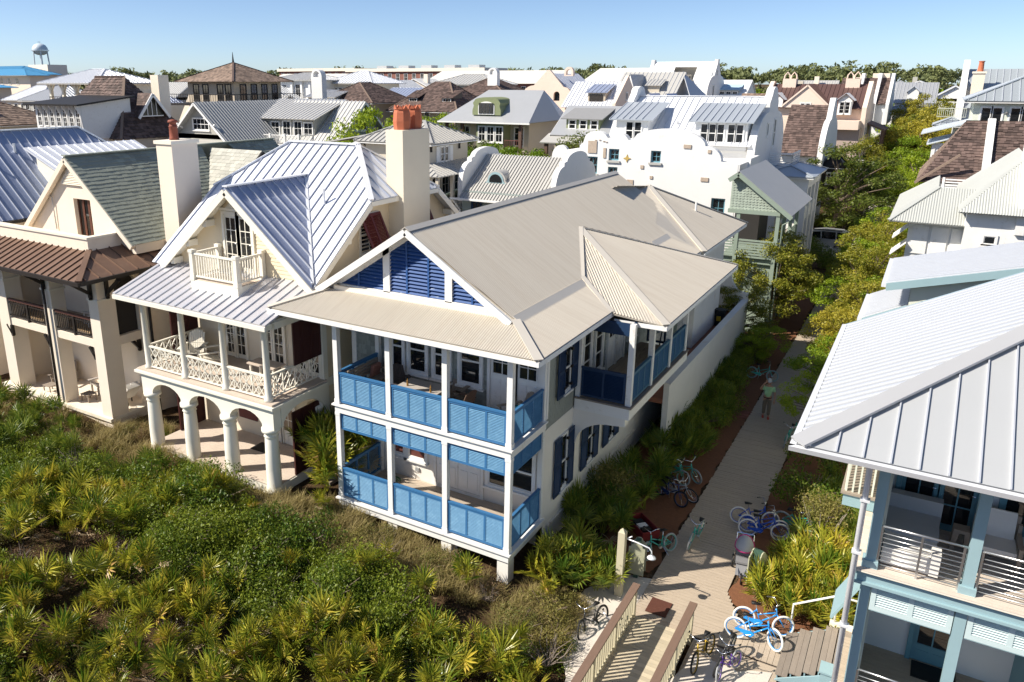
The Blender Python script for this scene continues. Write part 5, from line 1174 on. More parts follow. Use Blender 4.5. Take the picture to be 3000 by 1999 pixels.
def whitehouse():
    H = mid('house', 'bright white stucco house with wavy parapet gable inlaid with small tiles', -7.5, 42)
    P = [(-13.0, 0), (-2.0, 0), (-2.0, 9.2), (-3.1, 9.35)]+list(curve([(-3.1, 9.35), (-4.2, 10.3)], 8, -1))[1:]+[(-6.8+2.6*math.cos(t), 10.3+1.02*math.sin(t)) for t in [math.pi*i/14 for i in range(1, 12)]]+[(-9.2, 10.45), (-9.45, 10.5)]+[(-10.1+.6*math.cos(t), 10.5+.42*math.sin(t)) for t in [math.pi*i/8 for i in range(1, 8)]]+[(-10.9, 10.55)]+[(-11.8+.85*math.cos(t), 10.5+.52*math.sin(t)) for t in [math.pi*i/10 for i in range(1, 10)]]+[(-12.75, 10.2), (-13.0, 10.0)]
    HO = [rect(-12.4, 8.05, -11.6, 9.25), rect(-10.8, 9.05, -10.05, 9.85), rect(-7.8, 9.05, -7.1, 9.85), rect(-3.5, 5.6, -2.6, 6.95), rect(-10.8, 7.7, -10.1, 8.6)]
    W = MB().plate(P, HO, (0, 35.6, 0), X_, Z_, Y_*.6).build('parapet_wall', STUCW, H)
    for h in HO:
        a, b = h[0], h[2]; O = Vector((a[0], 35.85, a[1])); w, t = b[0]-a[0], b[1]-a[1]
        q = MB(); frame(q, O, X_, Z_, -Y_, 0, 0, w, t, .1, 0, .08); q.cube(O, X_, Z_, -Y_, w/2-.02, w/2+.02, .1, t-.1, 0, .05).cube(O, X_, Z_, -Y_, .1, w-.1, t/2-.02, t/2+.02, .001, .051)
        wn = q.build('window', AQUAD, H); MB().cube(O, X_, Z_, -Y_, .05, w-.05, .05, t-.05, -.03, .02).build('pane', GLASS, wn)
        MB().box(a[0]-.1, b[0]+.1, 35.48, 35.64, a[1]-.14, a[1]).build('sill', GREYT, H)
    tile = M('old_tiles', (.45,.36,.28), .8, .35, 6)
    for x, z, w, h in ((-12.35, 9.5, .65, .85), (-11.2, 9.2, .2, .7), (-8.45, 8.6, .22, .24), (-7.75, 7.95, .2, .2), (-7.8, 7.2, .2, .2), (-9.35, 7.35, .45, .45), (-9.5, 6.55, .2, .2), (-5.6, 10.1, .5, .25), (-4.0, 9.85, .22, .22), (-4.3, 8.0, .5, .26)):
        MB().box(x, x+w, 35.54, 35.6, z, z+h).build('inlaid_tile', tile, H)
    for x in (-12.2, -11.8, -11.5, -11.2, -11.0): MB().obox((x, 35.58, 10.45-.25*abs(x+11.6)), X_*.07, Z_*.03, Y_*.03).build('inlaid_tile', tile, H)
    def star(x, z, r, m, n=5):
        Q = [(x+(r if i % 2 == 0 else r*.4)*math.sin(math.pi*i/n), z+(r if i % 2 == 0 else r*.4)*math.cos(math.pi*i/n)) for i in range(2*n)]; MB().plate(Q, [], (0, 35.55, 0), X_, Z_, Y_*.05).build('wall_star', m, H)
    star(-9.45, 9.25, .28, M('gold_star', (.5,.35,.1), .5), 4); star(-6.05, 6.65, .26, tile)
    blk(H, -12.8, -2.05, 36.2, 41.5, 0, 9.0, STUCW); MB().box(-2.06, -1.9, 35.62, 41, 0, 9.2).build('side_wall', STUCW, H)
    MB().plate([(36.2, 8.2), (41, 8.2), (41, 9.4), (38.2, 9.4)]+curve([(38.2, 9.4), (36.2, 8.2)], 6, -1), [], (-2.0, 0, 0), Y_, Z_, X_*.25).build('curved_side_wall', STUCW, H)
    # flying wall to the left with a round topped pier
    fl = [(-17.6, 7.6), (-13, 7.9), (-13, 9.7), (-13.1, 9.4)]+curve([(-13.1, 9.4), (-14.6, 8.6)], 8, -1)+[(-15.3+.7*math.cos(t), 8.9+.9*math.sin(t)) for t in [math.pi*i/10 for i in range(0, 11)]]+curve([(-16.2, 8.7), (-17.6, 8.0)], 6, -1)
    MB().plate(fl, [], (0, 37.5, 0), X_, Z_, Y_*.4).build('flying_wall', STUCW, H); MB().beam((-15, 37.2, 9.3), (-12.9, 36.2, 9.7), .3, .25).build('flying_beam', STUCW, H)
    # main body behind: bright metal roof with two shed dormers
    blk(H, -12.6, -2.4, 41.5, 51, 0, 10.2, STUCW); y0, ym, y1 = 40.8, 46.5, 52.2; ze, zr = 10.0, 13.25
    for ye in (y0, y1): seam_roof(H, [(-12.6, ym, zr), (-2.4, ym, zr), (-2.4, ye, ze), (-12.6, ye, ze)], GALVW, SEAM, step=.55, single=ye == y0)
    cap(H, (-12.6, ym, zr), (-2.4, ym, zr), GALVW, .3)
    dm = M('dormer_metal', (.48,.52,.56), .4, .05, 1, metal=.35)
    for x0, x1, wins in ((-12.4, -9.9, [(-11.6, .55), (-10.95, .55)]), (-6.4, -2.75, [(-6.0, .5), (-5.42, .5), (-4.84, .5), (-4.1, .5), (-3.52, .5), (-3.3+.36, .01)])):
        shed(H, x0, x1, 41.2, 9.6, 11.7, 12.75, 3.5, WHITE, 'flat', dm, o=.45)
        sl = (12.75-11.7)/3.5
        for k in range(int((x1-x0+.9)/.5)): x = x0-.4+.5*k; MB().beam((x, 40.8, 11.7-.4*sl+.1), (x, 44.7, 12.81+.02), .04, .05).build('seam', SEAM, H)
        for x, w in wins:
            if w > .1: window(H, (x, 41.2, 10.15), X_, -Y_, w, 1.3, 1, 2, WHITE, single=False, fw=.07)
        for k in range(10): MB().box(x0-.012, x1+.012, 41.185, 41.2, 9.65+.2*k, 9.655+.2*k).build('board_line', GREYM, H) if k < 2 else None
    MB().tube([(-7.7, 40.9, 10.2), (-7.7, 40.9, 10.7)], .1, 8).build('vent_pipe', STEEL, H); MB().tube([(-8.2, 43, 11.2), (-8.2, 43, 11.5)], .05, 8).build('vent_pipe', STEEL, H)
    # end gables with swept shoulders
    for x in (-2.6, -12.9):
        Q = [(0, 7.0), (0, 9.6)]+curve([(0, 9.6), (3.6, 12.2)], 8, -1)[1:]+[(3.9, 12.4), (3.9, 12.9), (4.5, 13.4)]+[(5.6-1.*math.cos(math.pi*i/8), 13.5+.5*math.sin(math.pi*i/8)) for i in range(9)]
        Q += [(11.2-p[0], p[1]) for p in reversed([(0, 7.0), (0, 9.6)]+curve([(0, 9.6), (3.6, 12.2)], 8, -1)[1:]+[(3.9, 12.4), (3.9, 12.9)])]
        dutch(H, (x, 41, 0), Y_, Q, X_*.5, STUCW)
    wr(H, -2.1, [(47.3, 9.6, .7, 2, 1, 2), (44.6, 10.5, .5, .9, 1, 1)])
    # side porch with balcony
    hip(H, -1.9, 1.2, 44.4, 51, 7.75, 8.35, 'flat', dm, o=.4); bal(H, (-2.0, 46.6), (-.4, 46.6), 8.2, .95, 3, WHITE); bal(H, (-.4, 46.6), (-.4, 50.2), 8.2, .95, 6, WHITE)
    for k in range(5):
        MB().box(-2.0, -.4, 46.58, 46.62, 8.35+.17*k, 8.41+.17*k).build('rail_bar', WHITE, H); MB().box(-.42, -.38, 46.6, 50.2, 8.35+.17*k, 8.41+.17*k).build('rail_bar', WHITE, H)
    blk(H, .2, 1.2, 44.5, 51, 6.9, 7.6, WHITE, 'porch_beam'); blk(H, -1.9, .2, 44.5, 44.9, 6.9, 7.6, WHITE, 'porch_beam')
    for y in (44.7, 46.7, 48.7, 50.7): post(H, .95, y, 0, 6.9, .45, WHITE)
    blk(H, -.6, 1.0, 44.9, 51, 4.2, 4.6, WHITE, 'porch_floor'); blk(H, -2, -.9, 44.9, 51, 0, 7, WHITE, 'inner_wall')
    for y in (44.7, 45.7, 46.7, 47.7, 48.7, 49.7): MB().box(.9, 1.1, y, y+.08, 4.6, 5.5).build('panel_post', WHITE, H)
    blk(H, .92, 1.08, 44.7, 50.8, 4.5, 5.4, WHITE, 'balustrade')
whitehouse()
def greenporch():
    H = mid('house', 'sage green porch house with fish scale gable beside the bright white wall', .6, 33)
    ax, az = -.55, 9.5; o = .5
    for xe in (2.5, -1.05):
        ze = az-.75*abs(xe-ax); slab([(ax, 28.9, az), (ax, 36.8, az), (xe, 36.8, ze), (xe, 28.9, ze)], .1).build('roof_plane', GREYT, H)
        MB().beam((ax, 28.85, az-.16), (xe, 28.85, ze-.16), .06, .24).build('rake_board', SAGE, H)
    G = MB().plate([(-.95, 7.3), (1.75, 7.3), (ax, az-.3), (-.95, az-.6)], [], (0, 29.3, 0), X_, Z_, Y_*.1).build('gable_wall', SAGE, H)
    z = 7.3; J = MB()
    while z < 9.3:
        h = (az-.35-z)/.75; x = max(-.95, ax-h)
        while x < min(1.7, ax+h): J.prism([(x, 29.28, z+.16), (x, 29.25, z+.05), (x+.06, 29.25, z), (x+.12, 29.25, z), (x+.18, 29.25, z+.05), (x+.18, 29.28, z+.16)], (0,.01,0)); x += .19
        z += .15
    J.build('fish_scales', M('sage_scales', (.32,.37,.305), .7, .08, 3, iv=.1), G, kind='stuff')
    MB().box(-1.0, 1.85, 29.1, 29.35, 7.1, 7.32).build('beam', SAGE, H); MB().box(1.65, 1.9, 29.35, 36.5, 6.9, 7.2).build('beam', SAGE, H)
    for x in (1.75, -.4): post(H, x, 29.25, 0, 7.1, .2, SAGE)
    for y in (31.5, 34, 36.4): post(H, 1.75, y, 0, 7.1, .2, SAGE)
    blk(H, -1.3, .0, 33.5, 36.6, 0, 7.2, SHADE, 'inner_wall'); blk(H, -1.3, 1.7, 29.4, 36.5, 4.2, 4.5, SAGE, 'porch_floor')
    for z in [4.55+.16*k for k in range(7)]: MB().box(-1.3, 1.72, 29.2, 29.27, z, z+.1).build('rail_board', SAGE, H); MB().box(1.72, 1.79, 29.3, 36.4, z, z+.1).build('rail_board', SAGE, H)
    blk(H, -1.2, 1.6, 29.6, 36.3, 0, 4.2, SAGE, 'lower_wall')
    MB().tube([(2.55, 29.3, 6.95), (2.0, 29.3, 6.6), (2.0, 29.3, 0)], .05, 6).build('downspout', SAGE, H)
greenporch()
# ------------------------------------------------------------------ farther houses
def dormer_y(H, x, w, yf, z0, ze, zt, depth, wm, kind, m):
    """gable dormer facing front"""
    MB().prism([(x-w/2, yf, z0), (x+w/2, yf, z0), (x+w/2, yf, ze), (x, yf, zt-.08), (x-w/2, yf, ze)], (0, depth, 0)).build('dormer', wm, H)
    for s in (-1, 1): rplane(H, [(x, yf-.3, zt), (x, yf+depth, zt), (x+s*(w/2+.25), yf+depth, ze-.15), (x+s*(w/2+.25), yf-.3, ze-.15)], kind, m)
def greydormer():
    H = mid('house', 'grey roofed house with olive green bay and curvy eyebrow topped dormer', -31, 58)
    OL = M('olive_boards', (.22,.25,.13), .7, .1, 2); o = .4
    blk(H, -35.8, -27, 56, 64, 0, 10.4, BEIGE)
    y0, ym, ze, zr = 53.9, 58.5, 10.4, 13.5
    slab([(-33.1, ym, zr), (-26.6, ym, zr), (-26.0, y0, ze), (-36.6, y0, ze)], .12).build('roof_plane', GREYM, H); slab([(-33.1, ym, zr), (-26.6, ym, zr), (-26.0, 64, ze), (-36.6, 64, ze)], .12).build('roof_plane', GREYM, H)
    slab([(-26.6, ym, zr), (-26.0, y0, ze), (-24.5, 58.5, 10.6), (-26, 64, ze)], .12).build('roof_plane', GREYM, H); slab([(-33.1, ym, zr), (-36.6, y0, ze), (-36.6, 64, ze)], .12).build('roof_plane', GREYM, H)
    MB().box(-36.7, -25.9, y0-.08, y0+.03, ze-.16, ze-.02).build('gutter', WHITE, H)
    P = [(-1.65, 0), (-1.65, .5), (-1.5, .9), (-1.6, 1.2), (-1.4, 1.45)]+[(1.4*-math.cos(math.pi*i/10), 1.45+.32*math.sin(math.pi*i/10)) for i in range(11)]+[(1.6, 1.2), (1.5, .9), (1.65, .5), (1.65, 0)]
    D = MB().plate(P, [], (-31.2, 54.6, 11.05), X_, Z_, Y_*3.2).build('dormer', OL, H); MB().plate(arch(-.95, .05, .95, 1.35, .5), [], (-31.2, 54.55, 11.05), X_, Z_, Y_*.04).build('window_frame', WHITE, D)
    for i in range(4): MB().box(-31.2-.85+.43*i, -31.2-.85+.43*i+.38, 54.5, 54.55, 11.2, 12.25).build('pane', GLASSB, D)
    B = blk(H, -32.3, -29.1, 54.5, 56.2, 4, 10.3, OL, 'bay'); wf(H, 54.5, [(-32+1.0*i, 8.4, .75, 1.5, 2, 2) for i in range(3)])
    for x in (-35.9, -34, -27.2): post(H, x, 54.5, 0, 10.3, .3, M('brown_post', (.12,.07,.05)))
    bal(H, (-29, 54.5), (-27, 54.5), 7.6, 1., 10, M('brown_rail', (.16,.06,.05))); blk(H, -35.8, -27, 54.6, 56, 7.2, 7.5, BEIGE, 'porch_floor'); wf(H, 56, [(-35, 8, 1, 1.8, 2, 3), (-28.6, 8, 1, 1.8, 2, 3)])
greydormer()
def smallgrey():
    H = mid('house', 'small grey roofed house with green shuttered three window dormer above dark porch', -19, 52)
    blk(H, -21.4, -15.5, 50, 58, 0, 9.7, BEIGE); gable_x(H, -21.3, -15.3, 49.6, 57, 9.9, 12.2, 'flat', GREYM, BEIGE, o=.3)
    shed(H, -20.4, -17.2, 50.2, 9.9, 11.2, 12.0, 3, M('olive_boards', (.22,.25,.13)), 'flat', M('dark_grey_roof', (.27,.27,.27), .6), o=.4); wf(H, 50.2, [(-20.1+1.05*i, 10.25, .6, .75, 1, 2) for i in range(3)])
    slab([(-22, 48, 9.1), (-15, 48, 9.1), (-15, 50, 9.8), (-22, 50, 9.8)], .1).build('porch_roof', GREYT, H)
    for x in (-21.5, -19.3, -17.2): post(H, x, 48.4, 0, 9.1, .3, M('brown_post', (.12,.07,.05)))
    wf(H, 50, [(-20.8, 7, .8, 1.7, 2, 3), (-18.6, 7, .8, 1.7, 2, 3)])
smallgrey()
def shakes2():
    H = mid('house', 'dark brown shake hip house with twin small dormers behind the leafy tree', -48, 72)
    blk(H, -52.5, -44, 69.5, 78, 0, 10.9, BEIGE); hip(H, -53, -43.6, 68.8, 78, 10.7, 14.3, 'shake', SHAKE, o=.8, ridge=2.2, capm=SHAKEL)
    for x in (-50.6, -45.4): 
        shed(H, x-.75, x+.75, 69.8, 11., 12.4, 13.2, 2.5, DARKM, 'shake', SHAKE, o=.3); wf(H, 69.8, [(x-.55, 11.5, 1.1, .75, 3, 2)])
    wf(H, 69.5, [(-48.6, 9, .7, 1.5, 2, 3), (-46.5, 9, .7, 1.5, 2, 3)])
    H = mid('house', 'dark shake hip house with white arched chimney', -50, 90)
    blk(H, -55, -46, 87, 96, 0, 12.2, CREAM); hip(H, -55.4, -45.6, 86, 96, 12.1, 14.9, 'shake', SHAKE, o=.8, ridge=1.5, capm=SHAKEL); arched_chimney(H, -48.9, 88.6, 12.5, 16.3, 1.6)
    H = mid('house', 'brown shake roofed house with shallow lean to and pale siding', -59, 70)
    blk(H, -63, -55.5, 67.5, 75, 0, 12.3, BEIGE); hip(H, -63.4, -55, 66.5, 75, 11.7, 14.25, 'shake', SHAKE, o=.8, ridge=2.4, capm=SHAKEL); shed(H, -64.8, -60.2, 65.4, 10.5, 12.4, 13.2, 3, GREYS, 'seam', GREYT, o=.5, step=.3); wf(H, 65.4, [(-64.4+1.0*i, 11, .7, .9, 1, 2) for i in range(4)])
    H = mid('chimney_house', 'slim white arched chimney on pale house wall', -60, 62); blk(H, -64, -58, 62.5, 66, 0, 10.6, CREAMT); arched_chimney(H, -59.85, 62, 9, 15.85, 1.75)
shakes2()
def pale():
    for lab, x0, x1, y, ze, zr, r, m, wm, wn in (
        ('small white house with pale grey hip roof and corner porch', -88, -79.6, 83, 14.6, 15.75, 2.2, GREYT, WHITE, 1),
        ('white metal hip roof with broad pale ribs behind arched chimney', -81, -72, 89, 14.1, 16.05, 1.8, GALVW, CREAMT, 1),
        ('grey hip roof with pale wall west of the shake house', -69, -58, 104, 13.9, 15.6, 3.5, GREYT, GREYS, 1)):
        H = mid('house', lab, (x0+x1)/2, y+4); blk(H, x0, x1, y, y+8, 0, ze, wm); hip(H, x0, x1, y, y+8, ze, zr, 'seam', m, o=.9, ridge=r, step=.6)
        wf(H, y, [(x0+1.2+1.0*i, ze-2.1, .7, 1.3, 2, 2) for i in range(2)]+[(x1-3.4, ze-2.9, 1.1, 2.2, 2, 3)]); blk(H, x1-4.2, x1+.1, y-.3, y+.05, ze-3.1, ze-2.9, wm, 'porch_floor')
        for x in (x1-4, x1-1.9, x1-.1): post(H, x, y-.2, ze-3, ze, .4, wm)
pale()
def tans():
    PK = PINK
    H = mid('house', 'peach stucco gable with two arched windows and shaped shoulders', -32, 76)
    P = [(-36.4, 0), (-29.2, 0), (-29.2, 12.2), (-29.5, 12.4)]+curve([(-29.5, 12.4), (-30.6, 13.7)], 6, -1)+[(-32.5, 15.7), (-32.8, 15.7)]+list(reversed(curve([(-36.1, 12.6), (-34.6, 13.9)], 6, -1)))+[(-36.4, 12.4)]
    MB().plate(P, [arch(-34.6, 12.1, -33.8, 13.2, .4), arch(-31.9, 12.1, -31.1, 13.2, .4)], (0, 72.6, 0), X_, Z_, Y_*.4).build('gable_wall', PK, H); MB().box(-34.7, -31, 72.9, 73, 12, 13.3).build('pane', GLASS, H)
    for xe in (-29.4, -36): rplane(H, [(-32.7, 73, 15.3), (-32.7, 82, 15.3), (xe, 82, 12.6), (xe, 73, 12.6)], 'seam', GALVL)
    blk(H, -36, -29.6, 73, 82, 0, 12.4, PK)
    MB().plate(arch(-.6, 0, .6, 1.1, .6), [arch(-.35, .15, .35, .8, .35)], (-31.5, 76, 15.0), X_, Z_, Y_*.5).build('bell_cote', PK, H)
    H = mid('house', 'peach walled house with silver metal roof and brown shuttered dormer', -26, 73)
    blk(H, -29, -23, 69.5, 77, 0, 11.7, PK); gable_x(H, -29, -23.2, 69.3, 77, 11.7, 14.35, 'seam', GALVW, None, o=.3, step=.45)
    shed(H, -26.4, -24.3, 70, 11.8, 13.2, 14., 2.4, M('tan_stucco', (.5,.42,.32)), 'seam', GALVL, o=.3); MB().box(-26.2, -24.6, 69.92, 70, 11.9, 12.95).build('shuttered_window', DARKM, H)
    MB().plate([(69.3, 10), (77, 10), (77, 12), (73.2, 15), (69.3, 12)], [], (-23.2, 0, 0), Y_, Z_, X_*.4).build('end_gable', PK, H); wr(H, -22.8, [(72.6, 12.3, .5, .8, 1, 1)])
    H = mid('house', 'pale ribbed metal roof with pointed white gable and tiny slit windows', -26, 92)
    blk(H, -30.5, -21, 89.5, 99, 0, 12.4, STUCW); gable_x(H, -30.3, -22.4, 89, 99, 12.3, 15.6, 'seam', GREYT, STUCW, o=.4, step=.6); gable_y(H, -28.6, -26.6, 87.4, 93, 12.4, 15.3, 'seam', GREYT, STUCW, o=.1)
    wf(H, 87.4, [(-28.1, 12.4, .25, .8, 1, 1), (-27.7, 12.4, .25, .8, 1, 1), (-27.3, 12.4, .25, .8, 1, 1)]); shed(H, -25.9, -24.3, 90, 12.6, 13.9, 14.6, 2, BEIGE, 'seam', GREYT)
    slab([(-22.4, 94, 15.6), (-19.6, 89, 11.9), (-19.6, 99, 11.9)], .1).build('roof_plane', GREYM, H)
    H = mid('house', 'small peach twin gables in front of ribbed metal roofs', -22, 84); blk(H, -24.4, -19.5, 83, 88, 0, 11.6, PK)
    for x in (-24.3, -22.1): gable_y(H, x, x+1.9, 82.6, 87, 11.7, 12.9, 'flat', GALVL, PK, o=.05)
    hip(H, -21.4, -17.6, 84, 88, 11.3, 12.5, 'seam', GREYT, o=.3)
    H = mid('house', 'tall brilliant white house with cut out roof terrace between swept gables', -28, 112)
    blk(H, -33, -22.6, 108.5, 120, 0, 12.6, STUCW); ym = 113.5
    for a, b in ((-32.6, -28.9), (-25.4, -22.8)): slab([(a, ym, 17.4), (b, ym, 17.4), (b, 107.9, 12.3), (a, 107.9, 12.3)], .2).build('roof_plane', STUCW, H)
    slab([(-28.9, ym, 17.4), (-25.4, ym, 17.4), (-25.4, 112.6, 16.6), (-28.9, 112.6, 16.6)], .2).build('roof_plane', STUCW, H); slab([(-28.9, 109.6, 13.8), (-25.4, 109.6, 13.8), (-25.4, 107.9, 12.3), (-28.9, 107.9, 12.3)], .2).build('roof_plane', STUCW, H)
    slab([(-32.6, ym, 17.4), (-22.8, ym, 17.4), (-22.8, 119, 12.4), (-32.6, 119, 12.4)], .2).build('roof_plane', STUCW, H)
    blk(H, -28.6, -25.3, 108.6, 113, 12.4, 14.6, BEIGE, 'terrace_dormer'); wf(H, 108.6, [(-28.1+.9*i, 12.9, .6, 1.2, 2, 2) for i in range(3)]); bal(H, (-28.7, 108.6), (-25.2, 108.6), 14.6, .7, 9, BEIGE)
    for x in (-33., -22.9):
        Q = [(0, 10), (0, 12.4)]+curve([(0, 12.4), (3.6, 15.2)], 8, -1)+[(5.2, 17.2), (5.2, 17.7), (6.2, 17.7), (6.2, 17.2)]+[(11.4-p[0], p[1]) for p in reversed([(0, 10), (0, 12.4)]+curve([(0, 12.4), (3.6, 15.2)], 8, -1))]
        dutch(H, (x, 107.8, 0), Y_, Q, X_*.5, STUCW)
    wr(H, -22.4, [(112.7, 15.2, .5, .9, 1, 1), (111, 12.2, .8, 1.6, 2, 3)])
    H = mid('house', 'low white house with pale blue dormer roof beside the tall white gable', -21, 119)
    blk(H, -23.4, -18.2, 116, 124, 0, 12.2, STUCW); gable_x(H, -23.2, -18.4, 115.6, 124, 12.2, 14.6, 'flat', STUCW, STUCW, o=.1); shed(H, -23, -19.6, 116, 11.6, 13.1, 13.9, 2.5, BEIGE, 'flat', M('pale_blue_roof', (.45,.60,.70), .5), o=.3); wf(H, 116, [(-22.4+1.0*i, 11.8, .7, 1, 2, 2) for i in range(3)])
tans()
def lane():
    H = mid('house', 'pink stucco house with brown ribbed roof, central gable and looped chimneys', -5, 95)
    blk(H, -10.6, .9, 90, 102, 0, 11.6, PINK); BR = M('brown_ribbed_roof', (.13,.075,.065), .5, .12, 1, metal=.2)
    gable_x(H, -10.6, .6, 89.6, 99, 11.4, 14.05, 'seam', BR, None, o=.3, ends=(0, 0), step=.5, sm=BR)
    gable_y(H, -8.2, -3.1, 88.4, 94, 11.7, 14.05, 'seam', BR, PINK, o=.15, tm=PINK, sm=BR); wf(H, 88.4, [(-6.2, 11.1, .45, .7, 1, 1), (-5.6, 11.1, .45, .7, 1, 1)])
    dormer_y(H, -1.4, 1.5, 88.9, 10.5, 12.3, 13.0, 3, WHITE, 'seam', BR); wf(H, 88.9, [(-1.95, 10.7, .5, 1.3, 1, 3), (-1.35, 10.7, .5, 1.3, 1, 3)]); dormer_y(H, -9.2, 1.5, 89.4, 11.3, 12.3, 13.0, 3, WHITE, 'seam', BR)
    for x in (.45, -10.9): dutch(H, (x, 89.2, 0), Y_, [(0, 9), (0, 11.4), (4.6, 14.4), (5.4, 14.4), (10, 11.4), (10, 9)], X_*.5, PINK)
    for x in (-8.6, -1.3):
        blk(H, x-.8, x+.8, 93.5, 95, 13.6, 14.7, PINK, 'chimney')
        for k in (-.4, .4): MB().tube([(x+k-.36, 94.2, 14.7), (x+k-.3, 94.2, 15.1), (x+k, 94.2, 15.5), (x+k+.3, 94.2, 15.1), (x+k+.36, 94.2, 14.7)], .09, 6).build('chimney_loop', PINK, H)
    blk(H, -3.2, .5, 87, 90, 8.9, 9.9, PINK, 'balcony'); blk(H, -2.6, .6, 88, 90, 0, 8.9, M('dusky_pink', (.42,.33,.28)), 'lower_wall'); wr(H, .9, [(91, 8.2, .8, 1.6, 2, 3), (93.5, 8.2, .8, 1.6, 2, 3), (91, 4.5, .8, 1.8, 2, 3)], fm=GREYM)
    slab([(.9, 93, 9.5), (3.0, 93, 8.7), (3.0, 100, 8.7), (.9, 100, 9.5)], .2).build('porch_roof', SHAKE, H)
    for y in (93.3, 96, 99): post(H, 2.7, y, 0, 8.6, .3, M('brown_post', (.12,.07,.05)))
    blk(H, 1, 2.8, 93, 100, 4, 4.3, DARKM, 'porch_floor'); bal(H, (.9, 86.5), (2.9, 86.5), 4.6, .9, 12); bal(H, (2.9, 86.5), (2.9, 93), 4.6, .9, 20); blk(H, -1, 2.9, 86.4, 93, 4.2, 4.6, WHITE, 'porch_deck')
    H = mid('house', 'white house with dark shake roof plane and swept end gable', -3, 70)
    blk(H, -5, -1.2, 66.6, 76, 0, 7.6, STUCW); shingle_roof(H, [(-4.6, 71, 12.1), (-1., 71, 12.1), (-1., 66.1, 7.4), (-4.6, 66.1, 7.4)], SHAKE, .3, .3, but=.05, jit=.05); shingle_roof(H, [(-4.6, 71, 12.1), (-1., 71, 12.1), (-1., 76, 7.4), (-4.6, 76, 7.4)], SHAKE, .3, .3)
    for x in (-1.0,): dutch(H, (x, 65.8, 0), Y_, [(0, 5), (0, 7.4)]+curve([(0, 7.4), (3.4, 10.8)], 8, -1)+[(4.6, 12.8), (5.8, 12.8)]+[(10.4-p[0], p[1]) for p in reversed([(0, 5), (0, 7.4)]+curve([(0, 7.4), (3.4, 10.8)], 8, -1))], X_*.5, STUCW)
    MB().box(-5.2, -4.8, 65.9, 66.1, 7.0, 7.3).build('eave_board', WHITE, H); blk(H, -.5, 1.2, 67, 70, 3.5, 6.4, DARKM, 'box_bay'); hip(H, -.4, 1.1, 67.1, 69.9, 6.4, 7.7, 'flat', DARKM, o=.3, ridge=.2); wf(H, 66.98, [(.0, 4.8, .6, 1, 2, 3)])
    H = mid('house', 'dark shake roof between white stepped party walls', 0, 126)
    blk(H, -6, 1, 123, 134, 0, 11, STUCW); rplane(H, [(-6, 128, 14.9), (1, 128, 14.9), (1, 122.5, 11), (-6, 122.5, 11)], 'shake', SHAKE); rplane(H, [(-6, 128, 14.9), (1, 128, 14.9), (1, 134, 11), (-6, 134, 11)], 'shake', SHAKE)
    for x in (-3.2, -.8, 1.0): dutch(H, (x, 122, 0), Y_, [(0, 8), (0, 11), (5, 15.6), (7, 15.6), (12, 11), (12, 8)], X_*.45, STUCW)
    blk(H, -1.8, .6, 129, 133, 12, 15.6, CREAM, 'rooftop_room')
    H = mid('house', 'grey metal gabled house with dormers at the far end of the lane', 4, 140); blk(H, 1.5, 7, 136, 146, 0, 11, WHITE); gable_x(H, 1.6, 7, 135.6, 145, 11.2, 14.2, 'seam', GREYM, WHITE, o=.4); dormer_y(H, 4, 1.6, 136, 11.5, 12.8, 13.6, 3, WHITE, 'seam', GREYM)
    hip(H, 1.2, 7.5, 132, 136, 10, 11, 'flat', GREYM)
lane()
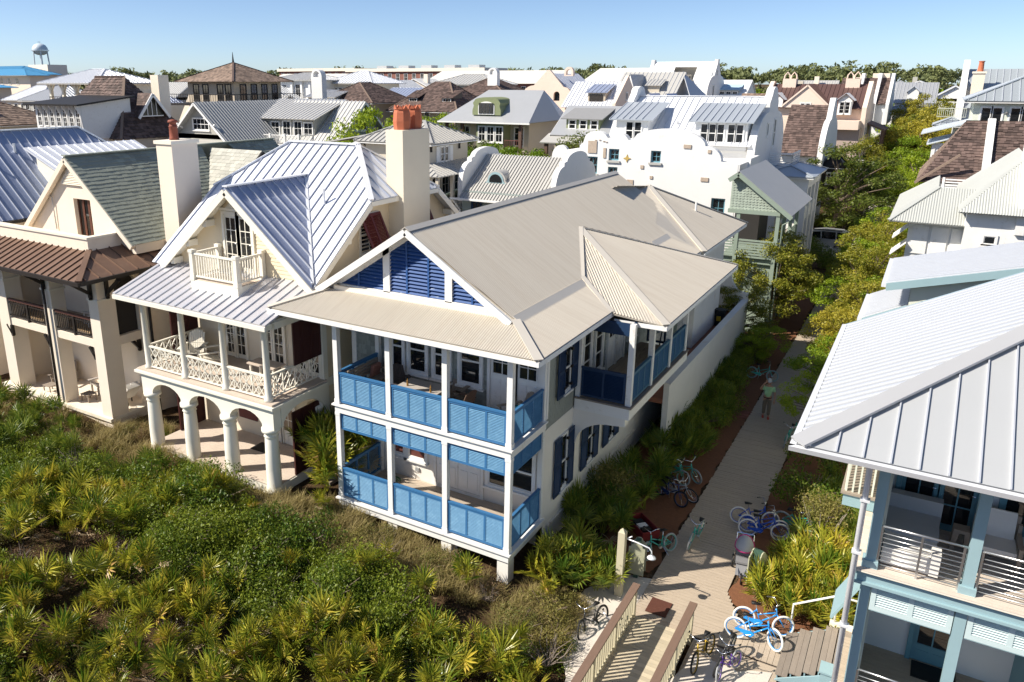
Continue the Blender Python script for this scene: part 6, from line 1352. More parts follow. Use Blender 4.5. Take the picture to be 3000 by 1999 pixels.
def rightside():
    H = mid('house', 'tall house with grey seamed roof, white swept gable and clay pot chimney', 13, 92)
    blk(H, 10.4, 20, 87, 98, 0, 11.8, STUCW); RM = M('cool_grey_metal', (.44,.48,.50), .4, .05, 1, metal=.35)
    gable_x(H, 10.4, 20, 86.5, 98, 11.8, 15.7, 'seam', RM, STUCW, o=.3, ends=(0, 1), step=.6); dutch(H, (9.9, 86, 0), Y_, [(0, 8), (0, 11)]+curve([(0, 11), (4.3, 14.6)], 8, -1)+[(5.6, 16.7), (6.9, 16.7)]+[(12.5-p[0], p[1]) for p in reversed([(0, 8), (0, 11)]+curve([(0, 11), (4.3, 14.6)], 8, -1))], X_*.6, STUCW)
    blk(H, 10.9, 12.0, 87.4, 89, 10, 15.2, CREAM, 'chimney'); blk(H, 10.8, 12.1, 87.3, 89.1, 15.2, 15.4, CREAMT, 'chimney_cap'); MB().lathe([(.3,0),(.26,.5),(.24,1.0),(.3,1.02),(.3,1.1)], (11.5, 88.2, 15.4), 12).build('chimney_pot', TERRA, H)
    hip(H, 8.3, 11, 84, 88, 9.8, 10.6, 'seam', RM, o=.4); bal(H, (8.2, 83.7), (10.8, 83.7), 10.6, 1., 14, PALEG)
    H = mid('house', 'pale green house with grey hip roof and white french doors by wall lantern', 14, 60)
    blk(H, 10.7, 18, 56.6, 66, 0, 12.9, PALEG); hip(H, 10.7, 19.5, 56.6, 66, 12.95, 15.3, 'seam', M('cool_grey_metal', (.44,.48,.50)), o=.7, ridge=.6, step=.55)
    for x in (11.25, 13.1): wf(H, 56.6, [(x, 11.15, .62, 1.3, 1, 1), (x+.72, 11.15, .62, 1.3, 1, 1)])
    MB().lathe([(.1,0),(.12,.1),(.02,.2)], (12.85, 56.45, 12.0), 8).build('wall_lantern', STEEL, H); blk(H, 10.3, 18, 55.4, 56.6, 10.7, 11.0, DARKM, 'deck'); bal(H, (10.3, 55.4), (18, 55.4), 11.0, .25, 20, TEAK)
    for z0, z1, x0 in ((10.4, 11.4, 7.5), (9.6, 10.5, 8.)): seam_roof(H, [(x0, 55.6, z0), (10.8, 55.6, z1), (10.8, 62, z1), (x0, 62, z0)], M('pale_green_metal', (.55,.60,.60), .4, .05, 1, metal=.3), SEAM, single=False)
    for x in (8.5, 10.4): post(H, x, 56, 0, 9.6, .25, WHITE)
    blk(H, 8.5, 10.7, 57, 62, 0, 7.6, WHITE, 'porch_wall'); MB().plate([(8.5, 9.7), (10.6, 9.7), (10.6, 8.6)]+[(9.55+1.0*math.cos(math.pi*i/8), 8.6+.7*math.sin(math.pi*i/8)) for i in range(9)]+[(8.5, 8.6)], [], (0, 55.95, 0), X_, Z_, Y_*.15).build('porch_arch', WHITE, H)
    H = mid('house', 'white house with dark shake roof, white rake parapet and slatted balcony', 12, 50)
    blk(H, 9.8, 16, 46, 56, 0, 8.2, WHITE); shingle_roof(H, [(10.25, 49.5, 11.7), (16, 49.5, 11.7), (16, 45, 8.0), (7.9, 45, 7.8)], SHAKE, .27, .28, but=.05, jit=.05); MB().beam((7.8, 44.95, 7.72), (10.15, 44.95, 9.7), .3, .14).build('rake_board', SHAKEL, H)
    rplane(H, [(10.25, 49.5, 11.7), (16, 49.5, 11.7), (16, 55, 8.0), (7.9, 55, 7.8)], 'shake', SHAKE); rplane(H, [(10.25, 49.5, 11.7), (7.9, 45, 7.8), (7.9, 55, 7.8)], 'shake', SHAKEL)
    dutch(H, (11.5, 43.6, 0), Y_, [(0, 6.5), (0, 7.4), (5.6, 11.9), (6.2, 11.9), (6.2, 6.5)], X_*.45, STUCW); blk(H, 8.4, 11.4, 45.4, 50, 0, 7.7, WHITE, 'side_bay')
    blk(H, 9.3, 11.5, 43.6, 45.5, 6.9, 7.3, WHITE, 'balcony')
    for k in range(5): MB().box(9.5, 11.4, 43.58, 43.64, 7.42+.18*k, 7.5+.18*k).build('rail_bar', WHITE, H)
    for x in (9.45, 11.4): post(H, x, 43.6, 7.3, 8.3, .14)
    H = mid('house', 'white house with pale corrugated hip roofs, awning shutters and double window', 11, 36)
    blk(H, 8.1, 16, 31.2, 43, 0, 7.2, WHITE); LC = M('pale_corrugated', (.50,.51,.475), .5, .05, 1, metal=.2)
    corr_roof(H, [(7.15, 30.3, 7.2), (11.2, 30.3, 7.2), (11.2, 33.4, 8.75), (9.2, 33.4, 8.75)], LC, .12, .02); corr_roof(H, [(7.15, 30.3, 7.2), (9.2, 33.4, 8.75), (9.2, 40, 8.75), (7.15, 42, 7.2)], LC, .12, .02)
    corr_roof(H, [(10.2, 29.6, 8.0), (16, 29.6, 8.0), (16, 33, 10.6), (12.9, 33, 10.6)], LC, .12, .02); corr_roof(H, [(10.2, 29.6, 8.0), (12.9, 33, 10.6), (12.9, 40, 10.6), (10.2, 42, 8.0)], LC, .12, .02)
    dutch(H, (12.7, 30, 0), Y_, [(0, 7), (0, 9.2), (3.2, 11.4), (4.4, 11.4), (4.4, 7)], X_*.4, STUCW); blk(H, 10.6, 16, 30.2, 42, 5, 7.9, WHITE, 'upper_wall')
    wf(H, 30.2, [(11.5, 5.9, .5, .4, 1, 1), (11.5, 6.4, .5, .4, 1, 1)]); cap(H, (7.15, 30.3, 7.2), (9.2, 33.4, 8.75), LC, .2)
    for y, z in ((30.8, 6.9), (30.8, 6.0)): MB().prism([(8.1, y, z), (7.4, y, z-.7), (7.44, y, z-.74), (8.1, y, z-.06)], (0, 1.6, 0)).build('awning_shutter', WHITE, H)
    for x in (8.3, 9.2, 10.1): MB().box(x, x+.75, 31.12, 31.2, 5.4, 6.9).build('panel_shutter', WHITE, H)
rightside()
def skyline():
    # long brick block
    H = mid('brick_building', 'long low red brick building with cream cornice on the skyline', -150, 205, 'building')
    for x0, x1, y, zt in ((-166, -113, 200, 18.4), (-203, -168, 206, 18.8)):
        B = blk(H, x0, x1, y, y+14, 0, zt-1, BRICKM, 'wall'); blk(H, x0-.6, x1+.6, y-.6, y+14.6, zt-1, zt, CREAMT, 'cornice')
        for i in range(int((x1-x0)/3.2)): wf(H, y, [(x0+1+3.2*i, zt-3.8, 1.3, 2.1, 2, 2)])
        blk(H, x0-.1, x1+.1, y-.15, y, zt-5.2, zt-4.8, CREAMT, 'band')
    for i in range(5): blk(H, -158+9*i, -154+9*i, 206, 210, 18.4, 19.4, GREYM, 'rooftop_unit')
    for i, (x0, x1, y, ze, zr) in enumerate(((-176, -140, 172, 13.6, 16.6), (-118, -74, 176, 13.8, 17.2), (-70, -38, 176, 14, 17.6), (-210, -182, 170, 13.6, 16.4))):
        H = mid('building', ('long pale tiled roof on brick walls left of the arched chimney', 'long pale shingled roof before the tree covered skyline', 'pale roofed row behind the peach gables', 'long white roof with blue end planes')[i], (x0+x1)/2, y+5, 'building')
        PR = M('pale_tiles', (.60,.58,.53), .8, .18, .4); blk(H, x0, x1, y, y+12, 0, ze, BRICKM); rplane(H, [(x0-1, y-1, ze), (x1+1, y-1, ze), (x1-2, y+5, zr), (x0+2, y+5, zr)], 'flat', PR); rplane(H, [(x0-1, y+12, ze), (x1+1, y+12, ze), (x1-2, y+5, zr), (x0+2, y+5, zr)], 'flat', PR)
        rplane(H, [(x1+1, y-1, ze), (x1+1, y+12, ze), (x1-2, y+5, zr)], 'flat', M('slate_blue_roof', (.10,.14,.2), .6)); wf(H, y, [(x0+2+4*k, ze-2.6, 1.2, 1.8, 2, 2) for k in range(int((x1-x0)/4))])
    # building with bright blue roof
    H = mid('building', 'large building with bright blue hip roof below the water tower', -225, 130, 'building'); BR = M('bright_blue_roof', (.08,.30,.52), .45, .06, .5)
    blk(H, -262, -230, 123, 135, 0, 16.4, CREAM); hip(H, -262, -230, 122, 135, 16.4, 18.9, 'seam', BR, o=1.2, ridge=20, step=1.4, sm=BR); hip(H, -238, -214, 116, 121.5, 16.0, 17.9, 'seam', BR, o=.8, ridge=12, step=1.4, sm=BR); blk(H, -237, -215, 117, 121.5, 0, 16, CREAM)
    hip(H, -232, -205, 96, 106, 12.8, 14.3, 'seam', BR, o=1, ridge=10, step=1.4, sm=BR); blk(H, -231, -206, 97, 106, 0, 12.8, CREAM)
    wf(H, 117, [(-234+4*k, 13.6, 1.4, 1.6, 2, 2) for k in range(4)])
    H = mid('building', 'plain cream parapet block behind the blue roof', -252, 146, 'building'); blk(H, -258, -247, 143, 150, 0, 19.7, CREAMT); wf(H, 143, [(-256, 16.6, 1.4, 1.6, 2, 2), (-252, 16.6, 1.4, 1.6, 2, 2)])
    # water tower
    W = thing('water_tower', 'pale blue water tower on slender legs above the rooftops', 'water tower', (-411, 243, 0)); TW = M('tower_paint', (.62,.70,.76), .4, .05, .1)
    cx, cy = -411, 243
    MB().lathe([(0, 27.9), (1.6, 28.0), (3.2, 28.7), (3.95, 30.2), (3.8, 31.6), (2.9, 33.0), (1.4, 33.8), (0, 33.95)], (cx, cy, 0), 28, False).build('tank', TW, W, smooth=True)
    MB().lathe([(4.0, 30.0), (4.35, 30.0), (4.35, 30.6), (4.0, 30.6)], (cx, cy, 0), 28, False).build('walkway', STEEL, W); MB().tube([(cx, cy, 0), (cx, cy, 28.2)], .6, 12).build('riser_pipe', TW, W)
    for k in range(6): t = math.pi/6+k*math.pi/3; MB().tube([(cx+5.2*math.cos(t), cy+5.2*math.sin(t), 0), (cx+3.8*math.cos(t), cy+3.8*math.sin(t), 30)], .3, 8).build('leg', TW, W)
    for z in (10, 20):
        r = 5.2-1.4*z/30
        for k in range(6): t = math.pi/6+k*math.pi/3; t2 = t+math.pi/3; MB().tube([(cx+r*math.cos(t), cy+r*math.sin(t), z), (cx+r*math.cos(t2), cy+r*math.sin(t2), z)], .1, 5).build('brace', STEEL, W)
    for k in range(5): MB().tube([(cx-1+.5*k, cy, 33.5), (cx-1+.5*k, cy, 35.)], .06, 4).build('antenna', STEEL, W)
    # ordinary roofs filling the town
    R2 = random.Random(11); roofs = [('pale grey', GREYT), ('white', GALVW), ('silver grey', GREYM), ('weathered brown shake', SHAKEL), ('lavender grey', GALVL)]; walls = [('cream', CREAM), ('white', WHITE), ('beige', BEIGE), ('grey', GREYS)]
    spots = [(-78, 24, 12.6), (-95, 30, 12.9), (-74, 60, 12.6), (-100, 62, 13.6), (-118, 60, 13.8), (-120, 84, 14.2), (-104, 100, 14.3), (-136, 104, 14.6), (-150, 96, 14.8), (-90, 118, 14.6), (-70, 122, 14.4), (-50, 118, 14.2), (-46, 140, 14.8), (-98, 140, 15), (-130, 140, 15.2), (-160, 140, 15.4), (-66, 150, 15.0), (-36, 134, 14.4), (-15, 134, 13.4), (-12, 150, 13.8), (-8, 176, 14.2), (10, 172, 13.6), (20, 150, 13.8), (14, 200, 14.0), (26, 190, 14.2), (36, 240, 14.5), (2, 230, 14.5), (-22, 210, 14.6), (-34, 60, 11.2), (-40, 108, 13.4), (-14, 62, 10.2), (-14, 78, 11.6), (-12, 108, 12.6), (50, 260, 14.8), (-4, 260, 14.6), (-62, 84, 13.4), (-180, 120, 15.2), (-200, 84, 14.2), (-140, 70, 13.6), (-86, 76, 13.8)]
    used = set()
    for i, (x, y, zr) in enumerate(spots):
        rn, rm = roofs[R2.randrange(5)]; wn, wm = walls[R2.randrange(4)]; wd, dp = R2.uniform(8, 12), R2.uniform(8, 11); kind = R2.choice(('hip', 'gable along the lane', 'gable across')); ch = R2.random() < .4
        lab = f'distant {wn} house with {rn} {"hip" if kind == "hip" else "gable"} roof'+(' and stucco chimney' if ch else '')
        H = thing('house', lab, 'house', (x, y, 0), 0, 'houses of the town behind'); ze = zr-R2.uniform(2, 3)
        blk(H, x-wd/2, x+wd/2, y, y+dp, 0, ze+.1, wm); k = 'shake' if rm is SHAKEL else 'seam'
        if kind == 'hip': hip(H, x-wd/2, x+wd/2, y, y+dp, ze, zr, k, rm, o=.6, step=.6 if k == 'seam' else .4)
        elif kind[6:] == 'across': gable_x(H, x-wd/2, x+wd/2, y, y+dp, ze, zr, k, rm, wm, step=.6 if k == 'seam' else .4)
        else: gable_y(H, x-wd/2, x+wd/2, y, y+dp, ze, zr, k, rm, wm, step=.6 if k == 'seam' else .4)
        n = int(wd/2.2); wf(H, y, [(x-wd/2+.8+2.2*j, ze-2.2, 1, 1.5, 2, 2) for j in range(n)]); wr(H, x+wd/2, [(y+1+2.4*j, ze-2.2, 1, 1.5, 2, 2) for j in range(int(dp/2.6))])
        if ch: cx_ = x+R2.uniform(-2, 2); blk(H, cx_, cx_+1.1, y+2, y+3.1, ze, zr+1., wm, 'chimney')
skyline()
# ------------------------------------------------------------------ plants
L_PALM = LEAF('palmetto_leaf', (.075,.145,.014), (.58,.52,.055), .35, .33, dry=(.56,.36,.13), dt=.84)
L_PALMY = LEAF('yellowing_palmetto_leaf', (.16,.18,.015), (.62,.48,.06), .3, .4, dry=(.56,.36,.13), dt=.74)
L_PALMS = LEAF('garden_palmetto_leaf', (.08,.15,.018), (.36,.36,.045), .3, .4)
L_DRY = LEAF('dry_frond', (.34,.23,.12), (.62,.50,.33), .15, .7)
L_SHRUB = LEAF('scrub_leaf', (.055,.12,.012), (.28,.32,.03), .35, .45)
L_SHRUB2 = LEAF('dull_scrub_leaf', (.11,.13,.025), (.32,.26,.07), .3, .6)
L_BROWN = LEAF('withered_leaf', (.13,.07,.035), (.32,.20,.11), .2, .7)
L_TREE = LEAF('olive_tree_leaf', (.14,.17,.015), (.48,.40,.045), .35, .45)
L_TREE2 = LEAF('fresh_tree_leaf', (.11,.20,.012), (.36,.44,.025), .4, .45)
L_DARK = LEAF('dark_tree_leaf', (.06,.10,.014), (.20,.22,.028), .3, .5)
L_GRASS = LEAF('dune_grass_blade', (.24,.20,.06), (.52,.40,.20), .3, .7)
L_TWIG = M('grey_twigs', (.22,.18,.15), .9, .3, 6)
BARK = M('bark', (.16,.12,.09), .9, .3, 8, bump=.5)
def vrand(r, a): return Vector((r.uniform(-a, a), r.uniform(-a, a), r.uniform(-a, a)))
def frond_mesh(seed, m, n=15, L=.42, stalk=.45, name='frond', spread=125, wd=.03):
    """fan leaf: stalk along +x rising to the fan, blades folded and drooping at the tip"""
    r = random.Random(seed); q = MB(); H0 = Vector((stalk, 0, stalk*.25)); q.tube([(0,0,0), H0*.6+Vector((0,0,.03)), H0], [.011, .009, .006], 4, False)
    fd = Vector((1, 0, .35)).normalized(); sd = Vector((0, 1, 0)); up = fd.cross(sd)
    for i in range(n):
        a = R(-spread+2*spread*i/(n-1)+r.uniform(-4, 4)); l = L*(1-.28*abs(a)/R(spread))*r.uniform(.85, 1.08); d = (fd*math.cos(a)+sd*math.sin(a)+up*(-.25+.18*math.cos(a))*-1*.6).normalized()
        s = d.cross(up).normalized(); dr = r.uniform(.02, .16); w = wd*r.uniform(.8, 1.1)
        p0 = H0; p1 = H0+d*l*.55; p2 = H0+d*l-Z_*dr*l
        V = [p0, p1-s*w*.5+up*.010, p1-up*.006, p1+s*w*.5+up*.010, p2]
        q.add(V, [(0,1,2), (0,2,3), (1,4,2), (2,4,3)])
    o = q.build(name, m, world=False); COL.objects.unlink(o); return o.data
FROND = [frond_mesh(i, L_PALM, 15+i % 3, .46+.06*(i % 3), .5, wd=.05) for i in range(5)]
FRONDY = [frond_mesh(30+i, L_PALMY, 14, .46, .5, wd=.05) for i in range(2)]
FRONDS = [frond_mesh(20+i, L_PALMS, 16, .52, .5, wd=.045) for i in range(3)]
FDRY = [frond_mesh(40+i, L_DRY, 11, .36, .35, 'dry_frond', 95, .035) for i in range(2)]
PALMS = []
def palmetto(x, y, z, label, group, s=1., rr=rnd, n=9, meshes=FROND, dry=.12, cat='palmetto'):
    F = []
    for i in range(n):
        d = rr.random() < dry; me = rr.choice(FDRY if d else (FRONDY if meshes is FROND and rr.random() < .3 else meshes))
        el = R(rr.uniform(-15, 15) if d else rr.uniform(25, 85)); az = 2*math.pi*(i+rr.random()*.7)/n; k = s*rr.uniform(.75, 1.15)
        F.append((me, (rr.uniform(-.35, .35), -el, az), k, (rr.uniform(-.06, .06), rr.uniform(-.06, .06), rr.uniform(0, .12))))
    PALMS.append((Vector((x, y, z)), label, group, cat, F))
def plant_palmettos():
    """the 300 nearest are plants of their own, the rest one thicket"""
    PALMS.sort(key=lambda p: (p[0]-CAM).length); J = MB()
    from mathutils import Euler
    for i, (loc, label, group, cat, F) in enumerate(PALMS):
        P = thing('palmetto', label, cat, loc, 0, group) if i < 300 else None
        for me, rot, k, off in F:
            if P:
                o = bpy.data.objects.new('frond', me); COL.objects.link(o); o.parent = P; o.rotation_euler = rot; o.scale = (k, k, k); o.location = off
            else:
                m4 = Matrix.Translation(loc+Vector(off)) @ Euler(rot).to_matrix().to_4x4() @ Matrix.Scale(k, 4)
                J.add([m4 @ v.co for v in me.vertices], [tuple(p.vertices) for p in me.polygons])
    if J.f: tag(J.build('palmetto_thicket', L_PALMS), 'farther palmettos that close the beds along the walls', 'palmettos', kind='stuff')
def leaf_quads(q, c, rad, n, size, r, flat=1., bias=.35, up=.35):
    for _ in range(n):
        u = Vector((r.gauss(0,1), r.gauss(0,1), r.gauss(0,1))).normalized(); k = r.random()**bias
        p = Vector((c[0]+u.x*rad*k, c[1]+u.y*rad*k, c[2]+u.z*rad*k*flat))
        d = (u*.7+vrand(r, 1)+Z_*up).normalized(); t = d.cross(vrand(r, 1)).normalized(); b = d.cross(t); s = size*r.uniform(.6, 1.25)
        q.add([p-t*s, p+b*s*.45, p+t*s, p-b*s*.45], [(0,1,2,3)])
def shrub_mesh(seed, m, lumps=9, leaves=380, size=.034, R0=.75, h=.55):
    r = random.Random(seed); q = MB()
    for i in range(lumps):
        a = r.uniform(0, 6.28); k = R0*math.sqrt(r.random()); rad = r.uniform(.26, .46); leaf_quads(q, (k*math.cos(a), k*math.sin(a), max(.1, h*(1-(k/R0)**2*.55)*r.uniform(.7, 1.1)-rad*.25)), rad, leaves, size, r, .8)
    o = q.build('foliage', m, world=False); COL.objects.unlink(o)
    t = MB()
    for i in range(9):
        a = r.uniform(0, 6.28); e = Vector((math.cos(a)*R0*.7, math.sin(a)*R0*.7, h*r.uniform(.6, 1))); t.tube([(0,0,-.1), e*.5+Z_*.1, e], [.018, .012, .005], 4, False)
    s = t.build('stems', BARK, world=False); COL.objects.unlink(s); return o.data, s.data
SHR = [shrub_mesh(100+i, L_SHRUB) for i in range(4)]; SHR3 = [shrub_mesh(140+i, L_BROWN, 7, 220, .026) for i in range(2)]; SHR2 = [shrub_mesh(120+i, L_SHRUB2, 8, 300, .03) for i in range(2)]
def shrub(x, y, z, s, label, group, meshes=SHR, rr=rnd, cat='shrub', hz=1.):
    P = thing('shrub', label, cat, (x, y, z), rr.uniform(0, 6.28), group); P.scale = (s, s, s*hz); f, t = rr.choice(meshes)
    for nm, me in (('foliage', f), ('stems', t)): o = bpy.data.objects.new(nm, me); COL.objects.link(o); o.parent = P
    return P
def crown_mesh(seed, m, W=2., H=2.6, clumps=46, leaves=110, size=.07, base=1.6, cone=0.):
    """uneven crown: leaf clumps hung on limbs; returns crown and trunk meshes"""
    r = random.Random(seed); q = MB(); t = MB(); tip = Vector((r.uniform(-.2, .2), r.uniform(-.2, .2), base+H*.75)); t.tube([(0,0,-.2), (r.uniform(-.1, .1), r.uniform(-.1, .1), base*.6), (0, 0, base+H*.2), tip], [W*.055, W*.045, W*.03, W*.01], 7, False)
    for i in range(clumps):
        u = Vector((r.gauss(0,1), r.gauss(0,1), r.gauss(0,.8))).normalized()*(r.random()**.4); hz = base+H*.5+u.z*H*.5; w = W*(1-cone*max(0, (hz-base)/H))
        c = Vector((u.x*w, u.y*w, hz)); rad = r.uniform(.2, .38)*W*.62; leaf_quads(q, c, rad, leaves, size, r, .65, .5)
        if i % 2 == 0: s0 = Vector((0, 0, base+(hz-base)*.45)); t.tube([s0, (s0+c)/2+Z_*.12, c], [W*.018, W*.012, W*.004], 5, False)
    a = q.build('crown', m, world=False); b = t.build('trunk', BARK, world=False); COL.objects.unlink(a); COL.objects.unlink(b); return a.data, b.data
CR_OL = [crown_mesh(200+i, L_TREE, 2., 3.4, 84, 270, .046, .7, .35) for i in range(2)]
CR_FR = [crown_mesh(220+i, L_TREE2, 2., 2.8, 70, 230, .05, .5) for i in range(2)]
CR_DK = [crown_mesh(240+i, L_DARK, 2., 3.4, 64, 210, .055, .5) for i in range(2)]
CR_FAR = [crown_mesh(260+i, mm, 2., 2.6, 30, 60, .13, .8) for i, mm in enumerate((L_TREE, L_TREE2, L_DARK))]
def tree(x, y, z, s, label, meshes, group=None, rr=rnd, hz=1., name='tree'):
    P = thing(name, label, 'tree', (x, y, z), rr.uniform(0, 6.28), group); P.scale = (s, s, s*hz); c, t = rr.choice(meshes)
    for nm, me in (('trunk', t), ('crown', c)): o = bpy.data.objects.new(nm, me); COL.objects.link(o); o.parent = P
    return P
def inpoly(p, L):
    c = False; j = len(L)-1
    for i in range(len(L)):
        if (L[i][1] > p[1]) != (L[j][1] > p[1]) and p[0] < (L[j][0]-L[i][0])*(p[1]-L[i][1])/(L[j][1]-L[i][1])+L[i][0]: c = not c
        j = i
    return c
def scatter(poly, n, r, gap):
    xs = [p[0] for p in poly]; ys = [p[1] for p in poly]; out = []; k = 0
    while len(out) < n and k < n*60:
        k += 1; p = (r.uniform(min(xs), max(xs)), r.uniform(min(ys), max(ys)))
        if inpoly(p, poly) and all((p[0]-o[0])**2+(p[1]-o[1])**2 > gap*gap for o in out): out.append(p)
    return out
def dune():
    r = random.Random(3)
    AREA = [(-27, -.8), (-17.6, -.8), (-17.2, .6), (-15.2, .6), (-15, -1.3), (-8.2, -1.2), (-6.3, -.4), (.2, -.5), (1.6, .6), (2.3, -.6), (2.5, -4), (3.3, -7.5), (-2, -12), (-12, -14), (-27, -9)]
    P_ = [[(-25, -1.2), (-18.5, -1.3), (-15.2, -2.2), (-16.5, -5.5), (-24, -5)], [(-15.5, -6.2), (-13.2, -2.2), (-9, -2.0), (-8.6, -4.2), (-11.5, -7.6)], [(-10.5, -8.4), (-6.4, -5.1), (-3.3, -7.4), (-5.5, -11.5), (-9, -11.5)], [(-3.6, -5.7), (-.7, -3.5), (2.3, -1.9), (3.0, -4.5), (.5, -7.5), (-3.4, -8.6)]]
    for poly, n in zip(P_, (44, 56, 56, 78)):
        for x, y in scatter(poly, n, r, .36): palmetto(x, y, gz(x, y)+r.uniform(.05, .4), 'yellow green saw palmetto in the dune scrub before the porches', 'saw palmettos of the dune', r.choice((.55, .7, .8, .95, 1.15)), r, r.randint(6, 12))
    for x, y in scatter(AREA, 60, r, .9): palmetto(x, y, gz(x, y)+.25, 'yellow green saw palmetto in the dune scrub before the porches', 'saw palmettos of the dune', r.uniform(.6, 1.05), r, 9)
    # evergreen scrub
    S_ = [[(-12.6, -3.6), (-11.6, -2.0), (-6.5, -2.2), (-2.8, -2.3), (-.2, -3.6), (-2.6, -5.6), (-7, -6.0)], [(-12.5, -8), (-9.8, -8.8), (-7.6, -10.6), (-9.5, -12.5), (-14, -11)], [(-19, -3), (-15, -3), (-12, -5), (-13, -8), (-18, -7)]]
    for poly, n, gp in zip(S_, (64, 24, 26), (.62, .7, .75)):
        for x, y in scatter(poly, n, r, gp): shrub(x, y, gz(x, y)-.1, r.uniform(.7, 1.5), 'low dense green scrub shrub on the dune', 'evergreen dune shrubs', SHR, r, hz=r.uniform(.8, 1.5))
    for x, y in scatter(AREA, 120, r, .65): shrub(x, y, gz(x, y)-.15, r.uniform(.55, .95), 'small dull olive scrub plant between the palmettos', 'olive dune undergrowth', SHR2 if r.random() < .55 else SHR, r)
    for x, y in scatter(AREA, 48, r, .8): shrub(x, y, gz(x, y)-.1, r.uniform(.5, .9), 'withered brown scrub plant in the dune thicket', 'withered dune scrub', SHR3, r)
    # clipped mound of grass and scrub beside the lamp post
    for i, (x, y, s) in enumerate(((1.5, -.6, 1.15), (2.1, -1.4, 1.0), (1.2, -1.6, 1.1), (2.0, .05, .9))): shrub(x, y, gz(x, y)-.05, s, 'wind shorn olive scrub mound beside the lamp post', 'scrub mound by the lamp post', SHR2, r)
    # bare twigs
    for k in range(3):
        q = MB(); rr = random.Random(k)
        for i in range(26):
            a = rr.uniform(0, 6.28); e = Vector((math.cos(a)*rr.uniform(.2, .55), math.sin(a)*rr.uniform(.2, .55), rr.uniform(.15, .55))); m = e*.5+vrand(rr, .08); q.tube([(0,0,0), m, e], [.012, .008, .003], 4, False)
            q.tube([m, m+vrand(rr, .22)+Z_*.1], [.006, .002], 4, False)
        o = q.build('dead_brush', L_TWIG, world=False); tag(o, 'tangle of bare grey twigs in the dune scrub', 'dead brush', 'bare twigs in the dune scrub'); spots = scatter(AREA, 20, r, .8)
        for i, (x, y) in enumerate(spots):
            c = o if i == 0 else o.copy()
            if i: COL.objects.link(c)
            c.location = (x, y, gz(x, y)+.1); c.rotation_euler = (0, 0, r.uniform(0, 6)); c.scale = [r.uniform(.8, 1.4)]*3
    # dune grass along the porches
    q = MB(); G_ = [[(-8.3, -2.2), (-6.3, .3), (.2, -.2), (.1, -1.2), (-2.4, -2.2)], [(-17, -1.6), (-17.2, .6), (-15.1, .6), (-14.9, -.95), (-8.1, -.95), (-6.3, -.2), (-7.0, -2.4), (-11, -2.4), (-15, -2.2)], [(.2, -1.9), (.8, .5), (2.3, .6), (2.2, -1.6)], [(-24.5, -.5), (-17.6, -.5), (-16, -2), (-19, -3), (-24.5, -2)]]
    for poly, n in zip(G_, (230, 230, 80, 70)):
        for x, y in scatter(poly, n, r, .12):
            z = gz(x, y)
            for k in range(46):
                a = r.uniform(0, 6.28); l = r.uniform(.25, .62); ln = r.uniform(.2, .75); d = Vector((math.cos(a)*ln, math.sin(a)*ln, 1)).normalized(); p = Vector((x+r.uniform(-.12, .12), y+r.uniform(-.12, .12), z)); s = Vector((-math.sin(a), math.cos(a), 0))*.0055
                m = p+d*l*.6; e = p+d*l+Vector((math.cos(a), math.sin(a), -.5))*l*.25; q.add([p-s, p+s, m+s, m-s, e], [(0,1,2,3), (3,2,4)])
    o = q.build('dune_grass', L_GRASS); tag(o, 'dry tan dune grass along the porch fronts', 'grass', kind='stuff')
    # leaf litter and low creepers that hide the soil
    q = MB()
    for x, y in scatter(AREA, 1500, r, .05): leaf_quads(q, (x, y, gz(x, y)+.05), .3, 26, .03, r, .35, .5)
    o = q.build('ground_cover', L_SHRUB2); tag(o, 'low creeping plants and leaf litter under the dune scrub', 'ground cover', kind='stuff')
dune()
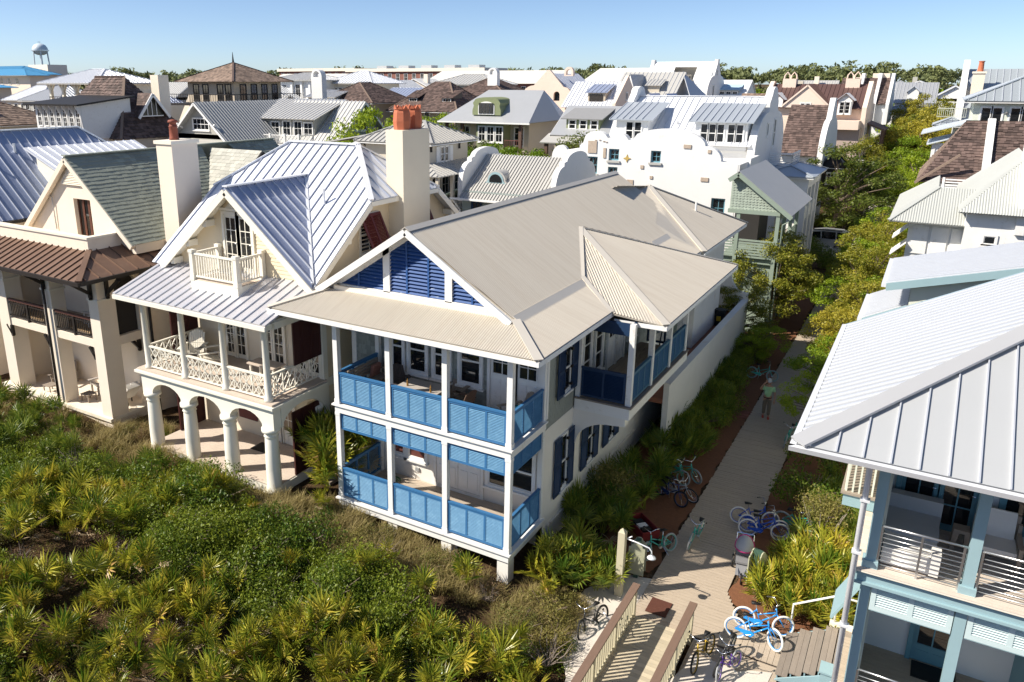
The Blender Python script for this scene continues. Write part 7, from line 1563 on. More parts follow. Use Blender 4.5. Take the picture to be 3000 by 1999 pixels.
def gardens():
    r = random.Random(9); lab = 'green palmetto in the shaded bed beside the blue shuttered wall'; g = 'palmettos along the house wall'
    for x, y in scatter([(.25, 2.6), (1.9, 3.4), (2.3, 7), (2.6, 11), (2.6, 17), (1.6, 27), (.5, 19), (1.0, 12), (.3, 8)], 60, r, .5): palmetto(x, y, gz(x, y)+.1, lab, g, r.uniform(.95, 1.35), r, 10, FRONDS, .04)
    for x, y in scatter([(.3, .3), (1.2, 2.6), (2.6, 2.1), (2.5, 1.2), (1.2, .5)], 17, r, .32): palmetto(x, y, gz(x, y)+.15, 'sunlit palmetto at the porch corner behind the lamp post', 'palmettos at the porch corner', r.uniform(.95, 1.3), r, 10, FRONDS if r.random() < .4 else FROND, .05)
    for x, y in scatter([(-8.2, .6), (-6.6, -.2), (-6.5, 1.5), (-7.2, 2.6), (-8.0, 1.6)], 18, r, .3): palmetto(x, y, gz(x, y)+r.uniform(.5, 1.3), 'palmetto squeezed between the yellow house and the blue porch', 'palmettos between the houses', r.uniform(1.2, 1.55), r, 10, FROND, .1)
    for x, y in scatter([(6.3, 2.8), (8.4, 2.8), (8.5, 6.6), (7.6, 6.8), (6.6, 5.2)], 32, r, .42): palmetto(x, y, .05, 'bright palmetto in the bed by the aqua house steps', 'palmettos by the steps', r.uniform(.95, 1.25), r, 10, FROND, .05)
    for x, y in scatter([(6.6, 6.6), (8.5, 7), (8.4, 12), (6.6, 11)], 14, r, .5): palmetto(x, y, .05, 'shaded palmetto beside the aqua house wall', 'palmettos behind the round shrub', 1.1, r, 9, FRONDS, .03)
    for i, (x, y, s, l) in enumerate(((.95, 6.2, 1.5, 'large dark rounded shrub by the shuttered wall'), (7.45, 7.4, 1.35, 'round shrub with sunlit yellow green top by the round bay'), (6.9, 9.3, 1.5, 'dark rounded shrub at the lane edge by parked bicycles'), (7.0, 12.8, 1.6, 'dark round shrub under the aqua house eave'))):
        P = shrub(x, y, .35 if i != 1 else .75, s, l, 'rounded shrubs along the lane', SHR2 if i in (0, 1) else SHR, r, hz=1.25)
    q = MB(); rr = random.Random(5)
    for i in range(12): a = rr.uniform(0, 6.28); q.tube([(7.45+.12*math.cos(a), 7.4+.12*math.sin(a), 0), (7.45+.4*math.cos(a), 7.4+.4*math.sin(a), .7), (7.45+.7*math.cos(a), 7.4+.7*math.sin(a), 1.5)], [.022, .016, .006], 5, False)
    o = q.build('bare_stems', M('pale_stems', (.42,.36,.30), .9, .2, 5)); tag(o, 'pale bare stems under the round shrub by the aqua house', 'stems')
    for x, y in scatter([(1.5, 12.2), (2.1, 12.2), (2.2, 16), (2.0, 19.5), (1.9, 26), (1.5, 26)], 20, r, .7): shrub(x, y, .1, r.uniform(.9, 1.3), 'dense dark green shrub against the white garden wall', 'shrubs along the garden wall', SHR, r, hz=1.4)
    tree(2.0, 30, 0, 1.55, 'feathery olive green tree left of the boardwalk', CR_OL, hz=.98); tree(.7, 26, 0, 1.2, 'smaller olive tree by the garden wall end', CR_OL, hz=.8); tree(.9, 34.5, 0, 1.5, 'olive tree before the sage porch house', CR_OL, hz=.85)
    tree(2.2, 24, 0, .85, 'low bushy tree beside the sunlit planks', CR_FR, hz=.8)
    for i, (x, y, s, m) in enumerate(((6.7, 16, .95, CR_FR), (6.9, 19, 1.15, CR_FR), (6.5, 22, 1.15, CR_OL), (7.3, 25.5, 1.4, CR_OL), (6.5, 29, 1.35, CR_FR), (6.6, 33, 1.5, CR_OL), (6.8, 37.5, 1.55, CR_FR), (6.4, 42, 1.5, CR_OL), (7.0, 46, 1.6, CR_FR), (6.6, 51, 1.6, CR_FR))): tree(x, y, 0, s, 'small leafy tree in the row right of the boardwalk', m, 'trees right of the boardwalk', r, .95)
    for i, (x, y) in enumerate(((.2, 70), (1.8, 69.5), (5.8, 70), (2.4, 74), (6.2, 62), (.4, 56), (2.5, 50), (6.4, 57))): shrub(x, y, .1, 1.9, 'low leafy shrub at the street corner', 'shrubs by the street', SHR, r, hz=1.2)
    tree(1.4, 66.5, 0, 2.6, 'broad dark tree beside the parked car', CR_DK, hz=.85); tree(3.6, 72, 0, 1.7, 'dark leaning tree over the path across the street', CR_DK)
    for i, (x, y, s, m) in enumerate(((1.6, 80, 2.2, CR_OL), (7.2, 72, 2.0, CR_FR), (7.6, 79, 2.2, CR_FR), (6.4, 86, 2.3, CR_FR), (4.6, 96, 2.6, CR_FR), (7.2, 99, 2.8, CR_OL), (4.6, 110, 2.8, CR_FR), (8.4, 112, 3.1, CR_OL), (6, 126, 3.2, CR_OL), (9, 136, 3.3, CR_FR), (3.2, 104, 2.2, CR_OL))): tree(x, y, 0, s, 'leafy tree crowding the lane beyond the street', m, 'trees of the lane beyond the street', r, .95)
    for x, y, s, m, l in ((-15.6, 45, 2.4, CR_DK, 'dark pine like tree left of the wavy white wall'), (-19, 43, 2.3, CR_FR, 'leafy tree beside the small grey house'), (-22.5, 46, 2.4, CR_FR, 'leafy tree below the olive green bay'), (-27, 48, 2.4, CR_FR, 'leafy tree before the olive green porch'), (-32, 50, 2.3, CR_DK, 'dark tree before the brown porch posts'), (-12.6, 25.4, 1.35, CR_OL, 'magnolia like tree above the corrugated ridge'), (-31.5, 37.5, 3.2, CR_FR, 'bright leafy tree beside the grey gable'), (-40, 58, 3.0, CR_FR, 'bright tree behind the grey shingled gable'), (-16.2, 41, 1.6, CR_DK, 'dark bushy tree behind the flying wall')): tree(x, y, 0, s, l, m, None, r, 1.1 if y > 40 else 1.15)
    for x, y, s in ((-17, 104, 2.6), (-14, 124, 2.8), (-74, 92, 3.2), (-66, 58, 2.9), (-90, 70, 3.), (-40, 150, 3.4), (-60, 140, 3.4), (14, 130, 3.2), (18, 170, 3.6), (-10, 140, 3.2), (-30, 170, 3.8), (26, 210, 4.), (8, 215, 3.9), (-8, 200, 3.9), (40, 280, 4.4), (12, 280, 4.4), (-20, 260, 4.4), (-110, 120, 3.6), (-52, 76, 2.6), (-84, 30, 2.6)): tree(x, y, 0, s, 'rounded tree standing among the distant roofs', CR_FAR, 'trees among the distant roofs', r, 1.0)
gardens(); plant_palmettos()
def woods():
    r = random.Random(21); q = MB(); ax = R(90+31.66)
    for i in range(900):
        u = r.uniform(-.66, .62); d = r.uniform(360, 560); a = ax-math.atan(u); x, y = CAM.x+d*math.cos(a), CAM.y+d*math.sin(a)
        right = sstep(-.05, .12, u); h = r.uniform(16.5, 20)+right*r.uniform(-.5, 2.6)+(2 if r.random() < .15 else 0); w = r.uniform(3.5, 6.5)
        q.tube([(x, y, 0), (x, y, h-3)], [.35, .2], 4, False) if r.random() < .5 else None
        for k in range(5): leaf_quads(q, (x+r.uniform(-w*.5, w*.5), y+r.uniform(-w*.5, w*.5), h-r.uniform(1.2, 4.5)), w*.5, 16, 1.0, r, .55, .5)
        leaf_quads(q, (x, y, h*.45), w*.7, 22, 1.5, r, .9, .6)
    o = q.build('woods', LEAF('wood_leaf', (.07,.10,.04), (.20,.22,.08), .2, .7)); tag(o, 'dark green belt of woods along the horizon', 'woods', kind='stuff')
woods()
# ------------------------------------------------------------------ bicycles
def paint(n, c): return M('bike_'+n, c, .3, .03, 3, coat=.4)
WWALL = M('white_wall_tyre', (.75,.72,.66), .7, .06, 8)
def torus(q, c, R0, r, n=26, k=7):
    V = []; F = []
    for i in range(n):
        a = 2*math.pi*i/n
        for j in range(k): b = 2*math.pi*j/k; V.append((c[0]+(R0+r*math.cos(b))*math.cos(a), c[1]+r*math.sin(b), c[2]+(R0+r*math.cos(b))*math.sin(a)))
    for i in range(n):
        for j in range(k): F.append((i*k+j, ((i+1) % n)*k+j, ((i+1) % n)*k+(j+1) % k, i*k+(j+1) % k))
    q.add(V, F); return q
def bike(label, x, y, z, rz, lean, fm, tm=WWALL, s=1., steer=.3, step=True, rimm=None, group='bicycles parked along the boardwalk', kick=True, pitch=0):
    B = thing('bicycle', label, 'bicycle', (0,0,0), 0, group); r = .32; wb = 1.06; rimm = rimm or fm
    def wheel(cx, ang):
        w = torus(MB(), (0,0,0), r-.025, .03).build('wheel', tm, B, smooth=True, world=False); w.location = (cx, 0, r); w.rotation_euler = (0, 0, ang)
        torus(MB(), (0,0,0), r-.06, .013, 26, 5).build('rim', rimm, w, smooth=True, world=False)
        q = MB()
        for i in range(18): a = 2*math.pi*i/18; q.tube([(0, .02*(-1)**i, 0), ((r-.06)*math.cos(a+.12), 0, (r-.06)*math.sin(a+.12))], .0022, 3, False)
        q.tube([(0,-.05,0), (0,.05,0)], .02, 6); q.build('spokes', CHROME, w, kind='stuff', world=False)
    wheel(0, 0); wheel(wb, steer)
    bb = Vector((.43, 0, .29)); st = Vector((.30, 0, .66)); hd0 = Vector((.86, 0, .62)); hd1 = Vector((.82, 0, .78)); ra = Vector((0, 0, r)); f = MB()
    f.tube([bb, st], .017, 7); f.tube([bb, hd0], .022, 7); f.tube([st*.55+bb*.45, hd0*.6+hd1*.4], .017, 7) if step else f.tube([st, hd1], .019, 7); f.tube([hd0-Z_*.03, hd1+Z_*.02], .024, 8)
    for sy in (-.05, .05): f.tube([bb+Y_*sy*.6, ra+Y_*sy], .011, 6); f.tube([st*.9+bb*.1+Y_*sy*.4, ra+Y_*sy], .011, 6)
    f.build('frame', fm, B, smooth=True, world=False)
    fk = MB(); d = Vector((math.cos(steer), math.sin(steer), 0)); n = Vector((-d.y, d.x, 0)); ax = Vector((wb, 0, r))
    for sy in (-.055, .055): fk.tube([hd0+n*sy*.5, Vector((.94, 0, .5))+n*sy, ax+n*sy], [.016, .015, .010], 6)
    fk.build('fork', fm, B, smooth=True, world=False)
    h = MB(); stem = hd1+Vector((.02, 0, .16)); h.tube([hd1, stem], .014, 6)
    h.tube([stem+n*.30-d*.22+Z_*.06, stem+n*.22-d*.02+Z_*.10, stem+n*.06, stem-n*.06, stem-n*.22-d*.02+Z_*.10, stem-n*.30-d*.22+Z_*.06], .012, 6); hb = h.build('handlebar', CHROME, B, smooth=True, world=False)
    for sy in (-.30, .30): MB().tube([stem+n*sy-d*.22+Z_*.06, stem+n*sy-d*.12+Z_*.08], .019, 6).build('grip', BLACK, hb, smooth=True, world=False)
    sp = st+Vector((-.03, 0, .13)); MB().tube([st, sp], .013, 6).build('seat_post', CHROME, B, world=False)
    q = MB(); q.add([sp+Vector(v) for v in ((-.13,-.09,.05), (-.13,.09,.05), (-.02,.07,.055), (.14,.022,.045), (.14,-.022,.045), (-.02,-.07,.055), (-.1,-.06,-.01), (-.1,.06,-.01), (.1,.01,.0), (.1,-.01,.0))], [(0,1,2,3,4,5), (6,7,1,0), (7,8,3,2,1), (8,9,4,3), (9,6,0,5,4), (6,9,8,7)]); q.build('saddle', BLACK, B, smooth=True, world=False)
    c = MB(); c.lathe([(.085, -.01), (.085, .01)], (0,0,0), 16); v = [(p[0]+bb.x, p[2]-.035, p[1]+bb.z) for p in c.v]; c.v = v; c.tube([bb+Vector((-.15,-.06,-.07)), bb+Vector((0,-.06,0)), bb+Vector((0,.06,0)), bb+Vector((.15,.06,.07))], .010, 5)
    for sx in (-1, 1): p = bb+Vector((.15*sx, .1*sx, .07*sx)); c.box(p.x-.04, p.x+.04, p.y-.04, p.y+.04, p.z-.01, p.z+.012)
    c.build('crankset', STEEL, B, world=False); MB().prism([bb+Vector((-.45,-.055,.02)), bb+Vector((0,-.055,-.09)), bb+Vector((.09,-.055,.02)), bb+Vector((0,-.055,.09)), bb+Vector((-.45,-.055,.06))], (0,-.012,0)).build('chain_guard', fm, B, world=False)
    if kick: MB().tube([bb+Vector((-.05,.05,-.02)), bb+Vector((-.1,.2,-.28))], .008, 5).build('kickstand', STEEL, B, world=False)
    s *= .93; B.scale = (s, s, s); B.rotation_euler = (lean, pitch, rz); B.location = (x, y, z); return B
SKYB, ROYAL, MINT, DKB, YELB, PURP, BLK = paint('sky', (.02,.30,.80)), paint('royal', (.02,.09,.50)), paint('mint', (.05,.42,.33)), paint('navy', (.02,.05,.16)), paint('yellow', (.55,.35,.02)), paint('purple', (.18,.06,.45)), paint('black', (.02,.02,.022))
BTY = M('black_tyre', (.02,.02,.02), .7, .1, 5); GTY = M('grey_wall_tyre', (.35,.36,.36), .7, .1, 5)
bike('sky blue cruiser with white tyres and front wheel turned, nearest the steps', 6.12, 1.42, .05, R(2), R(-9), SKYB, steer=-.75)
bike('sky blue cruiser with white tyres leaning behind another by the palmettos', 6.22, 2.02, .03, R(8), R(-9), SKYB, steer=.35)
bike('royal blue cruiser with white tyres, outermost beside the dark round shrub', 4.95, 7.35, .03, R(12), R(-10), ROYAL, steer=.2)
bike('royal blue cruiser with white tyres parked nearest the stroller', 5.36, 6.72, .03, R(14), R(-8), ROYAL, steer=.15)
bike('royal blue cruiser squeezed between two blue cruisers by the stroller', 5.3, 7.0, .03, R(10), R(-9), ROYAL, steer=.1)
bike('mint green cruiser half hidden behind the blue cruisers', 6.25, 8.0, .03, R(-8), R(10), MINT, GTY, steer=-.2)
bike('mint green cruiser with pale rims in the shaded bed, crossed over its twin', 1.72, 9.35, .03, R(-26), R(-8), MINT, GTY, steer=.1)
bike('mint green cruiser in the shaded bed, half hidden by its twin', 2.1, 9.75, .03, R(-22), R(8), MINT, GTY, steer=-.2)
bike('dark navy bicycle with black tyres in the shaded bed', 2.1, 7.85, .03, R(-30), R(-10), DKB, BTY, steer=.2, step=False)
bike('silver framed bicycle with black tyres behind the navy one', 2.3, 8.2, .03, R(-18), R(12), M('bike_silver', (.5,.52,.52), .3), BTY, steer=0)
bike('mint green cruiser leaning by the red wagon with front wheel turned to the post', 3.5, 4.55, .03, R(-118), R(14), MINT, GTY, steer=.35)
bike('mint green cruiser at the plank edge, head on with dark basket handlebar', 4.02, 5.9, .03, R(-95), R(-7), MINT, GTY, steer=.12)
bike('mint green cruiser at the lane edge under the aqua eave, standing clear of the shrub', 5.35, 15.2, .03, R(-95), R(-8), MINT, GTY, steer=.2)
bike('mint green cruiser at the lane edge under the aqua eave, half in the shrub', 5.55, 16.1, .03, R(-100), R(-8), MINT, GTY, steer=-.2)
bike('mint green cruiser tipped over behind the person in pale green', 2.5, 21.6, .05, R(-2), R(-28), MINT, GTY, steer=.2)
bike('black bicycle at the lane edge behind the mint cruisers', 5.75, 18.2, .03, R(-95), R(-8), BLK, BTY, steer=0)
bike('yellow framed bicycle with black saddle on the lower deck', 5.72, .5, .02, R(-100), R(6), YELB, BTY, .95, steer=.1)
bike('purple and white child bicycle on the lower deck', 6.42, .35, .02, R(-110), R(8), PURP, GTY, .8, steer=.3)
bike('black bicycle with silver mudguards between the yellow and purple ones', 6.15, .75, .02, R(-96), R(-6), BLK, BTY, 1, steer=-.1)
bike('black bicycle on the sand left of the ramp', 2.85, .3, -.12, R(-105), R(10), BLK, BTY, .95, steer=.3)
bike('mint and black bicycle against the ramp balusters', 3.2, .3, -.1, R(-95), R(-10), MINT, BTY, .95, steer=.1)
# ------------------------------------------------------------------ things along the walk
def lamp_post():
    T = thing('lamp_post', 'khaki square bollard post with a swan neck lamp beside the ramp', 'lamp post', (2.81, 1.62, 0)); x, y = 2.81, 1.62
    MB().box(x-.1, x+.1, y-.1, y+.1, -.1, 2.08).add([(x-.1,y-.1,2.08), (x+.1,y-.1,2.08), (x+.1,y+.1,2.08), (x-.1,y+.1,2.08), (x,y,2.2)], [(0,1,4), (1,2,4), (2,3,4), (3,0,4)]).build('post', TANP, T)
    MB().tube([(x+.13, y, 1.9), (x+.4, y, 1.88), (x+.78, y, 1.82), (x+.86, y, 1.74), (x+.87, y, 1.62)], .02, 7).tube([(x+.13, y, 1.9), (x+.28, y, 2.02)], .02, 6).build('arm', GALVW, T, smooth=True)
    MB().lathe([(.03,.1), (.05,.07), (.11,.03), (.13,.0), (.11,.0), (.04,.05)], (x+.87, y, 1.53), 14, False).build('lamp_shade', GALVW, T, smooth=True)
lamp_post()
def sign(x, y, rz, label):
    T = thing('sign_board', label, 'sign', (x, y, 0)); u = Vector((math.cos(rz), math.sin(rz), 0)); v = Vector((-u.y, u.x, 0)); O = Vector((x, y, 0))
    for s in (-1, 1):
        P = [(-.24, .15), (.24, .15), (.24, 1.05), (.17, 1.08), (.15, 1.14)]+[(.11*math.cos(math.pi*i/8), 1.16+.1*math.sin(math.pi*i/8)) for i in range(9)]+[(-.15, 1.14), (-.17, 1.08), (-.24, 1.05)]
        MB().plate(P, [], O+v*s*.13, u, Z_, v*s*.03).build('board', M('sage_khaki', (.40,.40,.28), .7, .06, 3), T)
    MB().obox(O+Z_*.6, u*.07, v*.12, Z_*.65).build('core_post', M('dark_green_paint', (.05,.10,.07), .6), T)
sign(2.95, 2.75, R(6), 'pale sage double sign board with curvy top behind the lamp post'); sign(6.12, 4.05, R(70), 'pale sage double sign board with curvy top in front of the stroller')
def wagon():
    T = thing('wagon', 'dark red pull wagon among the shaded palmettos', 'wagon', (2.45, 4.75, 0)); m = M('dull_red', (.20,.02,.02), .6, .2, 4); u = Vector((.75, -.66, 0)); v = Vector((.66, .75, 0)); O = Vector((2.45, 4.75, 0)); q = MB()
    q.obox(O+Z_*.35, u*.55, v*.3, Z_*.015)
    for s in (-1, 1): q.obox(O+v*.3*s+Z_*.48, u*.55, v*.012, Z_*.14); q.obox(O+u*.55*s+Z_*.48, u*.012, v*.3, Z_*.14)
    q.build('tray', m, T)
    for a in (-1, 1):
        for b in (-1, 1): c = O+u*.4*a+v*.33*b+Z_*.13; MB().tube([c-v*.03, c+v*.03], .13, 12).build('wheel', BLACK, T, smooth=True)
    MB().tube([O+u*.55+Z_*.3, O+u*.9+Z_*.5, O+u*1.05+Z_*.75], .014, 6).build('handle', BLACK, T)
    for k in range(3): MB().obox(O+u*(-.25+.25*k)+Z_*.46, u*.1, v*.16, Z_*.09).build('bag', (BLACK, FABRIC, DARKM)[k], T)
wagon()
def pram():
    T = thing('stroller', 'three wheeled stroller with pink rimmed canopy beside the sign board', 'stroller', (5.62, 4.75, 0)); O = Vector((5.62, 4.75, 0)); GR = M('grey_cloth', (.20,.20,.21), .8); PK = M('hot_pink', (.55,.03,.20), .7)
    u = Vector((.15, -.99, 0)).normalized(); v = Vector((.99, .15, 0)).normalized()
    def wheel(p, r): 
        w = torus(MB(), (0,0,0), r-.02, .022, 20, 6).build('wheel', BLACK, T, smooth=True, world=False); w.location = p-O; w.rotation_euler = (0, 0, math.atan2(u.y, u.x)); torus(MB(), (0,0,0), r-.05, .012, 20, 5).build('rim', WHITE, w, smooth=True, world=False)
    for s in (-1, 1): wheel(O+v*.3*s+Z_*.2-u*.1, .2)
    wheel(O+u*.75+Z_*.17, .17); q = MB()
    for s in (-1, 1): q.tube([O+v*.28*s-u*.1+Z_*.2, O+v*.24*s+Z_*.6-u*.2, O+v*.24*s+Z_*1.0-u*.45], .014, 6); q.tube([O+v*.24*s+Z_*.55-u*.18, O+v*.05*s+u*.75+Z_*.2], .014, 6)
    q.tube([O+v*.24+Z_*1.0-u*.45, O-v*.24+Z_*1.0-u*.45], .016, 6); q.build('chassis', CHROME, T)
    q = MB(); q.obox(O+Z_*.48+u*.15, u*.26, v*.21, Z_*.03); q.obox(O+Z_*.7-u*.12, (Z_*.9-u*.43)*.26, v*.21, (u*.9+Z_*.43)*.03); q.obox(O+Z_*.3+u*.45, (u*.7-Z_*.7)*.2, v*.18, (u*.7+Z_*.7)*.015); q.build('seat', GR, T)
    V = []; F = []; n, k = 10, 6
    for i in range(n+1):
        a = math.pi*i/n
        for j in range(k+1): b = R(-25)+R(105)*j/k; V.append(O+Z_*.72-u*.12+v*.27*math.cos(a)+(u*math.cos(b)*.32*-1*-.6+Z_*1)*0+Z_*(.36*math.sin(a)*math.cos(b))+u*(.42*math.sin(b)*math.sin(a)))
    for i in range(n):
        for j in range(k): F.append((i*(k+1)+j, (i+1)*(k+1)+j, (i+1)*(k+1)+j+1, i*(k+1)+j+1))
    c = MB().add(V, F).build('canopy', M('silver_cloth', (.42,.42,.43), .6), T, smooth=True)
    MB().tube([V[i*(k+1)] for i in range(n+1)], .025, 6).build('canopy_rim', PK, c, smooth=True); MB().tube([V[i*(k+1)+k]+Z_*.004 for i in range(n+1)], .02, 6).build('canopy_edge', PK, c, smooth=True)
pram()
def urn():
    T = thing('planter', 'white urn planter with spiky plant against the garden wall', 'planter', (1.75, 12.4, 0)); MB().lathe([(.2,0), (.2,.06), (.1,.12), (.12,.2), (.28,.45), (.3,.7), (.36,.74), (.36,.8), (.3,.8), (.28,.7)], (1.75, 12.4, 0), 18, False).build('urn', STUC, T, smooth=True); MB().lathe([(.0,.0),(.29,.0)], (1.75, 12.4, .72), 14, False).build('soil', STRAW, T)
    for i in range(14): a = 6.28*i/14; o = bpy.data.objects.new('leaf', FRONDS[i % 3]); COL.objects.link(o); o.parent = T; o.location = (0, 0, .72); o.rotation_euler = (0, -R(50+30*((i*7) % 10)/10), a); o.scale = (.85,)*3
urn()
def misc():
    q = MB(); 
    T = thing('paving', 'small red brick landing beside the boardwalk', 'paving', (2.6, 16.9, 0)); k = 0
    for j in range(8):
        for i in range(7): MB().box(1.95+.2*i+(.1 if j % 2 else 0), 1.95+.2*i+.19+(.1 if j % 2 else 0), 16.4+.11*j, 16.4+.11*j+.1, -.02, .03+rnd.uniform(-.004, .004)).build('brick', M('paver_brick', (.24,.09,.06), .9, .2, 6, ov=.2), T)
    o = MB().box(3.72, 4.3, 1.25, 1.95, .045, .062).build('doormat', M('brown_mat', (.10,.035,.022), .95, .3, 20, bump=.5)); tag(o, 'dark red brown mat at the foot of the ramp', 'mat')
    T = thing('trash_bin', 'dark bin with yellow sticker in the walled court', 'bin', (.55, 22.4, 2.3)); MB().lathe([(.24,0), (.28,.8), (.3,.82), (.3,.86), (.1,.9)], (.55, 22.4, 2.3), 12).build('barrel', BLACK, T); MB().box(.45, .65, 22.1, 22.16, 2.6, 2.85).build('sticker', YELB, T)
    T = thing('garden_hose', 'coiled green hose on the lower porch floor', 'hose', (-5.3, 1.75, 1.33)); MB().tube([(-5.3+(.26-.012*i/3)*math.cos(i*.5), 1.75+(.22-.01*i/3)*math.sin(i*.5), 1.345+.002*i) for i in range(40)], .014, 6).build('coil', M('hose_green', (.03,.13,.06), .5), T, smooth=True)
    o = MB().box(-11.05, -10.15, .75, 1.35, 1.435, 1.455).build('door_mat', BLACK); tag(o, 'black mat before the arcade french doors', 'mat')
    # sign post by the street and its bird box
    T = thing('bird_box_post', 'small dark house shaped box on a post by the street', 'post', (4.0, 58.2, 0)); MB().box(3.95, 4.05, 58.15, 58.25, 0, 1.5).build('post', DARKM, T); MB().prism([(3.8, 58.05, 1.5), (4.2, 58.05, 1.5), (4.2, 58.05, 1.85), (4.0, 58.05, 2.05), (3.8, 58.05, 1.85)], (0, .3, 0)).build('box', DARKM, T)
    for i, x in enumerate((1.9, 2.7)): T = thing('planter_box', 'white square planter by the street corner', 'planter', (x, 55.5, 0), 0, 'street corner planters'); MB().box(x-.3, x+.3, 55.2, 55.8, 0, .7).box(x-.34, x+.34, 55.16, 55.84, .62, .7).build('box', WHITE, T)
misc()
# ------------------------------------------------------------------ furniture on the porches
def adirondack(x, y, z, rz, label, m=TEAK, group=None, s=1., cushion=None):
    A = thing('adirondack_chair', label, 'chair', (0,0,0), 0, group)
    for sy in (-1, 1):
        MB().prism([(.42, sy*.28, .0), (.5, sy*.28, .0), (.5, sy*.28, .36), (.42, sy*.28, .36)], (0, sy*.05, 0)).build('leg', m, A, world=False); MB().prism([(-.45, sy*.26, .0), (-.38, sy*.26, .0), (.48, sy*.26, .36), (.4, sy*.26, .38)], (0, sy*.03, 0)).build('side_rail', m, A, world=False)
        MB().box(-.32, .56, sy*.36-.07, sy*.36+.07, .54, .565).build('arm', m, A, world=False); MB().box(-.3, -.25, sy*.33-.02, sy*.33+.02, .1, .54).build('arm_post', m, A, world=False); MB().box(.44, .49, sy*.34-.02, sy*.34+.02, .36, .54).build('arm_post', m, A, world=False)
    for i in range(5): MB().obox((.42-.15*i, 0, .375-.045*i), (.065, 0, .02), (0, .27, 0), (-.003, 0, .012)).build('seat_slat', m, A, world=False)
    for i in range(7):
        yy = -.24+.08*i; h = .82-.1*((i-3)/3)**2; d = Vector((-.38, 0, .92)); b = Vector((-.2, yy, .22)); MB().obox(b+d*h/2, d*h/2, (0, .035, 0), (.011, 0, .005)).build('back_slat', m, A, world=False)
    MB().box(-.36, -.31, -.33, .33, .5, .55).build('back_rail', m, A, world=False)
    if cushion: MB().obox((.1, 0, .42), (.2, 0, -.06), (0, .22, 0), (.02, 0, .06)).build('cushion', cushion, A, world=False)
    place(A, (x, y, z), rz, s); return A
def furniture():
    z = 4.645; TQ = M('teal_cloth', (.02,.30,.32), .9)
    adirondack(-.55, 1.55, z, R(235), 'grey wooden chair with teal cushion by the upper porch door', cushion=TQ, s=.95)
    adirondack(-4.75, 1.55, z, R(-30), 'dark slatted chair left of the blue porch table', M('dark_teak', (.09,.07,.06), .8), s=.95); adirondack(-3.0, 1.95, z, R(-90), 'grey slatted chair behind the blue porch table', s=.95); adirondack(-2.35, 1.2, z, R(170), 'brown slatted chair right of the blue porch table', M('brown_teak', (.16,.10,.07), .8), s=.95)
    T = thing('table', 'grey wooden dining table on the upper blue porch', 'table', (-3.6, 1.0, z))
    for i in range(6): MB().box(-4.3, -2.85, .6+.14*i, .73+.14*i, z+.7, z+.735).build('table_board', M('pale_teak', (.42,.38,.34), .7, .15, 4), T)
    for x in (-4.2, -2.95):
        for y in (.7, 1.3): MB().box(x-.04, x+.04, y-.04, y+.04, z, z+.7).build('leg', TEAK, T)
    for i, (x, y) in enumerate(((-4.0, .8), (-3.1, .72))):
        o = MB().lathe([(.03,0), (.035,.05), (.025,.12), (.03,.16), (.012,.2), (.012,.24)], (x, y, z+.735), 10).build('bottle', M('amber_glass', (.3,.16,.04), .2)); tag(o, ('small amber bottle at the left end of the porch table', 'amber bottle on the right side of the porch table')[i], 'bottle')
    B = thing('bench', 'brown wooden bench along the left porch rail', 'bench', (-5.75, 1.1, z))
    for i in range(4): MB().box(-5.98+.12*i, -5.87+.12*i, .35, 1.95, z+.4, z+.43).build('seat_slat', TEAK, B)
    for i in range(4): MB().box(-6.05, -6.02, .35, 1.95, z+.5+.11*i, z+.58+.11*i).build('back_slat', TEAK, B)
    for y in (.4, 1.9):
        for x in (-6.0, -5.55): MB().box(x-.03, x+.03, y-.03, y+.03, z, z+(.95 if x < -5.8 else .62)).build('leg', TEAK, B)
        MB().box(-6., -5.5, y-.04, y+.04, z+.62, z+.65).build('arm', TEAK, B)
    o = MB().obox((-5.85, 1.62, z+.63), (.05, .0, .2), (0, .21, 0), (.05, 0, -.02)).build('cushion', M('red_patterned_cloth', (.36,.17,.13), .9, .5, 22)); tag(o, 'reddish patterned cushion on the porch bench', 'cushion')
    # yellow house porch
    for i, (x, y, rz, l) in enumerate(((-12.55, .75, R(-120), 'white slatted armchair on the upper yellow porch'), (-13.55, .7, R(-60), 'white slatted settee end on the upper yellow porch'))): adirondack(x, y, 4.44, rz, l, YELT, s=1.05)
    T = thing('table', 'pale wooden table behind the crossed railing', 'table', (-9.6, .4, 4.44)); MB().box(-10.2, -8.95, .1, .7, 5.12, 5.17).build('table_top', M('pale_boards', (.6,.5,.4)), T)
    for x in (-10.1, -9.05):
        for y in (.18, .62): MB().box(x-.03, x+.03, y-.03, y+.03, 4.44, 5.12).build('leg', YELT, T)
    # cream house terrace
    adirondack(-22.6, 1.0, 1.5, R(-75), 'weathered adirondack chair behind the left terrace pillar'); adirondack(-20.9+.55, 1.4, 1.5, R(-100), 'weathered adirondack chair beside the downspout pillar', M('pale_teak', (.42,.38,.34)))
    for i, (x, y) in enumerate(((-22.3, .1), (-20.0, .35))):
        T = thing('footstool', ('slatted footstool before the left terrace chair', 'slatted footstool before the right terrace chair')[i], 'stool', (x, y, 1.5))
        for k in range(5): MB().box(x-.25, x+.25, y-.22+.09*k, y-.15+.09*k, 1.8, 1.83).build('slat', TEAK, T)
        for a in (-.22, .22):
            for b in (-.18, .18): MB().box(x+a-.02, x+a+.02, y+b-.02, y+b+.02, 1.5, 1.8).build('leg', TEAK, T)
    T = thing('chaise', 'wheeled chaise with two white pillows in the side bay', 'lounger', (-18.4, .95, 1.5))
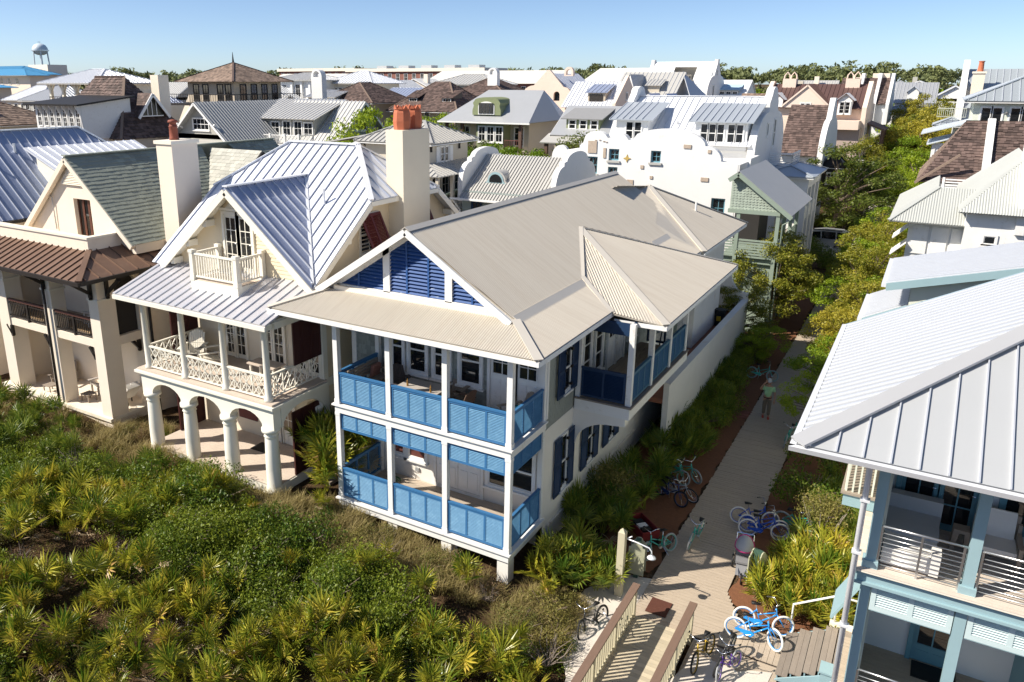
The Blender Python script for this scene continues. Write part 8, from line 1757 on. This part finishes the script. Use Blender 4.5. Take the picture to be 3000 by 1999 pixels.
    MB().obox((-18.75, .95, 1.85), (.55, 0, 0), (0, .32, 0), (0, 0, .06)).build('mattress', FABRIC, T); MB().obox((-18.02, .95, 2.1), (.25, 0, .3), (0, .32, 0), (-.05, 0, .04)).build('back_cushion', FABRIC, T)
    for yy in (.78, 1.12): MB().obox((-18.05, yy, 2.28), (.13, 0, .16), (0, .15, 0), (-.06, 0, .05)).build('pillow', FABRIC, T)
    w = torus(MB(), (-17.95, .6, 1.72), .2, .015, 20, 5).build('wheel', DARKM, T)
    for x in (-19.2, -18.4): MB().box(x-.02, x+.02, .65, .69, 1.5, 1.8).box(x-.02, x+.02, 1.21, 1.25, 1.5, 1.8).build('leg', DARKM, T)
    adirondack(-19.6, 1.0, 4.72, R(-110), 'white round backed chair on the upper cream porch', WHITE); adirondack(-18.9, 1.3, 4.72, R(-80), 'white chair beside the upper corner pillar', WHITE)
    # aqua house upper deck
    z = 4.61; T = thing('daybed', 'white upholstered daybed with grey blanket behind the steel railing', 'daybed', (9.55, .3, z))
    MB().box(9.08, 10.05, -.65, 1.1, z+.05, z+.42).build('base', FABRIC, T); MB().box(9.02, 10.1, 1.1, 1.35, z, z+.85).build('headrest', M('grey_fabric', (.42,.44,.46), .9, .06, 6, bump=.2), T); MB().box(9.06, 10.07, .1, 1.12, z+.42, z+.52).build('blanket', M('grey_fabric', (.42,.44,.46)), T); MB().box(9.95, 10.12, -.68, -.3, z+.05, z+.55).build('side_bolster', FABRIC, T)
    T = thing('armchair', 'teak armchair with white cushions on the aqua deck', 'chair', (11.1, .7, z))
    MB().box(10.8, 11.45, .4, 1.05, z+.3, z+.45).build('seat_cushion', FABRIC, T); MB().obox((11.12, 1.1, z+.72), (.3, 0, 0), (0, .08, .28), (0, .05, -.015)).build('back_cushion', FABRIC, T)
    for x in (10.72, 11.5): MB().box(x-.04, x+.04, .3, 1.15, z+.56, z+.62).box(x-.035, x+.035, .32, .4, z, z+.56).box(x-.035, x+.035, 1.05, 1.13, z, z+.8).build('arm_frame', TEAK, T)
    MB().box(10.7, 11.5, 1.12, 1.17, z+.3, z+.95).build('back_frame', TEAK, T)
    o = MB().prism([(10.32, .75, z), (10.4, .75, z), (10.45, .75, z+.42), (10.55, .75, z+.42), (10.58, .75, z), (10.66, .75, z), (10.64, .75, z+.5), (10.34, .75, z+.5)], (0, .3, 0)).build('side_table', TEAK); tag(o, 'small wooden side table between daybed and armchair', 'table')
    o = MB().box(11.75, 12.6, .2, .9, z, z+.5).box(11.72, 12.63, .17, .93, z+.5, z+.56).build('storage_chest', M('teal_paint', (.02,.26,.26), .5)); tag(o, 'teal storage chest beside the armchair', 'chest')
furniture()
# ------------------------------------------------------------------ car
def car():
    T = thing('parked_car', 'silver minivan parked across the end of the boardwalk', 'car', (1.0, 58.1, 0)); x0, yy = -1.4, 57.2; SV = M('silver_car_paint', (.52,.53,.54), .28, .03, 2, metal=.4, coat=.5); W = 1.85
    prof = [(0,.35), (-.02,.75), (.05,1.0), (.12,1.05), (.35,1.55), (.7,1.72), (2.2,1.75), (3.1,1.62), (3.9,1.1), (4.7,.98), (4.95,.75), (4.95,.35)]
    prof = [(4.95-p[0], p[1]) for p in prof]
    low = [p for p in prof]
    MB().prism([(x0+p[0], yy, p[1]) for p in [(0,.35),(0,.75),(.25,.98),(1.05,1.1),(4.83,1.08),(4.97,.75),(4.95,.35)]], (0, W, 0)).build('body', SV, T)
    MB().prism([(x0+p[0], yy+.1, p[1]) for p in [(1.05,1.1),(1.85,1.62),(2.75,1.75),(4.25,1.72),(4.6,1.55),(4.83,1.08)]], (0, W-.2, 0)).build('cabin', GLASS, T)
    MB().prism([(x0+p[0], yy+.08, p[1]) for p in [(1.8,1.6),(2.75,1.74),(4.25,1.72),(4.62,1.55),(4.62,1.6),(4.25,1.79),(2.75,1.81),(1.8,1.66)]], (0, W-.16, 0)).build('roof', SV, T)
    for x in (2.55, 3.75): MB().prism([(x0+x, yy+.085, 1.1), (x0+x+.1, yy+.085, 1.1), (x0+x+.06, yy+.085, 1.74), (x0+x-.04, yy+.085, 1.74)], (0, .03, 0)).build('pillar', SV, T)
    for x in (.95, 4.0):
        for y in (yy+.1, yy+W-.1):
            w = MB().tube([(x0+x, y-.11, .34), (x0+x, y+.11, .34)], .34, 18).build('wheel', BLACK, T, smooth=False); MB().tube([(x0+x, y-.125, .34), (x0+x, y+.125, .34)], .2, 10).build('rim', CHROME, w)
    for y in (yy+.02, yy+W-.28): MB().box(x0+4.86, x0+5.0, y, y+.26, .85, 1.1).build('tail_light', M('red_lens', (.4,.01,.01), .2), T); MB().box(x0-.02, x0+.1, y, y+.26, .68, .85).build('headlight', CHROME, T)
    MB().box(x0+4.9, x0+5.03, yy+.1, yy+W-.1, .38, .6).build('bumper', SV, T)
    MB().box(x0+1.9, x0+4.2, yy+.2, yy+.24, 1.8, 1.87).build('roof_rail', BLACK, T)
car()
# ------------------------------------------------------------------ people
def person(label, x, y, z, rz, shirt, pants, skin, hat, shoes, stride=.2, arm_up=True, s=1.):
    P = thing('person', label, 'person', (0,0,0))
    def skinmesh(name, pts, edges, rad, m, sub=2, root=0, parent=P):
        me = bpy.data.meshes.new(name); me.from_pydata([Vector(p) for p in pts], edges, []); me.materials.append(m); o = bpy.data.objects.new(name, me); COL.objects.link(o); o.parent = parent
        md = o.modifiers.new('skin', 'SKIN'); sv = me.skin_vertices[0].data
        for i, r in enumerate(rad): sv[i].radius = (r, r) if not isinstance(r, tuple) else r; sv[i].use_root = i == root
        o.modifiers.new('sub', 'SUBSURF').levels = sub; o.modifiers['sub'].render_levels = sub; return o
    h = .93; a = stride
    # facing +x locally; body as one skin: legs, torso, neck, head, arms
    pts = [(0,0,h), (0,.09,h-.03), (.06*a*5,.10,.52), (.04*a*5-.12*a,.10,.09), (.04*a*5+.1,.11,.04), (0,-.09,h-.03), (-.01,-.10,.5), (-.22*a*3,-.10,.10), (-.22*a*3+.14,-.11,.04),
           (0,0,1.12), (0,0,1.33), (0,0,1.47), (.02,0,1.55), (.03,0,1.62), (.03,0,1.70),
           (0,.19,1.42), (.02,.27,1.16), (.08,.28,.92), (.10,.27,.84), (0,-.19,1.42)]
    ed = [(0,1),(1,2),(2,3),(3,4),(0,5),(5,6),(6,7),(7,8),(0,9),(9,10),(10,11),(11,12),(12,13),(13,14),(11,15),(15,16),(16,17),(17,18),(11,19)]
    rad = [(.15,.12),.105,.07,.05,.04,.105,.07,.05,.04,(.155,.125),(.17,.13),(.13,.10),.055,(.085,.09),(.08,.085),.07,.05,.038,.035,.07]
    if arm_up: pts += [(.06,-.34,1.30), (.16,-.20,1.62), (.14,-.13,1.70)]
    else: pts += [(.02,-.27,1.16), (.06,-.28,.92), (.08,-.27,.84)]
    ed += [(19,20),(20,21),(21,22)]; rad += [.05,.04,.035]
    body = skinmesh('body', pts, ed, rad, skin)
    # clothing just outside the body
    skinmesh('trousers', [(0,0,h+.06), (0,0,h-.02), (0,.09,h-.08), pts[2], (pts[3][0],pts[3][1],.1), (0,-.09,h-.08), pts[6], (pts[7][0],pts[7][1],.12)], [(0,1),(1,2),(2,3),(3,4),(1,5),(5,6),(6,7)], [(.175,.14),(.175,.145),.12,.085,.075,.12,.085,.075], pants, 2, 1)
    sh = [(0,0,h+.03), (0,0,1.15), (0,0,1.33), (0,0,1.46), (0,.19,1.43), (.015,.25,1.22), (0,-.19,1.43), ((.03,-.29,1.33) if arm_up else (.015,-.25,1.22))]
    skinmesh('shirt', sh, [(0,1),(1,2),(2,3),(3,4),(4,5),(3,6),(6,7)], [(.185,.15),(.18,.15),(.195,.155),(.14,.12),.09,.075,.09,.075], shirt, 2, 2)
    MB().lathe([(.178,0), (.182,.02), (.178,.04)], (0, 0, h+.02), 16, False).build('belt', BLACK, P, smooth=True, world=False)
    q = MB(); q.lathe([(.0,.12), (.06,.11), (.095,.06), (.1,.0), (.1,-.02)], (.02, 0, 1.73), 14, False); q.add([(.09,-.08,1.735), (.09,.08,1.735), (.2,.05,1.715), (.2,-.05,1.715)], [(0,1,2,3)]); q.build('cap', hat, P, smooth=True, world=False)
    f = MB(); f.add([(.115,-.012,1.645), (.115,.012,1.645), (.135,0,1.62), (.112,0,1.67)], [(0,1,2), (0,2,3), (1,3,2)]); f.build('nose', skin, P, world=False)
    for sy in (-.033, .033): MB().lathe([(0,-.008), (.009,0), (0,.008)], (.108, sy, 1.665), 8).build('eye', BLACK, P, world=False)
    for sy in (-.09, .09): MB().lathe([(0,-.03), (.018,0), (0,.03)], (.02, sy, 1.65), 8).build('ear', skin, P, world=False)
    MB().box(.1, .113, -.025, .025, 1.588, 1.6).build('mouth', M('lips', (.30,.12,.10), .6), P, world=False)
    HP = [(.12,.27,.82), (.14,-.12,1.72) if arm_up else (.10,-.27,.82)]
    for k, c in enumerate(HP):
        up = k == 1 and arm_up; c = Vector(c); dz = 1 if up else -1
        q = MB(); q.obox(c, (.012,0,0), (0,.036,0), (0,0,.042)); 
        for i, l in enumerate((.062, .072, .068, .055)): yy = -.028+.0185*i; q.tube([c+Vector((0, yy, dz*.04)), c+Vector((.012, yy, dz*(.04+l*.55))), c+Vector((.035, yy, dz*(.04+l)))], [.009, .0085, .007], 5)
        q.tube([c+Vector((.01, .034, 0)), c+Vector((.03, .055, dz*.03)), c+Vector((.045, .05, dz*.055))], [.01, .009, .007], 5); q.build('hand', skin, P, smooth=True, world=False)
    for j in (4, 8): p = pts[j]; MB().add([(p[0]-.16, p[1]-.045, 0), (p[0]+.1, p[1]-.045, 0), (p[0]+.14, p[1], 0), (p[0]+.1, p[1]+.045, 0), (p[0]-.16, p[1]+.045, 0), (p[0]-.15, p[1]-.04, .1), (p[0]+.0, p[1]-.04, .085), (p[0]+.1, p[1], .045), (p[0]+.0, p[1]+.04, .085), (p[0]-.15, p[1]+.04, .1)], [(0,1,2,3,4), (0,5,6,1), (1,6,7,2), (2,7,8,3), (3,8,9,4), (4,9,5,0), (5,9,8,7,6)]).build('shoe', shoes, P, world=False)
    place(P, (x, y, z), rz, s); return P
SKIN = M('skin', (.48,.27,.18), .6, .05, 8)
person('person in pale green polo and khaki trousers with one hand raised to the face', 4.05, 17.0, .035, R(-80), M('pale_green_shirt', (.40,.66,.36), .85, .06, 6, bump=.15), M('khaki_trousers', (.20,.16,.12), .9, .08, 6), SKIN, M('pale_cap', (.5,.5,.48), .8), M('red_shoes', (.45,.08,.05), .7))
person('distant walker in white top and red shorts at the path under the trees', 4.3, 93, .03, R(90), M('white_shirt', (.7,.68,.66), .9), M('red_shorts', (.50,.07,.05), .9), SKIN, M('white_cap', (.7,.7,.68), .8), FABRIC, .15, False)
